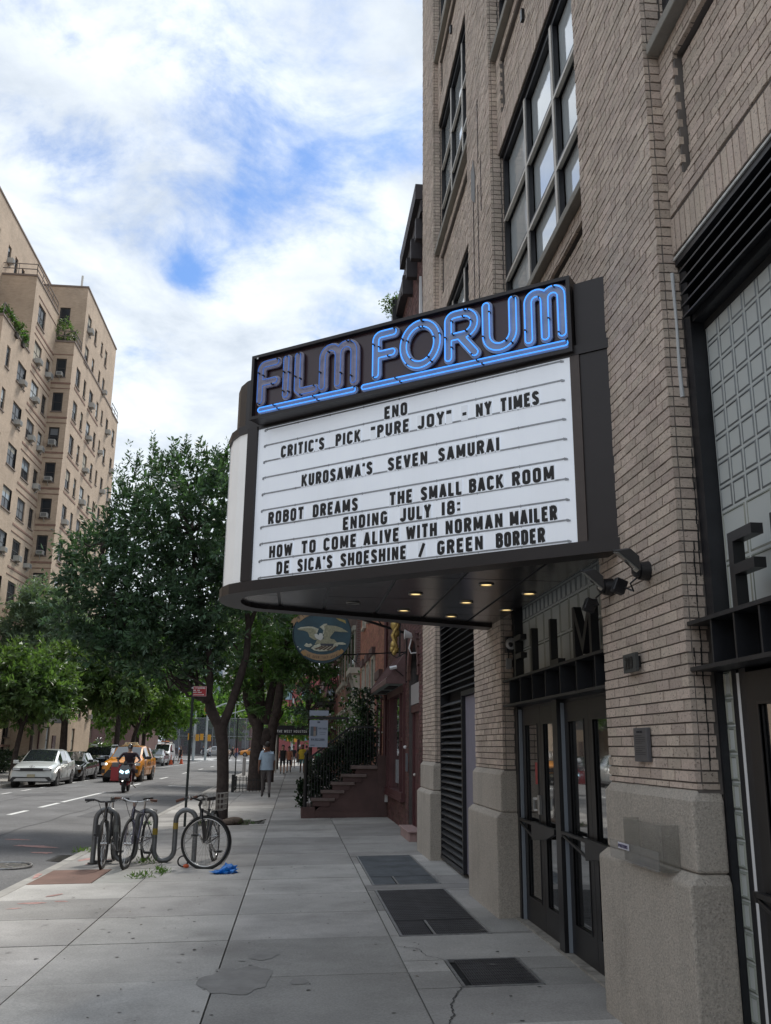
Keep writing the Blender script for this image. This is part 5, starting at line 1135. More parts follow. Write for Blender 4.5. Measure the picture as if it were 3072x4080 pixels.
# ---- for sale board
fs = thing('sale_board', 'white FOR SALE board hanging from a dark arm above the stoop', 'sign', (.5, 21.5, 1.7))
def SX(x): return .5 + (x - .525) * 1.075
m_sb = mat('sale board grey white', (.30, .34, .42), .6)
MB().box(.318, .745, 21.5, 21.515, 1.60, 2.205).build('board', m_sb, fs, world=True)
MB().box(.312, .755, 21.5, 21.515, 2.305, 2.425).build('rider_board', m_sb, fs, world=True)
MB().box(.29, 1.2, 21.52, 21.56, 2.23, 2.285).bar((1.2, 21.54, 2.25), (1.25, 22.6, 2.2), .05).build('arm', m_iron2, fs, world=True)
MB().bar((.36, 21.508, 2.2), (.36, 21.53, 2.24), .012).bar((.7, 21.508, 2.2), (.7, 21.53, 2.24), .012).build('hooks', m_iron2, fs, world=True)
MB().box(.345, .415, 21.496, 21.4995, 1.85, 2.06).box(.47, .5, 21.496, 21.4995, 1.86, 2.06).build('photo_dark', mat('photo print dark', (.07, .10, .13), .5), fs, world=True)
MB().box(.416, .468, 21.4955, 21.4995, 1.96, 2.06).build('photo_brick', mat('photo print brick', (.2, .12, .11), .5), fs, world=True); MB().box(.416, .468, 21.4955, 21.4995, 1.84, 1.958).build('photo_facade', mat('photo print facade', (.26, .22, .19), .5), fs, world=True)
mb = MB(); text(mb, 'FOR SALE', (.525, 21.495, 2.0), (1, 0, 0), (0, 0, 1), .035, width=.19, th=.2, normal=(0, -1, 0)); text(mb, '914.552.2000', (.36, 21.495, 1.745), (1, 0, 0), (0, 0, 1), .05, width=.31, th=.16, normal=(0, -1, 0))
mb.box(.35, .45, 21.4955, 21.4995, 1.635, 1.65).box(.55, .70, 21.4955, 21.4995, 1.93, 1.936).box(.56, .68, 21.4955, 21.4995, 1.885, 1.891).box(.50, .56, 21.4955, 21.4995, 2.14, 2.175); mb.build('print', mat('board print', (.07, .085, .12), .6), fs, world=True)
# ---- further houses on the right side, receding
def house(y0, y1, zt, m, lab, mtrim, win=(1.0, 1.8, 3.0), fe=False, x=2.25, dep=10, rows_=4):
    t = thing('row_house', lab, 'house', (x, (y0 + y1) / 2, 0)); hp(MB().box(x, x + dep, y0 + .02, y1 - .02, -.2, zt), 'wall', m, t)
    n = max(2, int((y1 - y0) / 2.3)); 
    for r in range(rows_):
        for k in range(n):
            yc = y0 + (y1 - y0) * (k + .5) / n; zb = 1.3 + r * win[2]
            if zb + win[1] > zt - .3: continue
            w_ = hp(MB().box(x - .05, x - .002, yc - win[0] / 2, yc + win[0] / 2, zb, zb + win[1]), 'window', mtrim, t)
            q = MB().box(x - .06, x - .052, yc - win[0] / 2 + .08, yc + win[0] / 2 - .08, zb + .08, zb + win[1] - .08).build('pane', m_hglass, w_); q.location = -Vector(t.location)
            hp(MB().box(x - .12, x - .002, yc - win[0] / 2 - .1, yc + win[0] / 2 + .1, zb + win[1] + .02, zb + win[1] + .2), 'window_lintel', m_cream if mtrim is m_cream else m_brown, t)
    hp(MB().box(x - .35, x + .5, y0 + .02, y1 - .02, zt + .002, zt + .45), 'cornice', m_brown, t)
    if fe:
        f = thing('fire_escape', 'black iron fire escape on the ' + lab, 'fire escape', (x - .5, (y0 + y1) / 2, 4))
        for r in range(3):
            z = 4.0 + r * 3.0; mb = MB().box(x - 1.1, x - .07, y0 + .5, y1 - .5, z, z + .05)
            for k in range(14): yy = y0 + .5 + (y1 - y0 - 1) * k / 13; mb.bar((x - 1.08, yy, z), (x - 1.08, yy, z + .9), .03)
            mb.bar((x - 1.08, y0 + .5, z + .9), (x - 1.08, y1 - .5, z + .9), .04).bar((x - 1.08, y0 + .5, z + .9), (x - .07, y0 + .5, z + .9), .04)
            for k in range(6): mb.bar((x - 1.08 + k * .17, y0 + .5, z), (x - 1.08 + k * .17, y0 + .5, z + .9), .025)
            mb.build('balcony', m_iron2, f, world=True)
            if r: MB().bar((x - .9, y0 + .8, z), (x - .9, y1 - .9, z - 3), .06, .1).bar((x - .4, y0 + .8, z), (x - .4, y1 - .9, z - 3), .06, .1).build('stair', m_iron2, f, world=True)
    return t
bm_ora = brickmat('far orange brick', (.30, .14, .10), (.25, .11, .08), (.3, .27, .24)); bm_red = brickmat('far red brick', (.26, .09, .075), (.22, .075, .06), (.25, .2, .18)); bm_dk = brickmat('far dark brick', (.14, .07, .06), (.12, .06, .05), (.2, .17, .16))
house(35.2, 42.6, 12.5, bm_dk, 'dark brick row house with cream door surround beyond the stoop', m_cream)
house(42.7, 50.2, 13.0, bm_ora, 'orange brick row house with pale stone bands farther up the sidewalk', m_cream)
house(50.3, 58.2, 14.0, bm_red, 'red brick tenement with iron fire escape', m_brown, fe=True)
house(58.3, 88, 13.0, bm_dk, 'long dark brick building past the tenement', m_brown)
for k, z in enumerate((4.4, 6.2)): tag(MB().box(2.1, 2.24, 42.8, 50.1, z, z + .18).build('stone_band', m_cream), ('lower', 'upper')[k] + ' pale stone band on the orange brick row house', 'stone band')
# dark entrance canopy over the sidewalk
cn = thing('entrance_canopy', 'long black entrance canopy with white lettering over the far sidewalk', 'canopy', (-.1, 62, 0)); m_cv = mat('black canvas', (.018, .018, .02), .8)
MB().box(-1.28, 2.2, 61, 63.2, 2.38, 2.75).prism([(-1.28, 2.75), (2.2, 2.75), (1.6, 2.95), (-1.0, 2.95)], 'y', 61, 63.2).build('canvas', m_cv, cn, world=True)
mb = MB(); text(mb, 'THE WEST HOUSTON ST', (-1.2, 60.996, 2.5), (1, 0, 0), (0, 0, 1), .16, width=2.3, th=.16, normal=(0, -1, 0)); mb.build('lettering', m_white, cn, world=True)
for x in (-1.2, -1.2): pass
MB().cyl((-1.22, 61.1, gz(-1.2)), (-1.22, 61.1, 2.38), .035, k=8).build('post', m_alu, cn, world=True); MB().cyl((-1.22, 63.1, gz(-1.2)), (-1.22, 63.1, 2.38), .035, k=8).build('post', m_alu, cn, world=True)

# ================================================================== APARTMENT BLOCK ON THE LEFT
ap = thing('apartment_block', 'large tan brick apartment block with setbacks and window air conditioners', 'building', (-24, 60, 0))
bm_tan = brickmat('tan apartment brick', (.50, .385, .285), (.43, .325, .235), (.48, .395, .31), .24, .075)
m_band = mat('brown brick band', (.24, .145, .11), .85, noise=.25, nscale=6); m_cop = mat('coping', (.20, .155, .13), .7)
XL, XR, XP = -20.0, -18.5, -22.5
BLKS = []; WREC = []
def blk(x0, x1, y0, y1, z0, z1, cop=True, par=ap):
    hp(MB().box(x0, x1 - .2, y0 + .2, y1, z0, z1), 'wall_core', bm_tan, par); BLKS.append((x0, x1, y0, y1, z0, z1))
    if cop: hp(MB().box(x0 - .06, x1 + .06, y0 - .06, y1 + .06, z1 + .001, z1 + .14), 'coping', m_cop, par)
blk(-45, XL, 30, 56.3, -.4, 25.8); blk(-45, XL - .003, 56.3, 62.2, -.4, 28.8); blk(-45, XL, 62.0, 68.1, -.4, 34.8); blk(-45, XR, 68.1, 83.2, -.4, 32.45); blk(-45, XR - .0, 83.2, 86.2, -.4, 32.3)
blk(-45, XR - .003, 70.5, 82.7, 32.6, 38.55); blk(-45, XP, 50, 75.0, 25.5, 40.2)
m_wf = mat('dark window frame', (.03, .028, .028), .5); m_wg = mat('apartment window glass', (.025, .03, .036), .1, spec=.2); m_wb = mat('window glass with pale blind', (.30, .36, .40), .25, spec=.4)
m_bl1 = mat('pale window blind', (.42, .45, .46), .6); m_bl2 = mat('cream window blind', (.38, .35, .28), .7); m_bl3 = mat('grey curtain', (.14, .15, .16), .8); m_acw = mat('air conditioner casing', (.42, .41, .38), .5, noise=.1); m_acd = mat('air conditioner grille', (.16, .16, .155), .6)
r_ = random.Random(5)
ORD = ('first', 'second', 'third', 'fourth', 'fifth', 'sixth', 'seventh', 'eighth', 'ninth', 'tenth', 'eleventh', 'twelfth', 'thirteenth')
def awin(face, u, z, w_, h_, plane, ac=0, blind=None, where=''):
    """one double hung window sunk in the wall; face 'x' looks to +X, 'y' to -Y"""
    blind = r_.random() < .38 if blind is None else blind; WREC.append((face, plane, u, u + w_, z, z + h_)); wall_pl = plane; plane = plane - .12 if face == 'x' else plane + .12
    if face == 'x':
        def B(mb, a0, a1, b0, b1, d0, d1): return mb.box(plane + d0, plane + d1, a0, a1, b0, b1)
    else:
        def B(mb, a0, a1, b0, b1, d0, d1): return mb.box(a0, a1, plane - d1, plane - d0, b0, b1)
    mb = MB(); f = .12
    B(mb, u, u + f, z, z + h_, -.02, .035); B(mb, u + w_ - f, u + w_, z, z + h_, -.02, .035); B(mb, u + f, u + w_ - f, z + h_ - f, z + h_, -.02, .035); B(mb, u + f, u + w_ - f, z, z + f, -.02, .035); B(mb, u + f, u + w_ - f, z + h_ * .5 - .03, z + h_ * .5 + .03, -.02, .03)
    if w_ > 1.2: B(mb, u + w_ / 2 - .03, u + w_ / 2 + .03, z + f, z + h_ - f, -.02, .031)
    wn = mb.build('window', m_wf, ap, world=True)
    for k in range(2):
        q = MB(); B(q, u + f, u + w_ - f, z + (f if k == 0 else h_ * .5 + .03), z + (h_ * .5 - .03 if k == 0 else h_ - f), -.02, .012); q = q.build('pane', m_wb if (blind and k) else m_wg, wn); q.location = -Vector(ap.location)
    if blind or r_.random() < .3:
        hb_ = h_ * r_.choice((.25, .4, .47, .6, .85)) - f; q = MB(); B(q, u + f + .01, u + w_ - f - .01, z + h_ - f - hb_, z + h_ - f, .0125, .016); q = q.build('blind', (m_bl1, m_bl2, m_bl3)[r_.randrange(3)], wn); q.location = -Vector(ap.location)
    q = MB(); B(q, u - .05, u + w_ + .05, z - .09, z - .003, .121, .18); B(q, u + .002, u + w_ - .002, z - .05, z - .003, .03, .1205); q = q.build('sill', m_cop, wn); q.location = -Vector(ap.location)
    if ac:
        aw = min(.66, w_ * .62) * r_.uniform(.82, 1.08); ah_ = r_.uniform(.32, .44); a0 = u + (w_ - aw) / 2 + (r_.uniform(-.1, .1) if w_ > 1 else 0)
        t = thing('air_conditioner', 'window air conditioner, ' + where, 'air conditioner', (plane if face == 'x' else a0, a0 if face == 'x' else plane, z), group='window air conditioners on the tan apartment block')
        q = MB(); B(q, a0, a0 + aw, z + .02, z + ah_, .036, .50); q.build('casing', m_acw, t, world=True)
        q = MB(); B(q, a0 + .05, a0 + aw - .05, z + .06, z + ah_ - .04, .501, .51); q.build('grille', m_acd, t, world=True)
        q = MB()
        if face == 'x': q.bar((plane + .14, a0 + aw / 2, z - .3), (plane + .46, a0 + aw / 2, z + .015), .04)
        else: q.bar((a0 + aw / 2, plane - .14, z - .3), (a0 + aw / 2, plane - .46, z + .015), .04)
        q.build('support_strut', m_acw, t, world=True)
AC_LAB = 'boxy window air conditioner on the tan apartment block'
FL = [31.05 - 2.86 * k for k in range(11)]     # window heads, right block
for i, zt in enumerate(FL):
    if zt < 3: break
    for ci_, (y, w_, h_, pa) in enumerate(((69.5, 1.35, 1.55, .25), (72.1, .8, 1.5, 0), (74.2, 1.4, 1.55, .5), (77.0, .85, 1.5, .15), (79.1, .7, 1.3, .1), (81.2, 1.0, 1.5, .45))):
        awin('x', y, zt - h_, w_, h_, XR, ac=r_.random() < pa, where=ORD[ci_] + ' window column of the far wing, ' + ORD[i] + ' row below its terrace')
    awin('y', -19.75, zt - 1.55, .80, 1.55, 68.1, ac=r_.random() < .85, blind=False, where='narrow shaded corner facing the camera, ' + ORD[i] + ' row from the top')
    awin('x', 84.2, zt - 1.5, 1.0, 1.5, XR, ac=r_.random() < .5, where='far right edge of the tan block, ' + ORD[i] + ' row from the top')
    hp(MB().box(-20, XR + .03, 68.07, 68.099, zt - 2.15, zt - 2.0).box(-20, XR + .03, 68.07, 68.099, zt + .32, zt + .38), 'brick_band', m_band, ap)
    hp(MB().box(XR, XR + .03, 69.3, 73.2, zt - 2.0, zt - 1.86).box(XR, XR + .03, 73.9, 78.2, zt - 2.0, zt - 1.86), 'brick_band', m_band, ap)
for zi_, zt in enumerate((36.65, 33.9)):
    for ci_, (y, w_, h_, pa) in enumerate(((71.4, 1.3, 1.55, .6), (74.1, .8, 1.35, 0), (76.7, .7, 1.2, 0), (78.4, .9, 1.5, .6))): awin('x', y, zt - h_, w_, h_, XR - .003, ac=r_.random() < pa, where=ORD[ci_] + ' window of the set back top storeys, ' + ('upper', 'lower')[zi_] + ' row')
awin('y', -20.6, 35.15, .85, 1.5, 70.5, ac=0, blind=False)
awin('y', -20.6, 32.7, .85, 1.2, 70.5, ac=0, blind=False)
for i in range(12):     # left block, street face
    zt = 33.35 - 2.98 * i
    if zt < 3: break
    cols = [(63.2, 1.85, 1.6, .35), (66.4, 1.1, 1.5, .4)] if i < 2 else [(57.7, .75, 1.5, 0), (60.2, 1.9, 1.5, .7), (63.5, 1.8, 1.5, .5), (66.4, 1.1, 1.5, .4)]
    if i == 0: cols = cols[:1]
    if i >= 3: cols += [(54.5, 1.7, 1.5, .5), (51.0, 1.7, 1.5, .5), (47, 1.7, 1.5, .4)]
    for (y, w_, h_, pa) in cols: awin('x', y, zt - h_, w_, h_, XL, ac=r_.random() < pa, where='near left wing, ' + ORD[i] + ' row, ' + {63.2: 'wide window', 63.5: 'wide window next to last', 66.4: 'last window before the corner', 57.7: 'narrow window', 60.2: 'wide middle window', 54.5: 'window beyond the first setback', 51.0: 'second window from the frame edge', 47: 'window nearest the camera'}[y])
    hp(MB().box(XL, XL + .03, 62.9, 68.0, zt + .35, zt + .42).box(XL, XL + .03, 63, 68.0, zt - 2.15, zt - 2.0), 'brick_band', m_band, ap)
    if i > 2: hp(MB().box(XL, XL + .03, 50, 56, zt - 2.15, zt - 2.0), 'brick_band', m_band, ap)
for (y, w_) in ((59.9, .7), (62.6, .7), (64.3, .7), (66.0, .7)): awin('x', y, 36.2, w_, 1.45, XP, ac=(y == 62.6), blind=False, where='penthouse wall above the highest terrace')
# ground floor
for y in (58, 62.5, 66, 71.5, 75.8, 79.5): awin('x', y, .9, .95, 2.0, XL if y < 68 else XR, blind=False)
hp(MB().box(XR, XR + .06, 73.3, 74.3, -.1, 2.25), 'service_door', m_mar, ap)
hp(MB().tube([(XR + .1, 69.2, 0), (XR + .1, 69.2, 12)], .06, 8), 'downpipe', m_mar, ap)
def facade(face, plane, u0, u1, z0, z1):
    ws = [w_ for w_ in WREC if w_[0] == face and abs(w_[1] - plane) < .01 and w_[3] > u0 and w_[2] < u1 and w_[5] > z0 and w_[4] < z1]
    zs = sorted(set([z0, z1] + [min(max(v, z0), z1) for w_ in ws for v in (w_[4], w_[5])])); mb = MB()
    for a0, a1 in zip(zs[:-1], zs[1:]):
        if a1 - a0 < 1e-4: continue
        hs = sorted((w_[2], w_[3]) for w_ in ws if w_[4] < (a0 + a1) / 2 < w_[5]); c = u0
        for h0_, h1_ in hs + [(u1, u1)]:
            if min(h0_, u1) - c > .001:
                if face == 'x': mb.box(plane - .2, plane, c, min(h0_, u1), a0, a1)
                else: mb.box(c, min(h0_, u1), plane, plane + .2, a0, a1)
            c = max(c, h1_)
    hp(mb, 'wall', bm_tan, ap)
for (x0, x1, y0, y1, z0, z1) in BLKS: facade('x', x1, y0, y1, z0, z1); facade('y', y0, x0, x1 - .2, z0, z1)
# terraces: rails and plants
m_rail2 = mat('terrace railing', (.14, .12, .11), .5)
def rail(pts, z, lab):
    t = thing('terrace_railing', lab, 'railing', (*pts[0], z), group='terrace railings on the apartment block'); mb = MB()
    for a0, b0 in zip(pts[:-1], pts[1:]):
        for h_ in (.45, .85): mb.bar((*a0, z + h_), (*b0, z + h_), .05)
        L_ = (Vector(b0) - Vector(a0)).length; n = max(2, int(L_ / 1.2))
        for k in range(n + 1): p = Vector(a0).lerp(Vector(b0), k / n); mb.bar((p.x, p.y, z), (p.x, p.y, z + .87), .04)
    mb.build('rails', m_rail2, t, world=True)
rail([(-24, 62.05), (-20.05, 62.05), (-20.05, 68.0)], 34.95, 'railing on the highest left terrace of the tan apartment block')
rail([(-20.0, 68.15), (-18.55, 68.15), (-18.55, 70.4)], 32.6, 'short railing on the terrace above the inner corner of the tan block')
rail([(-20.05, 56.4), (-20.05, 62.0)], 28.95, 'railing with planters on the lowest left terrace of the tan block')
rail([(XR - .05, 83.3), (XR - .05, 86.1)], 32.45, 'small railing at the far end of the tan block')
hp(MB().cyl((-19.2, 71, 38.6), (-19.2, 71, 39.9), .09, k=8), 'vent_pipe', m_alu, ap)
hp(MB().box(XR, XR + 1.6, 66, 70, 3.1, 3.4).box(XR, XR + 1.5, 66.2, 69.8, 3.4, 3.9), 'entrance_marquee', mat('old canopy', (.22, .21, .20), .8), ap)
hp(MB().box(XL, XL + .8, 60, 66, -.2, 1.0), 'areaway_wall', m_brown, ap)
# low planting bed in front
# ================================================================== VEGETATION
m_bark = mat('dark bark', (.055, .042, .038), .95, noise=.4, nscale=6, bump=1.0, bscale=22, stains=.4, stcol=(.11, .09, .08), stscale=5)
m_bark2 = mat('grey bark', (.07, .06, .052), .95, noise=.35, nscale=5, bump=.8, bscale=25)
def leafcloud(shoots, per, ll, lw, rs, spread=.5, droop=.15, radial=.9):
    """shoots (n,7): start xyz, direction*length xyz, size. Lance shaped leaves set round every shoot"""
    n = len(shoots); S = np.repeat(shoots, per, axis=0); N = len(S)
    t = rs.uniform(.05, 1.05, N); P = S[:, :3] + S[:, 3:6] * t[:, None]
    ax = S[:, 3:6] / np.linalg.norm(S[:, 3:6], axis=1, keepdims=True)
    r = rs.normal(size=(N, 3)); r -= ax * (r * ax).sum(1, keepdims=True); r /= np.linalg.norm(r, axis=1, keepdims=True) + 1e-9
    d = r * radial + ax * (.55 + .5 * rs.random((N, 1))) + np.array([0, 0, -droop]); d /= np.linalg.norm(d, axis=1, keepdims=True)
    sz = S[:, 6] * rs.uniform(.45, 1.4, N) * (1.05 - .35 * t)
    side = np.cross(d, rs.normal(size=(N, 3))); side /= np.linalg.norm(side, axis=1, keepdims=True) + 1e-9
    up = np.cross(side, d)
    L_ = (ll * sz)[:, None]; W_ = (lw * sz)[:, None]
    P = P + r * (spread * rs.random((N, 1)) * .1)
    V = np.stack([P, P + d * L_ * .45 + side * W_ + up * L_ * .04, P + d * L_ - up * L_ * .10, P + d * L_ * .45 - side * W_ + up * L_ * .04], 1)
    return V.reshape(-1, 3)
def mkshoots(blobs, n, length, rs, up=.5, shell=.55, size=1.0):
    """blobs: (cx,cy,cz,rx,ry,rz[,weight]) -> shoots in the outer part of each ellipsoid"""
    W_ = np.array([b[3] * b[5] + b[4] * .5 if len(b) < 7 else b[6] for b in blobs]); W_ = W_ / W_.sum(); out = []
    for b, w_ in zip(blobs, W_):
        k = max(3, int(n * w_)); v = rs.normal(size=(k, 3)); v /= np.linalg.norm(v, axis=1, keepdims=True); rad = shell + (1 - shell) * rs.random((k, 1)) ** .7
        lump = 1 + .16 * np.sin(v[:, :1] * 7 + b[0] * 3) * np.cos(v[:, 2:3] * 6 + b[1]) + .1 * np.sin(v[:, 1:2] * 11)
        P = np.array(b[:3]) + v * np.array(b[3:6]) * rad * lump; d = v * np.array([1, 1, .7]) + np.array([0, 0, up]) + rs.normal(size=(k, 3)) * .35; d /= np.linalg.norm(d, axis=1, keepdims=True)
        l = length * rs.uniform(.5, 1.4, (k, 1)); out.append(np.hstack([P, d * l, np.full((k, 1), size)]))
    return np.vstack(out)
def branchy(mb, p, q, r0, r1, rs, wob=.06, n=6, k=8):
    p = np.array(p, float); q = np.array(q, float); L_ = np.linalg.norm(q - p); pts = []; rr_ = []
    for i in range(n + 1):
        t = i / n; o = rs.normal(size=3) * wob * L_ * .35 * math.sin(pi * t); pts.append(tuple(p * (1 - t) + q * t + o)); rr_.append(r0 * (1 - t) + r1 * t)
    mb.tube(pts, rr_, k); return pts
def tree(name, label, trunk, blobs, n, per, ll, lw, lm, bm_, seed, cat='tree', group=None, length=.6, up=.5, shell=.55, twigs=40, droop=.15, base=None):
    """trunk: list of (points, radii)"""
    rs = np.random.default_rng(seed); b = base or trunk[0][0][0]; t = thing(name, label, cat, b, group=group); mb = MB()
    for pts, rad in trunk: mb.tube([tuple(Vector(p) + (Vector(rs.normal(size=3)) * .012 if 0 < i < len(pts) - 1 else Vector((0, 0, 0)))) for i, p in enumerate(pts)], rad, 12)
    ends = [Vector(pts[-1]) for pts, _ in trunk]
    W_ = sum(len(x) for x in blobs)
    for k in range(twigs):
        bl = blobs[k % len(blobs)]; e_ = np.array(bl[:3]) + rs.normal(size=3) * np.array(bl[3:6]) * .42; s_ = min(ends, key=lambda q: (q - Vector(e_)).length); ci = rs.integers(len(trunk)); 
        branchy(mb, tuple(s_), e_, .045 * (1 + blobs[0][3] * .15), .008, rs, .25, 5, 5)
    mb.build('trunk', bm_, t, world=True, smooth=True, angle=80)
    sh = mkshoots(blobs, n, length, rs, up, shell); V = leafcloud(sh, per, ll, lw, rs, droop=droop)
    quadmesh('crown', V - np.array(b), lm, t)
    return t
lf_main = leafmat('ash leaf', (.070, .125, .078), .6, .3); lf_mid = leafmat('mid green leaf', (.062, .125, .035), .45, .35); lf_yel = leafmat('yellow green leaf', (.09, .145, .055), .4, .4); lf_blue = leafmat('blue green locust leaf', (.14, .20, .14), .35, .3); lf_br = leafmat('bright green leaf', (.10, .175, .04), .4, .4); lf_dk = leafmat('ivy leaf', (.020, .042, .018), .5, .15)
# the street tree by the bicycle rack
T0 = [([(-1.62, 21.7, -.1), (-1.60, 21.7, .15), (-1.60, 21.7, .9), (-1.66, 21.7, 1.6), (-1.74, 21.7, 2.1)], [.18, .145, .135, .135, .15]),
      ([(-1.74, 21.7, 2.0), (-1.95, 21.68, 2.42), (-2.04, 21.66, 2.75), (-2.02, 21.6, 3.2), (-2.12, 21.6, 4.0), (-2.35, 21.6, 5.0), (-2.7, 21.6, 6.6)], [.12, .13, .09, .075, .07, .06, .03]),
      ([(-1.70, 21.7, 2.0), (-1.50, 21.7, 2.5), (-1.33, 21.7, 3.1), (-1.22, 21.7, 3.7), (-1.20, 21.7, 4.4), (-1.3, 21.7, 5.0), (-1.5, 21.7, 6.6)], [.11, .10, .09, .08, .07, .055, .03]),
      ([(-1.20, 21.7, 4.3), (-1.0, 21.75, 4.9), (-.7, 21.8, 5.9)], [.06, .05, .03]),
      ([(-2.10, 21.6, 3.9), (-3.0, 21.5, 4.5), (-4.2, 21.4, 4.8)], [.05, .04, .02]), ([(-2.2, 21.6, 4.5), (-3.3, 21.6, 5.6), (-4.6, 21.5, 6.3)], [.05, .035, .02]),
      ([(-2.04, 21.66, 2.70), (-2.12, 21.55, 2.62)], [.13, .10])]
BL = [(-3.05, 21.7, 7.0, 1.15, 1.4, 1.3), (-2.0, 21.8, 6.6, 1.1, 1.4, 1.8), (-3.7, 21.6, 6.3, .65, 1.1, .9), (-4.75, 21.5, 5.9, .5, .7, .6), (-4.35, 21.4, 5.1, .9, 1.1, .6), (-4.85, 21.3, 4.35, .62, .9, .4), (-3.5, 21.5, 4.6, 1.2, 1.4, .85), (-3.4, 21.5, 3.75, 1.1, 1.1, .4), (-2.5, 21.6, 5.0, 1.0, 1.4, 1.1), (-1.0, 22.0, 6.0, 1.3, 1.5, 1.6), (-2.3, 21.9, 3.95, .8, 1.0, .4), (-4.3, 21.4, 3.85, .6, .7, .3), (-3.0, 21.4, 3.3, .9, .9, .3), (-4.0, 21.4, 3.5, .7, .8, .35)]
def spikes(blobs, rs):   # upright leaders above the crown
    return blobs
tree('street_tree', 'tall street tree with dark narrow leaves and a forked trunk beside the bicycle rack', T0, BL, 1080, 34, .185, .036, lf_main, m_bark, 11, length=.66, up=.7, shell=.45, twigs=50, group='trees on the cinema side pavement')
# extra upright leaders on the same crown are part of it: joined through their own shoots
rsx = np.random.default_rng(3); ldr = []
for (x, z, h_) in ((-4.45, 7.5, .95), (-4.1, 8.0, .9), (-3.75, 8.25, .8), (-3.3, 8.1, .7), (-2.95, 8.3, .85), (-2.5, 8.2, .9), (-2.2, 8.0, .9), (-2.75, 7.9, .6), (-3.55, 7.9, .9), (-3.15, 7.9, .8), (-1.9, 8.2, .8), (-4.3, 7.2, .7), (-4.6, 6.9, .5), (-5.1, 6.2, .5), (-4.75, 6.4, .45), (-5.4, 5.5, .4), (-5.5, 4.6, .3)):
    for k in range(5): ldr.append([x + rsx.normal() * .06, 21.6 + rsx.normal() * .1, z - .2 + k * .12, rsx.normal() * .05, rsx.normal() * .05, h_ * .6, 1.0 - k * .06])
main_tree = [o for o in bpy.data.objects if o.name == 'street_tree'][0]
quadmesh('crown', leafcloud(np.array(ldr), 34, .16, .028, rsx, radial=.75) - np.array(main_tree.location), lf_main, main_tree)
# trees farther up the right pavement
T1 = [([(-1.53, 37.5, -.1), (-1.53, 37.5, 1.2), (-1.48, 37.5, 2.2), (-1.58, 37.5, 2.7)], [.30, .25, .23, .25]), ([(-1.63, 37.5, 2.5), (-1.98, 37.4, 3.4), (-2.28, 37.3, 5.2)], [.2, .15, .07]), ([(-1.43, 37.5, 2.6), (-1.48, 37.5, 3.6), (-1.58, 37.5, 5.6)], [.22, .18, .08]), ([(-1.28, 37.5, 2.5), (-1.03, 37.6, 3.6), (-0.68, 37.6, 5.5)], [.2, .16, .08]), ([(-1.28, 37.5, 1.7), (-1.16, 37.4, 2.0), (-1.18, 37.35, 2.3)], [.2, .2, .1])]
BL1 = [(-1.98, 37.5, 6.0, 2.2, 2.4, 1.7), (-0.38, 37.5, 6.2, 2.0, 2.4, 2.0), (-1.28, 37.0, 7.8, 2.6, 2.4, 2.0), (0.42, 37.5, 5.2, 1.3, 1.8, 1.0), (-2.68, 37, 4.6, 1.0, 1.3, .7), (-2.08, 36.6, 3.3, .45, .5, .5)]
tree('street_tree', 'thick trunked street tree with several limbs behind the parking sign', T1, BL1, 620, 24, .26, .055, lf_mid, m_bark, 12, length=.8, up=.1, shell=.3, twigs=30, group='trees on the cinema side pavement')
T2 = [([(-1.25, 46, -.1), (-1.22, 46, 1.5), (-1.1, 46, 2.9), (-1.05, 46, 3.2)], [.28, .24, .24, .26]), ([(-1.15, 46, 2.9), (-1.6, 46, 3.6), (-2.1, 46, 4.3), (-2.3, 46, 6.2)], [.18, .15, .12, .06]), ([(-1.0, 46, 3.0), (-.85, 46, 4.2), (-.8, 46, 6.5)], [.24, .2, .09]), ([(-2.0, 46, 4.1), (-1.5, 46, 5.2), (-1.2, 46, 6.2)], [.1, .08, .04])]
BL2 = [(-1.0, 46, 7.2, 2.8, 2.6, 1.8), (.6, 46, 7.0, 1.6, 2.2, 1.2), (-2.2, 46, 6.6, 1.6, 2, 1.2)]
tree('street_tree', 'street tree with a Y shaped trunk above the walking man in light blue', T2, BL2, 520, 22, .28, .065, lf_mid, m_bark, 13, length=.8, up=.1, shell=.3, twigs=30, group='trees on the cinema side pavement')
tree('street_tree', 'small leafy tree in front of the red tenement fire escape', [([(.9, 55, -.1), (.9, 55, 2.4), (.7, 55, 3.6)], [.12, .1, .06])], [(.6, 55, 5.2, 1.9, 2, 1.7), (1.3, 54.5, 3.8, 1.0, 1.3, .9), (.6, 55, 7.0, 1.4, 1.8, 1.2)], 130, 18, .3, .07, lf_main, m_bark, 14, length=.8, up=0, shell=.3, twigs=20, group='trees on the cinema side pavement')
tree('street_tree', 'tree beyond the black entrance canopy on the right pavement', [([(-1.4, 72, -.1), (-1.4, 72, 3.4)], [.2, .14])], [(-2.6, 72, 6.4, 2.0, 2.6, 1.8), (-1.2, 72, 7.6, 2.0, 2.0, 1.6)], 240, 20, .4, .1, lf_br, m_bark, 15, length=1, up=0, shell=.3, twigs=16, group='trees on the cinema side pavement')
tree('street_tree', 'bright green low tree between the canopy and the red building', [([(.4, 104, -.1), (.4, 104, 3.0)], [.2, .14])], [(0, 104, 4.2, 2.4, 2, 1.4), (2.4, 104, 5.0, 1.8, 2, 1.8), (-2.6, 104, 4.6, 1.6, 2, 1.6)], 300, 18, .5, .14, lf_br, m_bark, 16, length=1, up=0, shell=.3, twigs=10, group='trees on the cinema side pavement')
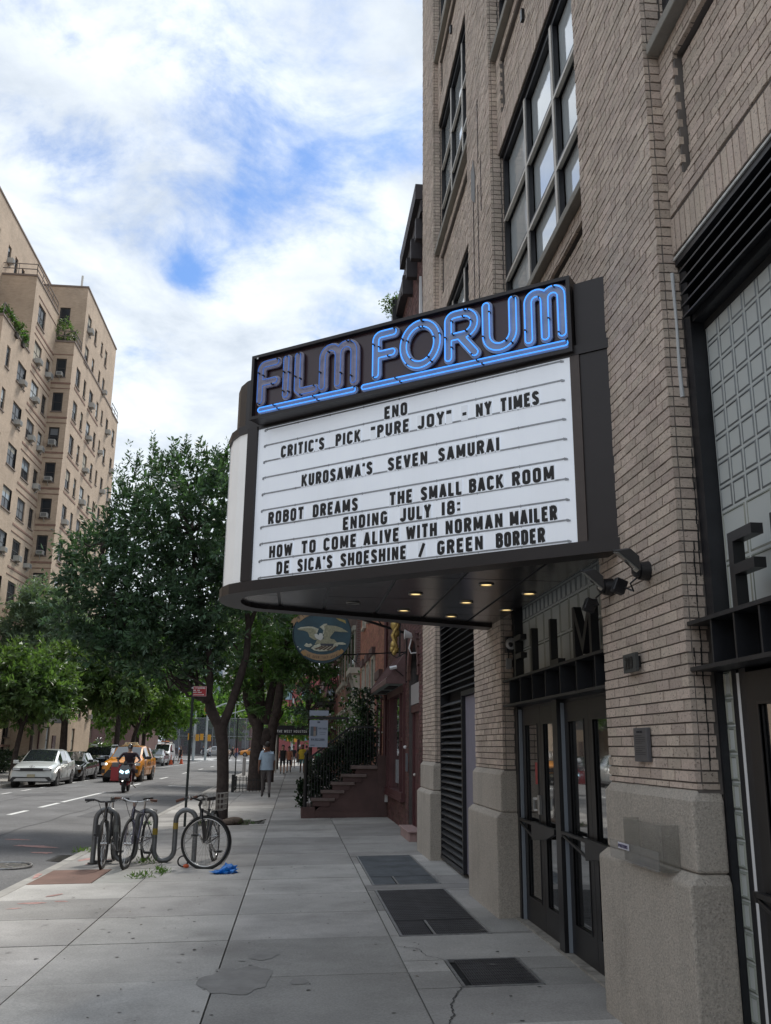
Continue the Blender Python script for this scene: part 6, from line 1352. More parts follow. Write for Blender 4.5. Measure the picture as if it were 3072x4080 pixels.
# left pavement, near to far
gl_ = 'trees along the far pavement'
def ltree(lab, x, y, h0, blobs, n, lm, seed, r0=.2, lean=0, fork=True, ll=.34, lw=.08, per=22, bark=None):
    tr = [([(x, y, -.2), (x + lean * .3, y, h0 * .5), (x + lean, y, h0)], [r0 * 1.15, r0, r0 * .85])]
    if fork: tr += [([(x + lean, y, h0 - .1), (x + lean - 1.0, y, h0 + 1.0), (x + lean - 1.9, y, h0 + 1.7)], [r0 * .6, r0 * .45, r0 * .25]), ([(x + lean, y, h0 - .1), (x + lean + .5, y, h0 + 1.3), (x + lean + .9, y, h0 + 2.6)], [r0 * .65, r0 * .5, r0 * .25]), ([(x + lean, y, h0 - .1), (x + lean - .2, y + .3, h0 + 2.6)], [r0 * .6, r0 * .25])]
    tree('street_tree', lab, tr, [(x + b[0], y + b[1], b[2], b[3], b[4], b[5]) for b in blobs], n, per, ll, lw, lm, bark or m_bark, seed, length=.9, up=.1, shell=.4, twigs=26, group=gl_)
ltree('low yellow green street tree at the left edge in front of the tan block', -13.3, 46, 2.5, [(-.9, 0, 4.6, 2.2, 2.2, 1.2), (.8, 0, 4.2, 1.5, 2, 1.1), (-2.6, 0, 4.0, 1.3, 1.8, .9), (-.2, 0, 3.5, 1.5, 1.5, .5)], 900, lf_yel, 21, .13, lean=.25)
ltree('yellow green street tree with a thick trunk behind the white hatchback', -13.4, 56, 3.0, [(.3, 0, 6.1, 2.6, 2.4, 1.35), (-2.0, 0, 5.5, 1.9, 2.2, 1.2), (2.2, 0, 5.3, 1.9, 2.2, 1.3), (0, 0, 4.7, 2.1, 1.8, .7), (3.2, 0, 4.5, 1.2, 1.4, .7)], 1300, lf_yel, 22, .22, lean=-.1)
ltree('pale blue green locust tree against the inner corner of the tan block', -17.2, 63, 6.5, [(-.2, 0, 10.8, 1.4, 2, 1.1), (-1.2, 0, 9.6, 1.1, 2, 1.1), (1.2, 0, 9.6, 1.5, 2, 1.1), (2.4, 0, 8.6, 1.3, 2, .9), (0.4, 0, 8.2, 2.3, 2, .9)], 900, lf_blue, 23, .10, ll=.36, lw=.06)
ltree('dark green street tree above the black sedan', -13.6, 73, 4.4, [(0, 0, 9.4, 3.0, 2.6, 2.2), (-1.8, 0, 7.4, 2.2, 2.2, 1.6), (1.9, 0, 7.2, 2.0, 2.2, 1.4), (0, 0, 6.0, 2.4, 2, .9)], 620, lf_mid, 24, .2, ll=.42, lw=.1)
ltree('dark green street tree above the taxi on the left pavement', -13.7, 79.5, 4.6, [(.6, 0, 9.6, 3.0, 2.6, 2.4), (2.6, 0, 8.2, 2.2, 2.2, 1.8), (1.0, 0, 6.8, 3.0, 2, 1.2), (4.2, 0, 7.2, 1.2, 1.6, 1.0)], 620, lf_mid, 25, .17, lean=.9, ll=.42, lw=.1)
ltree('bright green street tree behind the white van', -15.2, 96, 3.6, [(0, 0, 8.6, 3.4, 3, 2.8), (2.6, 0, 6.2, 2.6, 2.4, 2.2), (-2, 0, 6.0, 2.6, 2.4, 1.8), (1.2, 0, 4.6, 3.4, 2, 1.3)], 620, lf_br, 26, .2, ll=.5, lw=.12)
ltree('bright green tree at the corner past the tan block', -17.5, 106, 3.2, [(0, 0, 7.5, 4.0, 3, 3.2), (3.0, 0, 5.4, 2.6, 2.4, 2.4), (-3, 0, 5, 2.6, 2.4, 2.0)], 520, lf_br, 27, .22, ll=.55, lw=.13)
# shrubs along the block
for (x, y, sx, h_, lm, lab) in ((-17.6, 88, 1.5, 1.9, lf_yel, 'yellow green shrub by the wall behind the grey car'), (-17.2, 92.5, 1.6, 1.5, lf_br, 'green shrub beside the yellow green shrub'), (-18.4, 61, 1.2, 1.15, lf_dk, 'dark low shrub at the left edge behind the white hatchback'), (-18.2, 57.5, 1.2, 1.0, lf_dk, 'dark low shrub nearest the camera at the foot of the tan block')):
    t = thing('shrub', lab, 'shrub', (x, y, -.12)); rs = np.random.default_rng(int(y)); sh = mkshoots([(x, y, h_ * .5 - .1, sx, sx * 1.3, h_ * .5)], 130, .4, rs, .5, .4); quadmesh('foliage', leafcloud(sh, 18, .22, .06, rs) - np.array([x, y, -.12]), lm, t)
    mb = MB()
    for k in range(6): mb.tube([(x, y, -.12), (x + random.uniform(-.6, .6) * sx, y + random.uniform(-.6, .6) * sx, h_ * .7)], [.03, .01], 5)
    mb.build('stem', m_bark, t, world=True)
# terrace plants on the block
for (x, y, z, s_, lm, lab) in ((-19.6, 68.9, 33.6, 1.0, lf_yel, 'small yellow green tree on the inner corner terrace'), (-20.3, 57.5, 29.4, .5, lf_mid, 'green planter bush near the left edge of the lowest terrace'), (-20.1, 59.0, 29.2, .35, lf_yel, 'orange flowering planter halfway along the lowest terrace'), (-20.1, 60.5, 29.2, .35, lf_mid, 'green planter bush at the far end of the lowest terrace')):
    t = thing('terrace_plant', lab, 'plant', (x, y, z - s_)); rs = np.random.default_rng(int(y * 7)); sh = mkshoots([(x, y, z, s_ * .9, s_ * 1.1, s_)], int(60 * s_) + 20, .35, rs, .5, .3); quadmesh('foliage', leafcloud(sh, 14, .2, .05, rs) - np.array([x, y, z - s_]), lm, t)
    MB().tube([(x, y, z - s_ - .2), (x, y, z + .2)], [.06, .03], 6).box(x - .25, x + .25, y - .25, y + .25, z - s_ - .35, z - s_ - .02).build('planter', m_bark2, t, world=True)
# rooftop vine on the neighbour's parapet
t = thing('roof_plant', 'green trailing roof plant with a pipe beside the plum house parapet', 'plant', (2.0, 20.1, 11.7)); rs = np.random.default_rng(4); sh = mkshoots([(2.0, 20.1, 12.2, .14, .2, .16), (1.92, 20.1, 11.9, .08, .15, .25)], 34, .18, rs, .2, .3); quadmesh('foliage', leafcloud(sh, 12, .08, .022, rs) - np.array([2.0, 20.1, 11.7]), lf_yel, t)
MB().box(2.0, 2.3, 19.9, 20.2, 11.1, 12.25).build('planter', m_navy, t, world=True)
# ivy on the stoop railing and wall
t = thing('ivy', 'dark ivy climbing the iron railing of the brownstone stoop', 'climbing plant', (1.2, 22.8, .3)); rs = np.random.default_rng(9); sh = []
for k in range(900):
    x = rs.uniform(.32, 1.95); zt = min(2.05, 1.30 + (x - .30) * .745); zb = .3 + max(0, (x - .42)) * .82 if x < 1.5 else 1.2; z = zb + (zt - zb - .12) * rs.random() ** .85; sh.append([x, 22.80 + rs.uniform(0, .5), z, rs.normal() * .06, -.06, rs.normal() * .07, 1.0])
for k in range(260): z = rs.uniform(1.6, 3.1); sh.append([1.75 + rs.normal() * (.1 + .1 * (z > 2.6)), 22.95 + rs.uniform(0, .5), z, rs.normal() * .06, -.05, -.08, 1.0])
for k in range(60): sh.append([.22 + rs.normal() * .05, 22.8, rs.uniform(.2, .8), rs.normal() * .05, -.05, .05, 1])
quadmesh('foliage', leafcloud(np.array(sh), 9, .075, .030, rs) - np.array([1.2, 22.8, .3]), lf_dk, t)
MB().tube([(1.9, 22.9, .9), (1.8, 22.95, 1.8), (1.75, 23.0, 3.0)], [.03, .02, .01], 6).build('stem', m_bark, t, world=True)
t = thing('flowering_climber', 'green and white flowering climber beside the shop hood', 'climbing plant', (1.6, 23.6, 2.6)); sh = [[1.5 + rs.normal() * .28, 23.6 + rs.normal() * .2, 2.1 + rs.normal() * .45, rs.normal() * .1, -.05, rs.normal() * .1, 1] for _ in range(200)]
quadmesh('foliage', leafcloud(np.array(sh), 8, .085, .032, rs) - np.array([1.6, 23.6, 2.6]), lf_mid, t); MB().tube([(1.6, 23.6, 1.1), (1.55, 23.6, 2.9)], [.02, .01], 5).build('stem', m_bark, t, world=True)
mb = MB()
for k in range(70): s_ = sh[k]; mb.ball((s_[0], s_[1] - .12, s_[2]), .022, 6)
o = mb.build('blossoms', m_white, t, world=True); o['kind'] = 'stuff'
# weeds in the joints
for wi, (x, y, s_) in enumerate(((-3.38, 16.2, .3), (-2.1, 14.45, .24), (-1.95, 12.9, .3), (-1.75, 13.3, .16), (-1.05, 21.3, .35), (-1.95, 21.2, .25), (-3.2, 21.5, .25))):
    lab = ('weed tuft on the kerb behind the left bicycle', 'weed tuft under the second loop of the bicycle rack', 'weed tuft in the joint in front of the bicycle rack', 'small weed in the joint near the wheel of the basket bicycle', 'tall grass tuft at the right foot of the street tree', 'grass tuft at the left foot of the street tree', 'weed tuft on the kerb level with the street tree')[wi]
    rs = np.random.default_rng(50 + wi); sh = np.array([[x + rs.normal() * s_ * .3, y + rs.normal() * s_ * .25, gz(x), rs.normal() * .03, rs.normal() * .03, .03 * rs.uniform(.5, 1.8), 1] for _ in range(26)])
    o = quadmesh('weed_tuft', leafcloud(sh, 5, .065, .008, rs, droop=-.1), lf_br if wi < 4 else lf_mid); tag(o, lab, 'weed')
# debris: fallen leaves
rs = np.random.default_rng(77); sh = np.array([[rs.uniform(-3, 2), rs.uniform(6, 30), 0, rs.normal() * .02, rs.normal() * .02, .001, 1] for _ in range(170)]); V = leafcloud(sh, 1, .035, .010, rs, droop=0); V[:, 2] = .02 * (V[:, 0] - 2) + .006 + np.tile([0, .003, 0, .004], len(V) // 4)
o = quadmesh('fallen_leaves', V, mat('dry leaf', (.13, .09, .05), .8, rand=.4)); tag(o, 'tiny dry leaves scattered over the sidewalk flags', 'leaves', kind='stuff')
# rocks at the tree foot
for k, (x, y, r, lab) in enumerate(((-1.28, 21.35, .17, 'flat grey rock at the right foot of the street tree'), (-1.42, 21.15, .13, 'smaller brown rock in front of the street tree'))):
    mb = MB().ball((x, y, gz(x) + r * .35), r, 12, (1.2, 1, .6)); 
    for i, v in enumerate(mb.v): q = Vector(v); mb.v[i] = tuple(q + Vector((math.sin(q.x * 40), math.cos(q.y * 37), math.sin(q.z * 50))) * .008)
    tag(mb.build('rock', mat('brown rock', (.13, .10, .08), .9, noise=.3, nscale=12, bump=.6, bscale=40), smooth=True, angle=80), lab, 'rock')
o = MB().box(PIT[0] + .02, PIT[1] - .02, PIT[2] + .02, PIT[3] - .02, -.3, -.085).build('tree_pit_soil', mat('soil', (.045, .036, .028), .95, noise=.4, nscale=14, bump=1, bscale=40)); tag(o, kind='structure')
# the park beyond the junction
def fartree(x, y, h, r, lm, seed, lab):
    ltree2 = thing('park_tree', lab, 'tree', (x, y, -.2), group='park trees beyond the junction'); rs = np.random.default_rng(seed)
    MB().tube([(x, y, -.2), (x, y, h * .6)], [.35, .2], 8).build('trunk', m_bark, ltree2, world=True)
    bl = [(x + rs.normal() * r * .4, y + rs.normal() * r * .3, h * rs.uniform(.45, .85), r * rs.uniform(.5, .8), r * .7, h * rs.uniform(.16, .28)) for _ in range(7)]
    quadmesh('crown', leafcloud(mkshoots(bl, 330, 1.3, rs, .1, .3), 14, .85, .24, rs) - np.array([x, y, -.2]), lm, ltree2)
px_ = [(-30, 196, 15, 7, lf_mid), (-24, 205, 17, 7, lf_br), (-17, 212, 16, 7, lf_mid), (-10, 200, 13, 6, lf_br), (-3, 206, 14, 6, lf_mid), (4, 200, 12, 6, lf_br), (-36, 190, 14, 6, lf_br), (-13, 182, 10, 4.5, lf_br), (-20.5, 184, 9, 4, lf_mid)]
ords = ('first', 'second', 'third', 'fourth', 'fifth', 'sixth', 'seventh', 'eighth', 'ninth')
rank = sorted(range(len(px_)), key=lambda k: px_[k][0] / px_[k][1])
for k, (x, y, h, r, lm) in enumerate(px_): fartree(x, y, h, r, lm, 60 + k, ords[rank.index(k)] + ' from the left of the park trees behind the mesh fence')
# ================================================================== VEHICLES
m_tyre = mat('tyre rubber', (.018, .018, .018), .8); m_rim = mat('alloy rim', (.38, .38, .39), .3, metal=.8); m_trim = mat('dark plastic trim', (.03, .03, .032), .6)
m_cg = mat('car glass', (.02, .025, .028), .02, spec=1, coat=1); m_hl = mat('headlight lens', (.55, .58, .6), .1, spec=1, coat=1); m_hlon = mat('lit headlight', (.8, .8, .75), .2, emit=(1, .95, .85), estr=2.5)
m_plate = mat('licence plate', (.42, .38, .26), .5); m_chrome = mat('chrome', (.6, .6, .6), .15, metal=1)
def paint(n, c, r=.28, metal=.1): return mat(n, c, r, metal=metal, coat=1.0, spec=.6)
def interp(tab, x):
    for (a0, b0) in zip(tab[:-1], tab[1:]):
        if x <= b0[0]: t = (x - a0[0]) / (b0[0] - a0[0] + 1e-9); t = max(0, t); return tuple(p + (q - p) * t for p, q in zip(a0[1:], b0[1:]))
    return tab[-1][1:]
def car(name, label, cat, loc, rz, spec, pm, group=None, extras=None, lit=False):
    """spec: L, W, axle positions (x from front), wheel radius, stations [(x, zbottom, zbelt, ztop, half top width factor, half width factor)], cabin (x windscreen base, roof start, roof end, rear glass base), ground clearance"""
    t = thing(name, label, cat, loc, rz, group); W = spec['W'] / 2; st = spec['st']; wsb, rs_, re_, rgb = spec['cab']
    xs = sorted(set([round(x, 3) for x in list(np.linspace(st[0][0], st[-1][0], 34)) + [s[0] for s in st] + [wsb, rs_, re_, rgb]])); rows = []; info = []
    zc = spec['zs']
    for x in xs:
        zb, zbelt, zt, wt, wf = interp(st, x); w_ = W * wf; cab = wsb < x < rgb
        wtop = w_ * wt
        sec = [(0, zb), (w_ * .86, zb), (w_ * .97, zb + .08), (w_, zb + (zbelt - zb) * .45), (w_ * .985, zb + (zbelt - zb) * .78), (w_ * .94, zbelt)]
        if cab: sec += [(w_ * .93, zbelt + .02), (wtop + .02, zt - .07), (wtop - .06, zt - .01), (0, zt + .015)]
        else: sec += [(w_ * .90, zbelt + (zt - zbelt) * .4), (w_ * .82, zbelt + (zt - zbelt) * .8), (w_ * .7, zt), (0, zt + .02)]
        full = [(x, y, z) for y, z in sec] + [(x, -y, z) for y, z in sec[-2:0:-1]]; rows.append(full); info.append((x, cab))
    m = len(rows[0]); mb = MB(); gl = {'windscreen': MB(), 'rear_window': MB(), 'side_window': [MB(), MB()]}
    vs = [p for r in rows for p in r]; bodyf = []
    bp_ = spec.get('pillars', [])
    for i in range(len(rows) - 1):
        xm = (xs[i] + xs[i + 1]) / 2
        for j in range(m):
            f = (i * m + j, i * m + (j + 1) % m, (i + 1) * m + (j + 1) % m, (i + 1) * m + j); P = [vs[k] for k in f]
            topj = j in (7, 8, 9, 10) ; sidej = j in (6, m - 7)
            tgt = None
            if wsb <= xm <= rs_ and j in (8, 9): tgt = gl['windscreen']
            elif re_ <= xm <= rgb and j in (8, 9) and spec.get('rear', True): tgt = gl['rear_window']
            elif sidej and wsb + .28 < xm < rgb - .12 and not any(a0 < xm < b0 for a0, b0 in bp_): tgt = gl['side_window'][0 if j == 6 else 1]
            if tgt is not None: tgt.add(P, [(0, 1, 2, 3)])
            else: bodyf.append(f)
    mb.add(vs, bodyf); mb.add(rows[0], [tuple(range(m))]); mb.add(rows[-1], [tuple(range(m))])
    bo = mb.build('body', pm, t, smooth=True, angle=38)
    for k in ('windscreen', 'rear_window'):
        if gl[k].v: gl[k].build(k, m_cg, t, smooth=True)
    for q in gl['side_window']:
        if q.v: q.build('side_window', m_cg, t, smooth=True)
    R = spec['R']
    for ax in spec['axles']:
        for s_ in (-1, 1):
            y = s_ * W * .985; wh = MB()
            MB().tube([(ax, y - s_ * .22, R), (ax, y - s_ * .03, R), (ax, y + s_ * .004, R)], [R * .9 + .07, R + .055, R + .05], 24).build('wheel_arch', m_trim if spec.get('arch') is None else spec['arch'], t)
            w_ = MB().tube([(ax, y - s_ * .21, R), (ax, y - s_ * .19, R), (ax, y, R), (ax, y + s_ * .022, R)], [R * .8, R, R, R * .93], 28).build('tyre', m_tyre, t, smooth=True, angle=40)
            rm = MB().cyl((ax, y + s_ * .018, R), (ax, y + s_ * .026, R), R * .68, k=24).build('rim', m_rim, w_)
            sp = MB()
            for k in range(5):
                for dl in (-.16, .16):
                    an = k * 2 * pi / 5 + dl; an2 = an + .3; sp.add([(ax + R * .18 * math.cos(an), y + s_ * .028, R + R * .18 * math.sin(an)), (ax + R * .62 * math.cos(an + .1), y + s_ * .028, R + R * .62 * math.sin(an + .1)), (ax + R * .62 * math.cos(an + .52), y + s_ * .028, R + R * .62 * math.sin(an + .52))], [(0, 1, 2)])
            sp.build('rim_opening', m_tyre, w_)
    x0 = st[0][0]
    for s_ in (-1, 1):
        mi = wsb + .42; zb_ = interp(st, mi)[1]
        MB().obox((mi, s_ * (W + .10), zb_ + .10), (1, 0, 0), (0, 1, 0), (0, 0, 1), .07, .11, .075).bar((mi, s_ * (W - .05), zb_ + .05), (mi, s_ * (W + .04), zb_ + .08), .04).build('wing_mirror', spec.get('mir', pm), t, bevel=.025)
    g = spec['front'](t, x0, W) if 'front' in spec else None
    # door seams and handle strips
    for (a0) in spec.get('seams', []):
        zb, zbelt, zt, wt, wf = interp(st, a0)
        for s_ in (-1, 1): MB().bar((a0, s_ * (W * wf + .002), zb + .12), (a0 + .02, s_ * (W * wf * .985 + .002), zbelt - .02), .012, .006).build('door_seam', m_trim, t)
    for a0 in spec.get('handles', []):
        zb, zbelt, zt, wt, wf = interp(st, a0)
        for s_ in (-1, 1): MB().bar((a0 - .09, s_ * (W * wf * .99 + .012), zb + (zbelt - zb) * .80), (a0 + .09, s_ * (W * wf * .99 + .012), zb + (zbelt - zb) * .80), .02, .03).build('door_handle', spec.get('hand', pm), t)
    if extras: extras(t, W)
    return t
def fbox_(mb, x, y0, y1, z0, z1, d=.03): return mb.box(x - d, x + .05, y0, y1, z0, z1)
# front of car at x=0, travelling towards -x (local); facing the camera means rotating local -x to world -y
def front_white(t, x0, W):
    MB().prism([(-W * .86, .71), (-W * .84, .80), (W * .84, .80), (W * .86, .71), (W * .5, .675), (-W * .5, .675)], 'x', x0 - .035, x0 + .06).build('grille_band', m_trim, t)
    for s_ in (-1, 1): MB().box(x0 - .042, x0 + .02, min(s_ * W * .5, s_ * W * .82), max(s_ * W * .5, s_ * W * .82), .715, .785).build('headlight', m_hl, t)
    MB().prism([(-W * .92, .30), (-W * .80, .44), (-W * .3, .44), (W * .3, .44), (W * .80, .44), (W * .92, .30), (W * .85, .26), (-W * .85, .26)], 'x', x0 - .03, x0 + .06).build('lower_grille', m_trim, t)
    MB().prism([(-W * .75, .30), (-W * .62, .39), (W * .62, .39), (W * .75, .30), (W * .7, .27), (-W * .7, .27)], 'x', x0 - .05, x0 - .02).build('skid_plate', mat('silver skid', (.45, .46, .46), .35, metal=.6), t)
    MB().box(x0 - .055, x0 - .03, -.16, .16, .43, .55).build('licence_plate', m_plate, t)
    MB().tube([(x0 - .0, .1 * math.cos(q), .86 + .035 * math.sin(q)) for q in np.linspace(0, 2 * pi, 18, endpoint=False)], .010, 5, closed=True).tube([(x0 - .005, -.035, .83), (x0 - .005, -.02, .89)], .008, 5).tube([(x0 - .005, .035, .89), (x0 - .005, .02, .83)], .008, 5).tube([(x0 - .005, -.028, .86), (x0 - .005, .028, .86)], .008, 5).build('emblem', m_chrome, t)
SP_hatch = dict(L=4.6, W=1.88, R=.355, axles=(.85, 3.72), zs=0, cab=(1.02, 1.95, 3.65, 4.42), pillars=[(2.62, 2.76)], seams=(1.5, 2.68, 3.6), handles=(2.35, 3.3),
    st=[(0, .30, .70, .80, .7, .88), (.12, .24, .74, .88, .7, .97), (.5, .22, .82, .96, .72, 1.0), (1.0, .22, .90, 1.04, .78, 1.0), (1.03, .22, .90, 1.06, .80, 1.0), (1.95, .22, .97, 1.54, .70, 1.0), (2.8, .22, 1.00, 1.58, .70, 1.0), (3.65, .22, 1.03, 1.53, .68, 1.0), (4.2, .24, 1.06, 1.24, .72, .99), (4.45, .28, 1.05, 1.10, .8, .97), (4.6, .34, .95, 1.0, .8, .92)], front=front_white)
def cover(t, W):
    for s_ in (-1, 1): MB().box(1.25, 3.3, s_ * W - (.0 if s_ < 0 else .0) - .005, s_ * W + .008, .24, .36).build('sill_cladding', mat('grey cladding', (.13, .13, .135), .6), t)
ZF = lambda x: rz_(x) + .004
HEAD = pi / 2     # local +x (towards the tail) points to world +y
car('parked_car', 'white hatchback with a dark full width grille band parked first in the row', 'car', (-11.1, 41.2, ZF(-11.4)), HEAD + .03, SP_hatch, paint('white car paint', (.62, .66, .66), .3), 'cars parked along the far kerb', cover)
def front_sedan(t, x0, W):
    MB().box(x0 - .03, x0 + .05, -.42, .42, .50, .70).build('grille', m_trim, t)
    for s_ in (-1, 1): MB().obox((x0 + .06, s_ * W * .78, .68), (1, s_ * .35, 0), (-s_ * .35, 1, 0), (0, 0, 1), .06, .17, .08).build('headlight', m_hl, t)
    MB().box(x0 - .03, x0 + .05, -.6, .6, .26, .38).build('lower_grille', m_trim, t); MB().box(x0 - .045, x0 - .02, -.16, .16, .42, .52).build('licence_plate', m_plate, t)
SP_sedan = dict(L=4.75, W=1.80, R=.33, axles=(.9, 3.65), zs=0, cab=(1.25, 2.05, 3.15, 3.95), pillars=[(2.6, 2.72)], seams=(1.6, 2.65, 3.5), handles=(2.4, 3.3), mir=m_trim,
    st=[(0, .30, .62, .70, .7, .86), (.15, .22, .72, .82, .7, .96), (.6, .2, .78, .90, .7, 1.0), (1.22, .2, .86, .98, .75, 1.0), (1.27, .2, .86, 1.0, .78, 1.0), (2.05, .2, .90, 1.42, .66, 1.0), (2.7, .2, .92, 1.45, .66, 1.0), (3.15, .2, .94, 1.40, .65, 1.0), (3.95, .22, .96, 1.04, .75, .99), (4.55, .28, .94, 1.02, .75, .96), (4.75, .36, .86, .92, .75, .9)], front=front_sedan)
car('parked_car', 'black sedan parked right behind the white hatchback', 'car', (-11.40, 47.7, ZF(-11.4)), HEAD, SP_sedan, paint('black car paint', (.008, .009, .010), .15), 'cars parked along the far kerb')
SP_suv = dict(L=4.8, W=1.92, R=.38, axles=(.95, 3.8), zs=0, cab=(1.2, 1.95, 4.1, 4.7), pillars=[(2.65, 2.78), (3.75, 3.85)], seams=(1.6, 2.7, 3.7), handles=(2.45, 3.5), mir=m_trim,
    st=[(0, .36, .80, .92, .7, .88), (.15, .28, .88, 1.02, .7, .97), (.6, .26, .96, 1.10, .7, 1.0), (1.18, .26, 1.04, 1.18, .75, 1.0), (1.22, .26, 1.04, 1.2, .8, 1.0), (1.95, .26, 1.08, 1.66, .72, 1.0), (3.0, .26, 1.1, 1.72, .72, 1.0), (4.1, .26, 1.12, 1.68, .70, 1.0), (4.7, .3, 1.12, 1.2, .8, .98), (4.8, .38, 1.0, 1.08, .8, .94)], front=front_sedan)
def rack(t, W):
    for s_ in (-1, 1): MB().tube([(1.9, s_ * .62, 1.69), (2.1, s_ * .62, 1.77), (3.9, s_ * .62, 1.78), (4.2, s_ * .62, 1.70)], .02, 6).build('roof_rail', m_chrome, t)
    mb = MB()
    for c in (2.5, 3.4): mb.tube([(c + .34 * math.cos(q), .3, 2.02 + .2 * math.sin(q)) for q in np.linspace(0, 2 * pi, 18, endpoint=False)], .02, 5, closed=True)
    mb.bar((2.5, .3, 2.02), (3.0, .3, 2.15), .03).bar((3.0, .3, 2.15), (3.4, .3, 2.02), .03).build('rooftop_bike', m_rim, t)
car('parked_car', 'black SUV with roof rails parked behind the black sedan', 'car', (-11.36, 54.3, ZF(-11.4)), HEAD, SP_suv, paint('black suv paint', (.012, .014, .016), .18), 'cars parked along the far kerb', rack)
car('parked_car', 'blue grey SUV parked behind the black SUV', 'car', (-11.42, 61.3, ZF(-11.4)), HEAD, SP_suv, paint('grey blue paint', (.10, .12, .135), .25), 'cars parked along the far kerb')
car('parked_car', 'grey sedan parked behind the blue grey SUV, half hidden by trees', 'car', (-11.44, 68.0, ZF(-11.4)), HEAD, SP_sedan, paint('mid grey paint', (.16, .165, .17), .25), 'cars parked along the far kerb')
def front_taxi(t, x0, W):
    MB().prism([(-.42, .78), (-.5, .62), (.5, .62), (.42, .78), (.3, .84), (-.3, .84)], 'x', x0 - .035, x0 + .05).build('grille', m_trim, t)
    MB().prism([(-.78, .30), (-.55, .58), (.55, .58), (.78, .30), (.6, .24), (-.6, .24)], 'x', x0 - .03, x0 + .05).build('lower_grille', m_trim, t)
    for s_ in (-1, 1):
        MB().obox((x0 + .05, s_ * W * .78, .84), (1, s_ * .35, 0), (-s_ * .35, 1, 0), (0, 0, 1), .07, .20, .065).build('headlight', m_hl, t)
        MB().ball((x0 - .01, s_ * W * .72, .84), .05, 8).build('lamp_bulb', m_hlon, t)
        MB().box(x0 - .03, x0 + .05, s_ * W * .84 - .07, s_ * W * .84 + .07, .42, .60).build('corner_intake', m_trim, t)
    MB().box(x0 - .045, x0 - .02, -.16, .16, .40, .52).build('licence_plate', m_plate, t)
def taxi_ex(t, W):
    MB().box(2.1, 2.32, -.42, .42, 1.70, 1.73).prism([(-.36, 1.73), (.36, 1.73), (.30, 1.86), (-.30, 1.86)], 'x', 2.14, 2.28).build('roof_light', mat('roof light', (.65, .55, .35), .4), t, bevel=.01)
    mb = MB(); text(mb, 'TAXI', (2.135, .22, 1.745), (0, -1, 0), (0, 0, 1), .085, width=.42, th=.2, normal=(-1, 0, 0)); mb.build('roof_light_lettering', m_black, t)
    for s_ in (-1, 1):
        mb = MB(); text(mb, 'NYC TAXI' if s_ > 0 else 'NYC TAXI', (2.9, W + .008, .78) if s_ > 0 else (2.0, -W - .008, .78), (-1 * s_, 0, 0), (0, 0, 1), .16, width=.8, th=.2, normal=(0, s_, 0)); mb.build('door_lettering', m_black, t)
SP_taxi = dict(L=4.6, W=1.85, R=.37, axles=(.9, 3.6), zs=0, cab=(1.15, 1.95, 3.9, 4.45), pillars=[(2.62, 2.74), (3.55, 3.65)], seams=(1.55, 2.68, 3.55), handles=(2.4, 3.35), mir=m_trim,
    st=[(0, .34, .80, .90, .7, .86), (.14, .26, .86, .98, .7, .97), (.6, .24, .92, 1.06, .7, 1.0), (1.12, .24, 1.0, 1.12, .75, 1.0), (1.17, .24, 1.0, 1.15, .8, 1.0), (1.95, .24, 1.04, 1.64, .70, 1.0), (2.8, .24, 1.06, 1.70, .70, 1.0), (3.9, .24, 1.08, 1.64, .68, 1.0), (4.45, .28, 1.10, 1.2, .8, .98), (4.6, .36, 1.0, 1.06, .8, .93)], front=front_taxi)
m_taxi = paint('taxi yellow', (.74, .27, .003), .3, 0)
car('taxi', 'yellow taxi SUV with a roof light driving behind the scooter', 'taxi', (-8.3, 46.0, ZF(-8.9)), HEAD - .03, SP_taxi, m_taxi, None, taxi_ex)
car('parked_car', 'small silver car parked just in front of the white van', 'car', (-12.7, 86.0, ZF(-11.4)), HEAD, SP_sedan, paint('silver paint', (.34, .36, .38), .25, .4), 'cars parked along the far kerb')
def front_van(t, x0, W):
    MB().box(x0 - .03, x0 + .05, -.5, .5, .62, .80).build('grille', m_trim, t)
    for s_ in (-1, 1): MB().obox((x0 + .05, s_ * W * .76, .90), (1, s_ * .3, 0), (-s_ * .3, 1, 0), (0, 0, 1), .06, .17, .11).build('headlight', m_hl, t)
    MB().box(x0 - .03, x0 + .05, -.62, .62, .34, .50).build('lower_grille', m_trim, t)
def van_ex(t, W):
    MB().box(1.6, 4.2, -.6, -.55, 2.05, 2.12).box(1.6, 4.2, .55, .6, 2.05, 2.12).box(1.7, 1.76, -.6, .6, 2.12, 2.18).box(2.8, 2.86, -.6, .6, 2.12, 2.18).box(3.9, 3.96, -.6, .6, 2.12, 2.18).build('roof_rack', m_alu, t)
    MB().bar((1.5, -.2, 2.22), (4.3, -.2, 2.22), .08).bar((1.5, .2, 2.22), (4.3, .2, 2.22), .08).bar((1.6, -.2, 2.22), (1.6, .2, 2.22), .05).bar((2.4, -.2, 2.22), (2.4, .2, 2.22), .05).bar((3.2, -.2, 2.22), (3.2, .2, 2.22), .05).build('orange_ladder', mat('orange ladder', (.55, .16, .05), .5), t)
SP_van = dict(L=4.6, W=1.80, R=.34, axles=(.85, 3.75), zs=0, cab=(.85, 1.6, 4.5, 4.58), pillars=[(2.25, 4.6)], seams=(1.4, 2.3), handles=(2.1,), rear=False, mir=m_trim,
    st=[(0, .32, .85, .98, .7, .86), (.15, .26, .95, 1.08, .7, .97), (.82, .25, 1.08, 1.2, .78, 1.0), (.87, .25, 1.08, 1.24, .82, 1.0), (1.6, .25, 1.14, 1.90, .80, 1.0), (2.4, .25, 1.16, 2.0, .84, 1.0), (4.5, .25, 1.2, 1.98, .84, 1.0), (4.6, .3, 1.18, 1.9, .84, .97)], front=front_van)
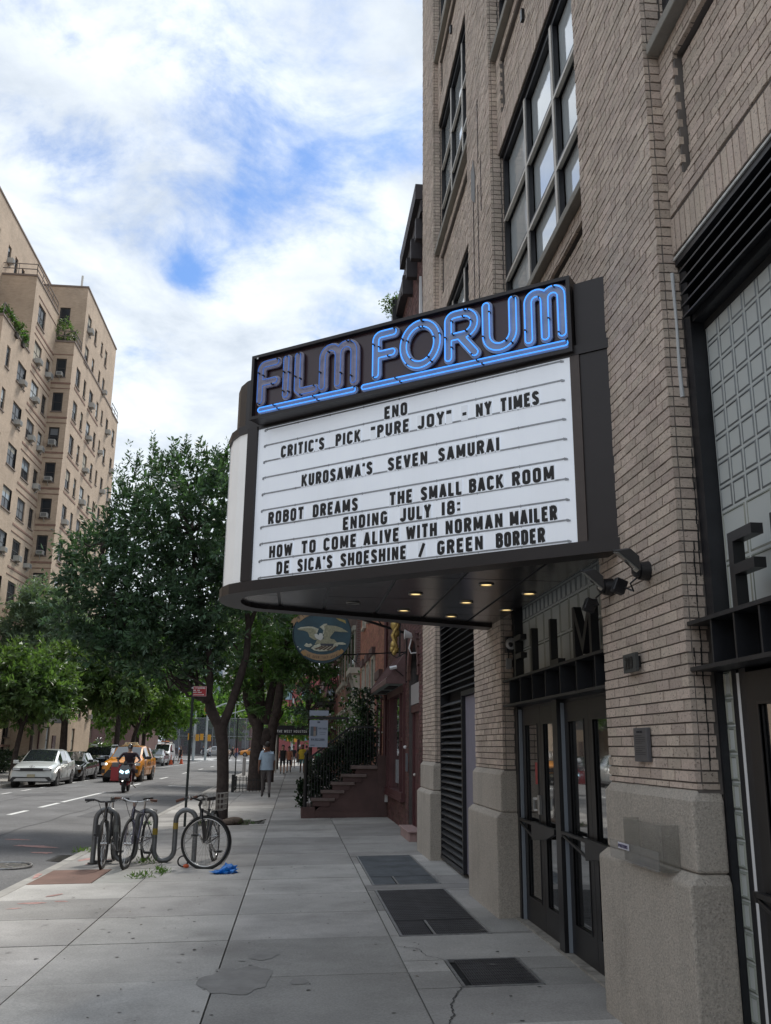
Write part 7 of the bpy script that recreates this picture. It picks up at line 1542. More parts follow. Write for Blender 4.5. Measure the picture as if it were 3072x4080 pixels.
car('van', 'white work van with an orange ladder on its roof rack', 'van', (-13.45, 96.0, ZF(-11.4)), HEAD, SP_van, paint('white van paint', (.66, .68, .70), .4), None, van_ex)
car('car', 'silver SUV crossing at the far junction', 'car', (-15.9, 163, -.14), -.12, SP_suv, paint('light silver', (.42, .45, .47), .3, .2))
car('taxi', 'distant yellow taxi crossing at the far junction behind pedestrians', 'taxi', (-9.6, 168, -.14), -.05, SP_taxi, m_taxi, None, taxi_ex)
# cones
m_or = mat('cone orange', (.65, .12, .04), .6)
for k, (x, y) in enumerate(((-12.1, 94.0), (-11.4, 96.5))):
    t = thing('traffic_cone', ('orange traffic cone with white bands at the corner of the white van', 'second orange traffic cone, nearer the middle of the road')[k], 'cone', (x, y, ZF(x)), group='traffic cones beside the white van')
    MB().box(-.22, .22, -.22, .22, 0, .04).tube([(0, 0, .04), (0, 0, .9)], [.17, .035], 14).build('cone_body', m_or, t); MB().tube([(0, 0, .5), (0, 0, .62)], [.102, .083], 14).tube([(0, 0, .70), (0, 0, .78)], [.07, .058], 14).build('reflective_band', m_white, t)
# ================================================================== PEOPLE
m_skin = mat('skin light', (.42, .25, .18), .6); m_skin2 = mat('skin brown', (.17, .085, .055), .6); m_hair = mat('dark hair', (.015, .012, .011), .6)
def cloth(n, c): return mat(n, c, .9, noise=.12, nscale=9)
def person(label, loc, rz, h=1.72, pose='walk', shirt=(.3, .4, .5), pants=(.1, .1, .1), skin=None, sleeves=.45, shorts=False, dress=False, hat=None, stout=1.0, hair=m_hair, longhair=False, group=None, arms=None, lean=0, phase=1, name='person', sit=None):
    """one continuous skinned figure; facing local -y"""
    skin = skin or m_skin; t = thing(name, label, 'person', loc, rz, group); s = h / 1.72
    st = .16 if pose == 'walk' else .03
    J = {'pel': (0, 0, .93), 'wst': (0, -.01, 1.06), 'chs': (0, 0, 1.27), 'nck': (0, .01, 1.46), 'hd0': (0, -.01, 1.55), 'hd1': (0, -.015, 1.68)}
    for sd_, q in (('L', 1), ('R', -1)):
        f = st * q * phase
        J['hip' + sd_] = (q * .09, 0, .88); J['kne' + sd_] = (q * .10, -f * .9 - .03, .49); J['ank' + sd_] = (q * .10, -f * 1.6 + (.10 if f < 0 else .02), .10 + (.06 if f < 0 and pose == 'walk' else 0)); J['toe' + sd_] = (q * .115, -f * 1.6 - .15 + (.10 if f < 0 else 0), .045)
        J['shl' + sd_] = (q * .175, .005, 1.40); J['elb' + sd_] = (q * .235, .03 + f * .5, 1.13); J['wri' + sd_] = (q * .245, -.05 + f * .9, .90); J['hnd' + sd_] = (q * .245, -.07 + f, .82)
    if arms:
        for k, v in arms.items(): J[k] = v
    if sit:
        for k, v in sit.items(): J[k] = v
    R_ = {'pel': .135 * stout, 'wst': .125 * stout, 'chs': .15 * stout, 'nck': .055, 'hd0': .085, 'hd1': .088}
    for sd_ in 'LR': R_.update({'hip' + sd_: .095 * stout, 'kne' + sd_: .062, 'ank' + sd_: .042, 'toe' + sd_: .036, 'shl' + sd_: .062, 'elb' + sd_: .044, 'wri' + sd_: .029, 'hnd' + sd_: .036})
    E_ = [('pel', 'wst'), ('wst', 'chs'), ('chs', 'nck'), ('nck', 'hd0'), ('hd0', 'hd1')]
    for sd_ in 'LR': E_ += [('pel', 'hip' + sd_), ('hip' + sd_, 'kne' + sd_), ('kne' + sd_, 'ank' + sd_), ('ank' + sd_, 'toe' + sd_), ('chs', 'shl' + sd_), ('shl' + sd_, 'elb' + sd_), ('elb' + sd_, 'wri' + sd_), ('wri' + sd_, 'hnd' + sd_)]
    if lean:
        for k, v in J.items():
            if v[2] > .95: J[k] = (v[0], v[1] - (v[2] - .95) * lean, v[2])
    names = list(J); idx = {k: i for i, k in enumerate(names)}
    me = bpy.data.meshes.new('tmp'); me.from_pydata([tuple(c * s for c in J[k]) for k in names], [(idx[a0], idx[b0]) for a0, b0 in E_], []); ob = bpy.data.objects.new('tmp', me); COL.objects.link(ob)
    ob.modifiers.new('s', 'SKIN'); ob.modifiers.new('u', 'SUBSURF').levels = 1
    for i, k in enumerate(names):
        r = R_[k] * s; sv = me.skin_vertices[0].data[i]; flat_ = .68 if k in ('pel', 'wst', 'chs') else 1
        sv.radius = (r, r * flat_) if k in ('pel', 'wst', 'chs') else (r, r); sv.use_root = (k == 'pel')
    dg = bpy.context.evaluated_depsgraph_get(); dg.update(); bm_ = bpy.data.meshes.new_from_object(ob.evaluated_get(dg)); bpy.data.objects.remove(ob)
    bm_.name = 'body'; bm_.materials.clear(); key = label[:24]
    ms = [skin, cloth('shirt ' + key, shirt), cloth('trousers ' + key, pants), mat('dark shoes', (.03, .028, .026), .6)]
    for q in ms: bm_.materials.append(q)
    segs = [(Vector(J[a0]) * s, Vector(J[b0]) * s, a0, b0) for a0, b0 in E_]
    for p in bm_.polygons:
        c = p.center; best = None
        for a0, b0, na, nb in segs:
            d = b0 - a0; tt = max(0, min(1, (c - a0).dot(d) / d.length_squared)); dist = (c - a0 - d * tt).length
            if best is None or dist < best[0]: best = (dist, na, nb, tt)
        _, na, nb, tt = best; mi = 0
        if nb in ('wst', 'chs', 'nck', 'shlL', 'shlR'): mi = 1 if not (nb == 'nck' and tt > .75) else 0
        if nb.startswith('hip'): mi = 2
        if nb.startswith('elb'): mi = 1 if sleeves > tt * .5 else 0
        if nb.startswith('wri'): mi = 1 if sleeves > .5 + tt * .5 else 0
        if nb.startswith('kne'): mi = 2 if (not shorts or tt < .8) else 0
        if nb.startswith('ank'): mi = 2 if not shorts else 0
        if nb.startswith('toe'): mi = 3
        if dress and mi == 2 and (nb.startswith('hip') or nb.startswith('kne')): mi = 1
        p.material_index = mi; p.use_smooth = True
    body = link(bpy.data.objects.new('body', bm_), t)
    # face, hair, hands
    H0 = Vector(J['hd0']) * s; H1 = Vector(J['hd1']) * s; C_ = H0.lerp(H1, .5); r = .10 * s
    hm = MB().ball(C_ + Vector((0, .012, .028)) * s, r, 14, (.93, 1.05, 1.12)); keep = []
    if hat is None:
        mb = MB(); vs = hm.v; fs = [f for f in hm.f if not (sum(vs[i][1] for i in f) / len(f) < C_.y - .035 * s and sum(vs[i][2] for i in f) / len(f) < C_.z + .062 * s) and sum(vs[i][2] for i in f) / len(f) > C_.z - .05 * s]
        mb.add(vs, fs)
        if longhair: mb.ball(C_ + Vector((0, .06, -.10)) * s, .085 * s, 10, (1, .6, 1.6))
        mb.build('hair', hair, t, smooth=True, angle=90)
    else: hm.build('hat', hat, t, smooth=True, angle=90)
    fb = MB().ball(C_ + Vector((0, -.093, -.005)) * s, .014 * s, 6, (.8, 1.1, 1.6)); fb.build('nose', skin, body)
    mb = MB()
    for q in (-1, 1): mb.ball(C_ + Vector((q * .034, -.082, .018)) * s, .010 * s, 6)
    mb.box(C_.x - .02 * s, C_.x + .02 * s, C_.y - .093 * s, C_.y - .08 * s, C_.z - .045 * s, C_.z - .038 * s); mb.build('face_features', m_hair, body)
    mb = MB()
    for q in (-1, 1): mb.ball(C_ + Vector((q * .088, .005, 0)) * s, .02 * s, 6, (.4, .8, 1.3))
    mb.build('ears', skin, body)
    for sd_, q in (('L', 1), ('R', -1)):
        w0 = Vector(J['wri' + sd_]) * s; h0 = Vector(J['hnd' + sd_]) * s; d = (h0 - w0).normalized(); sx_ = Vector((0, 1, 0)); sx_ = (sx_ - d * sx_.dot(d)).normalized(); nn_ = d.cross(sx_); mb = MB()
        for k in range(4):
            b0 = h0 + sx_ * (.026 - k * .017) * s; l = (.062, .075, .07, .052)[k] * s; c1 = b0 + d * l * .55; c2 = b0 + d * l + nn_ * (-q) * .012 * s
            mb.tube([b0 - d * .02 * s, c1, c2], [.0085 * s, .0085 * s, .006 * s], 6)
        b0 = w0.lerp(h0, .45) - sx_ * .028 * s; mb.tube([b0, b0 - sx_ * .022 * s + d * .02 * s, b0 - sx_ * .022 * s + d * .05 * s], [.010 * s, .009 * s, .007 * s], 6)
        mb.build('fingers', skin, body)
    if dress or shorts and False:
        mb = MB(); rows = []
        for z, rx in ((1.0, .15), (.85, .18), (.65, .20), (.55, .21)): rows.append([(rx * s * stout * math.cos(a_), rx * .8 * s * math.sin(a_), z * s) for a_ in np.linspace(0, 2 * pi, 18, endpoint=False)])
        mb.grid(rows, True); mb.build('skirt', ms[1], t, smooth=True)
    elif not shorts or True:
        mb = MB(); rows = []       # loose shirt hem over the hips
        for z, rx in ((1.36, .165), (1.2, .172), (1.02, .160), (.90, .168), (.86, .17)): rows.append([(rx * s * stout * math.cos(a_), (rx * .72) * s * stout * math.sin(a_) - (max(0, z - .95) * lean if lean else 0), z * s) for a_ in np.linspace(0, 2 * pi, 18, endpoint=False)])
        if not sit: mb.grid(rows, True); mb.build('shirt_hem', ms[1], t, smooth=True)
    return t
person('man in a light blue short sleeved shirt and grey trousers walking away', (-.92, 31.7, gz(-.92)), pi + .05, 1.80, shirt=(.36, .47, .58), pants=(.11, .10, .10), skin=m_skin2, sleeves=.42, stout=1.3)
person('stout bearded man in a yellow t-shirt and teal shorts walking towards the camera', (.5, 60, gz(.5)), 0, 1.76, shirt=(.55, .40, .04), pants=(.07, .16, .17), skin=m_skin2, shorts=True, stout=1.35)
person('woman in a black tank top and black shorts walking towards the camera', (-.72, 58, gz(-.7)), 0, 1.76, shirt=(.02, .02, .022), pants=(.02, .02, .022), sleeves=.1, shorts=True, longhair=True)
person('woman in an orange top behind the woman in black', (-.35, 61.5, gz(-.3)), 0, 1.66, shirt=(.4, .16, .10), pants=(.05, .05, .06), sleeves=.1, shorts=True, phase=-1, longhair=True)
person('person in a dark top and white shorts among the pavement crowd', (-.1, 76, gz(0)), 0, 1.7, shirt=(.05, .05, .06), pants=(.5, .5, .5), shorts=True)
person('man in black with a pale cap at the back of the pavement crowd', (.45, 84, gz(0)), 0, 1.8, shirt=(.02, .02, .02), pants=(.05, .05, .05), hat=m_white)
person('person in a grey top partly behind the yellow shirted man', (.9, 72, gz(1)), pi, 1.72, shirt=(.10, .10, .11), pants=(.04, .04, .05))
person('person in orange beside the Y shaped tree trunk', (-1.75, 82, gz(-1.7)), 0, 1.7, shirt=(.5, .2, .08), pants=(.1, .1, .12))
person('woman in a green and white top below the sale board', (1.15, 45, gz(1.1)), .3, 1.62, shirt=(.10, .38, .2), pants=(.5, .5, .48), sleeves=.3)
person('man in navy with a white cap standing by the tan block', (-16.0, 49.6, -.11), .4, 1.78, pose='stand', shirt=(.02, .03, .06), pants=(.015, .02, .03), sleeves=1, hat=m_white, stout=1.2)
person('woman in a short black dress walking past the white van', (-12.3, 103, -.23), .5, 1.74, shirt=(.015, .015, .018), pants=(.015, .015, .018), dress=True, sleeves=.1, shorts=True, longhair=True)
person('person in black striding over the far crosswalk', (-7.9, 121, -.145), -pi / 2, 1.8, shirt=(.015, .015, .015), pants=(.015, .015, .015), phase=1.6)
person('pedestrian in white beside the silver SUV at the junction', (-13.2, 148, -.145), .2, 1.78, shirt=(.6, .6, .6), pants=(.08, .09, .12))
person('pedestrian in dark clothes at the hood of the silver SUV', (-14.6, 152, -.145), -.3, 1.8, shirt=(.06, .07, .09), pants=(.05, .05, .06))
person('pedestrian in light blue crossing by the signal poles', (-16.2, 134, -.145), 1.2, 1.76, shirt=(.35, .45, .6), pants=(.2, .2, .22))
person('pedestrian in a red top in front of the distant taxi', (-8.6, 140, -.145), .3, 1.74, shirt=(.5, .12, .10), pants=(.08, .1, .2))
# ================================================================== SCOOTER AND RIDER
sc = thing('delivery_scooter', 'dark scooter with a red cargo box on its side ridden towards the camera', 'scooter', (-6.35, 36.2, ZF(-6.3)), .04)
m_sb_ = paint('scooter black', (.015, .015, .017), .25); m_sr = paint('scooter red', (.30, .015, .02), .35)
for y, nm in ((0, 'front'), (1.28, 'rear')):
    w_ = MB().tube([(0, y + .21 * math.cos(q), .26 + .21 * math.sin(q)) for q in np.linspace(0, 2 * pi, 24, endpoint=False)], .055, 8, closed=True).build('wheel', m_tyre, sc, smooth=True); MB().cyl((-.02, y, .26), (.02, y, .26), .15, k=16).build('rim', m_rim, w_)
MB().add([(-.20, -.10, .52), (.20, -.10, .52), (.24, .02, .85), (-.24, .02, .85), (-.14, .05, 1.02), (.14, .05, 1.02), (-.20, .10, .40), (.20, .10, .40), (-.24, .18, .88), (.24, .18, .88), (-.12, .16, 1.03), (.12, .16, 1.03)], [(0, 1, 2, 3), (3, 2, 5, 4), (0, 6, 7, 1), (1, 7, 9, 2), (0, 3, 8, 6), (6, 8, 9, 7), (4, 5, 11, 10), (3, 4, 10, 8), (2, 9, 11, 5), (8, 10, 11, 9)]).build('front_shield', m_sb_, sc, bevel=.03)
MB().box(-.09, .09, -.22, .22, .44, .52).build('front_fender', m_sb_, sc, bevel=.03)
for q in (-1, 1): MB().obox((q * .10, -.085, .76), (1, 0, q * .5), (0, 1, -.3), (-q * .5, 0, 1), .07, .02, .045).build('headlight', mat('scooter lamp lit', (.5, .6, .65), .2, emit=(.5, .85, 1), estr=1.6), sc)
MB().ball((-.02, -.16, .44), .045, 8).build('fog_lamp', m_hlon, sc)
MB().bar((-.07, 0, .26), (-.07, .1, .95), .05).bar((.07, 0, .26), (.07, .1, .95), .05).build('fork', m_trim, sc)
MB().tube([(-.36, .20, 1.05), (-.2, .12, 1.06), (0, .10, 1.04), (.2, .12, 1.06), (.36, .20, 1.05)], .018, 8).build('handlebar', m_trim, sc)
for q in (-1, 1): MB().tube([(q * .22, .12, 1.06), (q * .30, .05, 1.22)], .008, 6).ball((q * .31, .04, 1.25), .05, 8, (1.1, .4, .8)).build('mirror', m_trim, sc)
MB().box(-.17, .17, .15, .6, .26, .34).box(-.19, .19, .55, 1.35, .34, .78).build('body_shell', m_sr, sc, bevel=.05); MB().box(-.17, .17, .55, 1.35, .78, .86).build('seat', m_black, sc, bevel=.03)
MB().box(-.52, -.20, .05, .55, .42, 1.02).build('cargo_box', mat('red cargo bag', (.30, .03, .035), .6), sc, bevel=.03); MB().box(-.50, -.24, .03, .3, .92, 1.10).build('grey_bag', mat('grey bag', (.16, .15, .15), .8), sc, bevel=.04)
MB().box(-.06, .06, -.02, .02, 1.05, 1.14).build('dashboard', m_sb_, sc); MB().bar((.16, .9, .3), (.36, .7, .16), .03).build('kick_stand', m_trim, sc)
sitJ = {}
for sd_, q in (('L', 1), ('R', -1)): sitJ.update({'hip' + sd_: (q * .11, .0, .86), 'kne' + sd_: (q * .23, -.42, .72), 'ank' + sd_: (q * .20, -.36, .34), 'toe' + sd_: (q * .22, -.50, .30), 'shl' + sd_: (q * .23, -.10, 1.36), 'elb' + sd_: (q * .40, -.22, 1.12), 'wri' + sd_: (q * .34, -.48, 1.05), 'hnd' + sd_: (q * .32, -.55, 1.05)})
sitJ.update({'chs': (0, -.08, 1.24), 'nck': (0, -.10, 1.42), 'hd0': (0, -.13, 1.51), 'hd1': (0, -.14, 1.62), 'pel': (0, .03, .90), 'wst': (0, -.02, 1.04)})
rider = person('scooter rider in a dark hooded jacket and black helmet', (-6.32, 36.95, ZF(-6.3) + .02), .04, 1.78, pose='sit', shirt=(.035, .022, .03), pants=(.03, .012, .016), sleeves=1, hat=mat('black helmet', (.012, .012, .013), .3, coat=1), stout=1.5, sit=sitJ)
MB().ball((0, -.24, 1.63), .085, 10, (.9, .4, .7)).build('visor', m_cg, rider, smooth=True)
# ================================================================== BICYCLES, RACK, POLES
m_pipe = mat('galvanised dark pipe', (.15, .155, .16), .42, metal=.5, noise=.2, nscale=10, bump=.1, bscale=60)
RY = 14.5; zb = gz(-2.3)
rk = thing('bicycle_rack', 'grey wave shaped steel pipe bicycle rack with three bicycles', 'bike rack', (-2.2, RY, zb))
def wave():
    pts = [(-2.905, .0 + zb)]; xs = [-2.905, -2.60, -2.30, -2.03, -1.735, -1.44]; top = .52; bot = .10
    for i in range(5):
        c = (xs[i] + xs[i + 1]) / 2; r = (xs[i + 1] - xs[i]) / 2
        if i % 2 == 0: pts += [(xs[i], .3)] + [(c - r * math.cos(q), top + r * math.sin(q) * 1.0) for q in np.linspace(0, pi, 11)]
        else: pts += [(xs[i], .3)] + [(c - r * math.cos(q), bot - r * math.sin(q)) for q in np.linspace(0, pi, 11)]
    return [(x, RY, z) for x, z in pts] + [(xs[5], RY, .3), (xs[5], RY, zb)]
MB().tube(wave(), .037, 14).build('pipe', m_pipe, rk, world=True, smooth=True, angle=70)
for x in (-2.905, -2.45, -1.88, -1.44): MB().cyl((x, RY, zb + .0), (x, RY, zb + .012), .07, k=16).build('foot_plate', m_iron, rk, world=True)
for (x, z, c, tx) in ((-2.03, .36, (.28, .20, .02), 'NO'), (-1.735, .44, (.35, .24, .05), 'X'), (-2.60, .40, (.20, .21, .20), 'Z')):
    MB().tube([(x, RY, z - .045), (x, RY, z + .045)], .0385, 14, cap=False).build('sticker', mat('sticker ' + tx, c, .6, noise=.4, nscale=60), rk, world=True)
m_bk = mat('black bicycle frame', (.012, .012, .014), .3, coat=.5); m_rub = mat('bicycle tyre', (.02, .02, .02), .8); m_alb = mat('bright alloy', (.5, .5, .5), .25, metal=.9); m_br = mat('brown grip', (.09, .035, .02), .6)
def bike(label, loc, rz, steer=0, frame=m_bk, grip=m_black, lean=0, basket=False, fender=False, rackr=False, rimm=m_black, R=.335, wheelw=.019, bar='flat', front=True):
    """origin under the front wheel contact; the bicycle points along local -y; steer turns the fork"""
    t = thing('bicycle', label, 'bicycle', loc, rz, 'bicycles locked to the wave rack'); Ml = Matrix.Rotation(lean, 4, 'Y')
    def fin(mb, name, m, par=t, st=False, **k):
        M = Ml.copy()
        if st: M = Ml @ Matrix.Translation((0, .06, 0)) @ Matrix.Rotation(steer, 4, 'Z') @ Matrix.Translation((0, -.06, 0))
        mb.xf(M); return mb.build(name, m, par, **k)
    def wheel(y, st):
        w_ = fin(MB().tube([(0, y + R * math.cos(q), R + R * math.sin(q)) for q in np.linspace(0, 2 * pi, 44, endpoint=False)], wheelw, 8, closed=True), 'wheel', m_rub, st=st, smooth=True, angle=80)
        fin(MB().tube([(0, y + (R - .026) * math.cos(q), R + (R - .026) * math.sin(q)) for q in np.linspace(0, 2 * pi, 44, endpoint=False)], .012, 6, closed=True), 'rim', rimm, w_, st, smooth=True, angle=80)
        sp = MB()
        for k in range(28): q = 2 * pi * k / 28; e_ = (.02 if k % 2 else -.02); sp.bar((e_, y + .02 * math.cos(q + .6), R + .02 * math.sin(q + .6)), (0, y + (R - .03) * math.cos(q), R + (R - .03) * math.sin(q)), .0028)
        o_ = fin(sp, 'spokes', m_alb, w_, st); o_['kind'] = 'stuff'
        fin(MB().cyl((-.05, y, R), (.05, y, R), .022, k=12), 'hub', m_alb, w_, st)
        if fender: fin(MB().grid([[(s_, y + (R + .03) * math.cos(q), R + (R + .03) * math.sin(q)) for s_ in (-.028, 0, .028)] for q in np.linspace(.3 if not st else .9, 2.9 if not st else 4.1, 18)]), 'mudguard', m_black, w_, st, smooth=True)
    wheel(0, True); yr = 1.03; wheel(yr, False)
    hz = .80 if bar != 'high' else .78
    fin(MB().bar((.055, 0, R), (.05, .03, .62), .022).bar((-.055, 0, R), (-.05, .03, .62), .022).tube([(-.05, .03, .62), (0, .035, .66), (.05, .03, .62)], .015, 6).cyl((0, .04, .66), (0, .09, .86), .016, k=8), 'fork', frame, st=True)
    f = MB(); f.cyl((0, .05, .66), (0, .085, .80), .026, k=10).cyl((0, .06, .69), (0, .46, .30), .022, k=10).cyl((0, .085, .78), (0, .60, .70), .019, k=10).cyl((0, .46, .30), (0, .62, .76), .019, k=10)
    for s_ in (-1, 1): f.cyl((s_ * .02, .46, .30), (s_ * .065, yr, R), .011, k=8).cyl((s_ * .02, .60, .70), (s_ * .065, yr, R), .009, k=8)
    fin(f, 'frame', frame, smooth=True, angle=50)
    fin(MB().cyl((0, .62, .76), (0, .645, .88), .014, k=8), 'seat_post', m_alb); fin(MB().prism([(-.07, .80), (-.02, .60), (-.01, .52), (.01, .52), (.02, .60), (.07, .80), (.03, .83), (-.03, .83)], 'z', .88, .93), 'saddle', m_black, bevel=.012)
    if bar == 'flat': hb = [(-.31, .13, .93), (-.17, .10, .93), (-.08, .07, .90), (.08, .07, .90), (.17, .10, .93), (.31, .13, .93)]
    else: hb = [(-.27, .33, .93), (-.26, .14, .98), (-.1, .05, .92), (.1, .05, .92), (.26, .14, .98), (.27, .33, .93)]
    fin(MB().tube(hb, .0125, 8).bar((0, .09, .84), (0, .06, .905), .035), 'handlebar', m_alb if bar != 'high' and grip is m_br else m_black, st=True, smooth=True, angle=60)
    for s_ in (-1, 1):
        e0, e1 = (Vector(hb[0 if s_ < 0 else -1]), Vector(hb[1 if s_ < 0 else -2])); fin(MB().cyl(e0, e0.lerp(e1, .75 if bar == 'flat' else .6), .019, k=10), 'grip', grip, st=True)
        p = e0.lerp(e1, .9); fin(MB().bar(p + Vector((0, -.02, 0)), p + Vector((s_ * .10, -.06, -.03)), .012).ball(p + Vector((0, -.02, 0)), .02, 6), 'brake_lever', m_alb if grip is m_br else m_black, st=True)
        fin(MB().tube([tuple(p), (s_ * .09, -.09, .93), (s_ * .04, -.06, .78), (0, 0, .66)], .004, 5), 'cable', m_black, st=True)
    for s_ in (-1, 1):
        cr = fin(MB().bar((s_ * .05, .46, .30), (s_ * .09, .46 + s_ * .10, .30 - s_ * .13), .02, .028), 'crank', m_alb); fin(MB().box(min(s_ * .10, s_ * .2), max(s_ * .10, s_ * .2), .46 + s_ * .10 - .045, .46 + s_ * .10 + .045, .285 - s_ * .13, .312 - s_ * .13), 'pedal', m_black, cr)
    fin(MB().tube([(.045, .46 + .09 * math.cos(q), .30 + .09 * math.sin(q)) for q in np.linspace(0, 2 * pi, 24, endpoint=False)], .006, 5, closed=True).bar((.045, .46, .39), (.045, yr, R + .035), .007).bar((.045, .46, .21), (.045, yr, R - .035), .007), 'chain', m_alb)
    if rackr:
        r_ = MB()
        for s_ in (-1, 1): r_.cyl((s_ * .07, .70, .74), (s_ * .07, 1.12, .72), .006, k=6).cyl((s_ * .07, 1.06, .72), (s_ * .07, yr, R), .006, k=6)
        for k in range(4): r_.bar((-.07, .74 + k * .12, .73), (.07, .74 + k * .12, .73), .008)
        fin(r_, 'luggage_rack', m_alb)
    if basket:
        b_ = MB(); x0, x1, y0, y1, z0, z1 = -.17, .17, .92, 1.28, .72, .96
        for k in range(7):
            u = k / 6; xx = x0 + (x1 - x0) * u; yy = y0 + (y1 - y0) * u
            for y_ in (y0, y1): b_.bar((xx, y_, z1), (xx * .85, y_, z0), .005)
            for x_ in (x0, x1): b_.bar((x_, yy, z1), (x_ * .85, yy, z0), .005)
            b_.bar((xx * .85, y0, z0), (xx * .85, y1, z0), .005)
        for z in (z0, z0 + .08, z0 + .16, z1):
            q = .85 + .15 * (z - z0) / (z1 - z0); b_.tube([(x0 * q, y0, z), (x1 * q, y0, z), (x1 * q, y1, z), (x0 * q, y1, z)], .005, 4, closed=True)
        fin(b_, 'wire_basket', mat('basket wire', (.32, .30, .27), .4, metal=.5))
    return t, fin
b1, fin = bike('black bicycle with flat bars at the left end of the rack', (-2.65, 13.93, gz(-2.65) + .0), .02, grip=m_black, lean=-.03)
fin(MB().box(-.13, -.05, .12, .22, .42, .58), 'u_lock', m_black); fin(MB().box(-.22, .04, .55, .66, .02, .05).box(-.16, -.08, .6, .66, .05, .42), 'folding_stand', m_black)
b2, fin = bike('silver and dark bicycle with brown grips in the middle of the rack', (-2.32, 13.85, gz(-2.32)), -.12, grip=m_br, frame=mat('dark violet silver frame', (.10, .10, .14), .25, metal=.6, coat=.5), rackr=True, lean=.05, wheelw=.017)
b3, fin = bike('black bicycle with rear wire basket, its front wheel turned broadside', (-1.25, 13.62, gz(-1.2)), -.10, steer=1.42, grip=m_br, basket=True, fender=True, bar='high', rimm=m_alb, R=.345, lean=-.06, wheelw=.021)
t = thing('bicycle_lock', 'orange and black lock lying by the wheel of the basket bicycle', 'lock', (-1.5, 13.8, gz(-1.5))); MB().ball((-1.47, 13.8, gz(-1.5) + .03), .035, 8, (1.3, 1, .8)).build('lock_body', m_or, t, world=True); MB().tube([(-1.52 + .07 * math.cos(q), 13.82, gz(-1.5) + .09 + .07 * math.sin(q)) for q in np.linspace(0, 2 * pi, 16, endpoint=False)], .012, 6, closed=True).build('lock_cable', m_black, t, world=True)
# crumpled blue plastic bag
bm = bmesh.new(); bmesh.ops.create_icosphere(bm, subdivisions=3, radius=1)
for v in bm.verts:
    n = v.co.normalized(); k = 1 + .28 * math.sin(n.x * 9 + 1) * math.cos(n.y * 8) + .18 * math.sin(n.z * 14 + n.x * 5) + .1 * math.sin(n.y * 21); v.co = Vector((n.x * .165 * k, n.y * .11 * k, max(-.004, (n.z * .055 + .02) * k * (1.25 if n.x > -.2 else .5))))
me = bpy.data.meshes.new('plastic_bag'); bm.to_mesh(me); bm.free(); me.materials.append(mat('blue plastic film', (.01, .19, .62), .3, spec=.8, noise=.3, nscale=18)); o = link(bpy.data.objects.new('plastic_bag', me)); o.location = (-.88, 13.15, gz(-.88) + .01); o.rotation_euler = (0, 0, .1); tag(o, 'crumpled bright blue plastic bag on the flags beside the bicycle wheel', 'bag')
# parking sign
sp_ = thing('parking_sign', 'red NO STANDING parking sign on a black pole behind the bicycle rack', 'sign', (-2.31, 20.9, gz(-2.31)))
SY_ = 20.9; SX0 = -2.305
MB().box(-2.335, -2.285, 20.88, 20.93, gz(-2.3), 2.90).build('pole', mat('black green pole', (.012, .018, .016), .6), sp_, world=True)
MB().box(SX0, -2.01, 20.862, 20.874, 2.672, 2.893).build('sign_panel', mat('red sign', (.42, .022, .03), .5), sp_, world=True)
mb = MB()
for x0, x1, z0, z1 in ((SX0 + .004, -2.014, 2.884, 2.889), (SX0 + .004, -2.014, 2.676, 2.681), (-2.019, -2.014, 2.681, 2.884)): mb.box(x0, x1, 20.859, 20.861, z0, z1)
text(mb, 'NO STANDING', (SX0 - .035, 20.858, 2.836), (1, 0, 0), (0, 0, 1), .034, width=.30, th=.24, normal=(0, -1, 0)); text(mb, '8AM - 6PM', (SX0 + .005, 20.858, 2.788), (1, 0, 0), (0, 0, 1), .027, width=.14, th=.22, normal=(0, -1, 0)); text(mb, 'EXCEPT SUNDAY', (SX0 + .002, 20.858, 2.744), (1, 0, 0), (0, 0, 1), .025, width=.19, th=.22, normal=(0, -1, 0))
mb.box(SX0 + .01, -2.09, 20.859, 20.861, 2.706, 2.714).prism([(-2.09, 2.695), (-2.055, 2.710), (-2.09, 2.725)], 'y', 20.859, 20.861); mb.build('lettering', m_white, sp_, world=True)
for (x, y, h, lab) in ((-3.25, 45, 3.3, 'slim dark pole at the kerb behind the forked street tree'), (-3.2, 52, 3.2, 'second slim dark pole at the kerb farther up the street'), (-3.2, 78, 3.0, 'distant slim kerb pole with a small yellow sign')):
    t = thing('sign_pole', lab, 'pole', (x, y, gz(x))); MB().box(x - .03, x + .03, y - .03, y + .03, gz(x), h).build('pole', MATS['black green pole'] if y < 70 else m_alu, t, world=True)
    if y > 70: MB().box(x - .22, x + .22, y - .05, y - .035, h - .5, h).build('sign_panel', mat('yellow sign', (.5, .45, .15), .5), t, world=True)
for k, (x, y) in enumerate(((-3.0, 57), (-3.1, 88), (-2.6, 92))):
    t = tag(MB().tube([(x, y, gz(x)), (x, y, .92), (x, y, .99)], [.10, .10, .05], 14).build('bollard', mat('pale bollard', (.34, .33, .32), .6), smooth=True), ('grey steel bollard at the kerb nearest the camera', 'pale bollard far up the kerb, left one of the distant pair', 'pale bollard far up the kerb, right one of the distant pair')[k], 'bollard', 'bollards at the kerb')
tg = thing('tree_guard', 'low black iron fence around the pit of the thick trunked tree', 'fence', (-1.9, 36.5, gz(-1.9)))
mb = MB(); P_ = [(-2.3, 36.2), (-1.15, 36.2), (-1.15, 38.6), (-2.3, 38.6)]
for a0, b0 in zip(P_, P_[1:] + P_[:1]):
    mb.bar((*a0, .36), (*b0, .36), .03).bar((*a0, .05), (*b0, .05), .02)
mb.build('rails', m_iron2, tg, world=True)
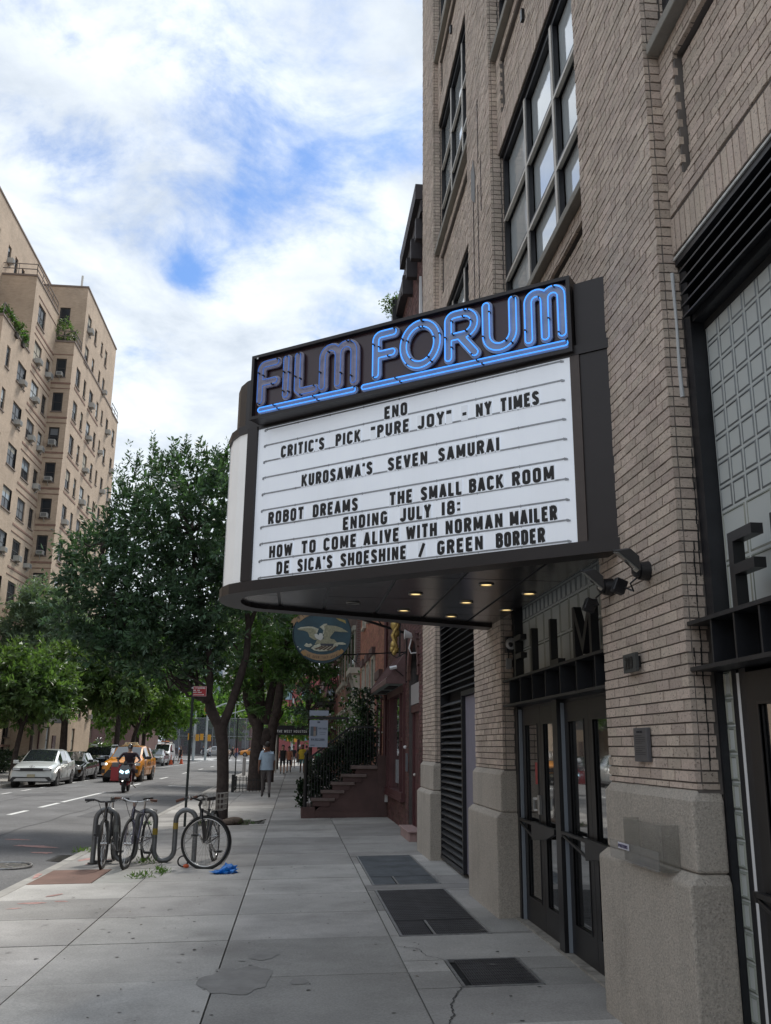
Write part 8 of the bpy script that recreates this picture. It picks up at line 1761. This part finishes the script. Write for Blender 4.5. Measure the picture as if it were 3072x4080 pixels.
for a0, b0 in zip(P_, P_[1:] + P_[:1]):
    for k in range(9): p = Vector(a0).lerp(Vector(b0), k / 9); MB().box(p.x - .01, p.x + .01, p.y - .01, p.y + .01, gz(p.x), .44).build('picket', m_iron2, tg, world=True)
for k, x in enumerate((-2.3, -1.15)): MB().box(x - .05, x + .05, 36.15, 36.25, gz(x), .56).build('corner_post', m_iron2, tg, world=True)
t = tag(MB().box(-.94, -.62, 21.2, 21.9, gz(-.8) + .001, gz(-.8) + .012).bar((-.9, 21.3, gz(-.8) + .02), (-.6, 21.8, gz(-.8) + .05), .02).bar((-.75, 21.2, gz(-.8) + .02), (-.7, 21.9, gz(-.8) + .03), .02).build('metal_scrap', m_iron), 'flat dark broken iron tree guard piece lying beside the rocks', 'scrap')
# traffic signals at the junction
m_pole = mat('galvanised light pole', (.38, .42, .43), .5, metal=.4); m_ty = mat('signal yellow', (.55, .27, .03), .5); m_grn = mat('street sign green', (.01, .20, .12), .5)
def signal(x, y, lab, arm, hts, arm2=None, sgn=True):
    t = thing('traffic_signal', lab, 'traffic light', (x, y, -.15)); MB().tube([(x, y, -.15), (x, y, 7.6)], [.16, .10], 10).build('pole', m_pole, t, world=True)
    if arm: MB().tube([(x, y, arm[2] - 1.6), (x + arm[0] * .25, y, arm[2] - .7), (x + arm[0], y, arm[2])], [.09, .08, .05], 8).tube([(x, y, arm[2] - 2.8), (x + arm[0] * .9, y, arm[2] - .6)], [.07, .04], 8).build('mast_arm', m_pole, t, world=True)
    for (dx, z) in hts:
        hd = MB().box(x + dx - .24, x + dx + .24, y - .45, y - .15, z, z + 1.25).build('signal_head', m_ty, t, world=True, bevel=.03)
        for k, c in enumerate(((.03, .25, .1), (.2, .13, .02), (.35, .03, .02))): q = MB().cyl((x + dx, y - .47, z + .22 + k * .4), (x + dx, y - .452, z + .22 + k * .4), .14, k=12).build('lens', mat('signal lens %d' % k, c, .4), hd); q.location = -Vector(t.location)
    for (dx, z) in ((-.55, 2.3), (.4, 2.2)): MB().box(x + dx - .2, x + dx + .2, y - .4, y - .1, z, z + .8).build('pedestrian_signal', m_ty, t, world=True)
    if sgn: MB().box(x - 1.7, x - .2, y - .12, y - .08, 5.3, 5.9).build('street_name_sign', mat('blue sign', (.02, .13, .25), .5), t, world=True)
signal(-12.6, 118.5, 'left galvanised traffic signal pole at the junction with blue street sign', (-1.5, 0, 7.4), ((1.35, 5.4),))
signal(-11.3, 120.5, 'right galvanised traffic signal pole with a long mast arm over the road', (8.5, 0, 7.6), ((8.2, 6.2),), sgn=False)
signal(-.4, 118, 'galvanised traffic signal pole behind the black entrance canopy', (-6, 0, 6.6), ((.5, 4.4),), sgn=False)
t = thing('street_lamp', 'pale street lamp pole with a T shaped head in the park', 'street lamp', (-11.5, 178, -.15)); MB().tube([(-11.5, 178, -.15), (-11.5, 178, 9.2)], [.12, .07], 8).build('pole', m_pole, t, world=True); MB().box(-12.3, -10.7, 177.8, 178.2, 9.2, 9.4).build('lamp_head', m_pole, t, world=True)
# mesh fence of the ball court
fn = thing('court_fence', 'tall grey mesh fence of the ball court beyond the junction', 'fence', (-10, 172, -.15)); m_mesh = mat('fence mesh', (.12, .14, .16), .7, alpha=.42)
for x in np.arange(-24, 6.1, 3): MB().cyl((x, 172, -.15), (x, 172, 6.6), .05, k=6).build('fence_post', m_pole, fn, world=True)
MB().box(-24, 6, 171.99, 172.01, 0, 6.6).build('mesh_panel', m_mesh, fn, world=True)
for z in (0.1, 3.3, 6.55): MB().bar((-24, 171.95, z), (6, 171.95, z), .07).build('fence_rail', m_pole, fn, world=True)
# far buildings
fb = thing('park_building', 'low red brick park building with white arched windows behind the fence', 'building', (-20, 192, 0)); MB().box(-26, -9, 190, 200, -.2, 6.4).build('wall', bm_red, fb, world=True); MB().box(-26.2, -8.8, 189.8, 200.2, 6.4, 6.9).build('roof', mat('slate', (.18, .17, .18), .8), fb, world=True)
for k in range(6):
    x = -24.2 + k * 2.7; MB().prism([(x, 1.2), (x + 1.4, 1.2), (x + 1.4, 4.2)] + arc(x + .7, 4.2, .7, .8, 0, 180, 8), 'y', 189.9, 189.99).build('arched_window', mat('pale window', (.45, .48, .52), .4), fb, world=True)
rb = thing('red_building', 'bright red building seen through the trees above the canopy', 'building', (0, 152, 0)); MB().box(-3.2, 14, 150, 170, 0, 13).build('wall', mat('bright red render', (.26, .075, .075), .8, noise=.1, nscale=.5), rb, world=True)
for k in range(5):
    for r in range(3): MB().box(-1.8 + k * 2.6, -.7 + k * 2.6, 149.9, 149.99, 2.6 + r * 3.2, 4.3 + r * 3.2).build('window', mat('blue window', (.16, .26, .32), .2, coat=1), rb, world=True)
tb = thing('office_tower', 'pale blue grey glass tower far beyond the park trees', 'building', (-32, 300, 0)); MB().box(-34, -24, 300, 315, 0, 34).build('wall', mat('pale tower wall', (.42, .46, .50), .6), tb, world=True)
for k in range(8): MB().box(-33.8, -24.2, 299.8, 299.99, 3 + k * 4, 5 + k * 4).build('window_band', mat('tower glass', (.18, .26, .33), .2, coat=1), tb, world=True)
tb = thing('office_tower', 'long low tan and glass building far beyond the park trees', 'building', (10, 290, 0)); MB().box(-22, 60, 290, 315, 0, 26).build('wall', mat('tan tower wall', (.38, .33, .28), .7), tb, world=True)
for k in range(6): MB().box(-21.5, 59, 289.8, 289.99, 3 + k * 4, 5 + k * 4).build('window_band', MATS['tower glass'], tb, world=True)
tb = thing('brick_slab', 'long brown brick slab closing the view behind the left trees', 'building', (-60, 150, 0)); MB().box(-75, -23, 140, 160, 0, 14).build('wall', bm_dk, tb, world=True)
for k in range(14): MB().box(-72 + k * 3.4, -70.6 + k * 3.4, 139.9, 139.99, 2.5, 4.2).box(-72 + k * 3.4, -70.6 + k * 3.4, 139.9, 139.99, 6.5, 8.2).build('window', m_hglass, tb, world=True)
# street across from the cinema (out of view, mirrored in the door glass)
ob = thing('corner_block', 'plain tan brick block across the street behind the camera side', 'building', (-24, 5, 0)); MB().box(-45, -20, -60, 28, -.3, 10).build('wall', bm_tan, ob, world=True)
for r in range(3):
    for k in range(14): MB().box(-19.98, -19.93, -56 + k * 6, -54.2 + k * 6, 1.2 + r * 3, 2.9 + r * 3).build('window', m_hglass, ob, world=True)
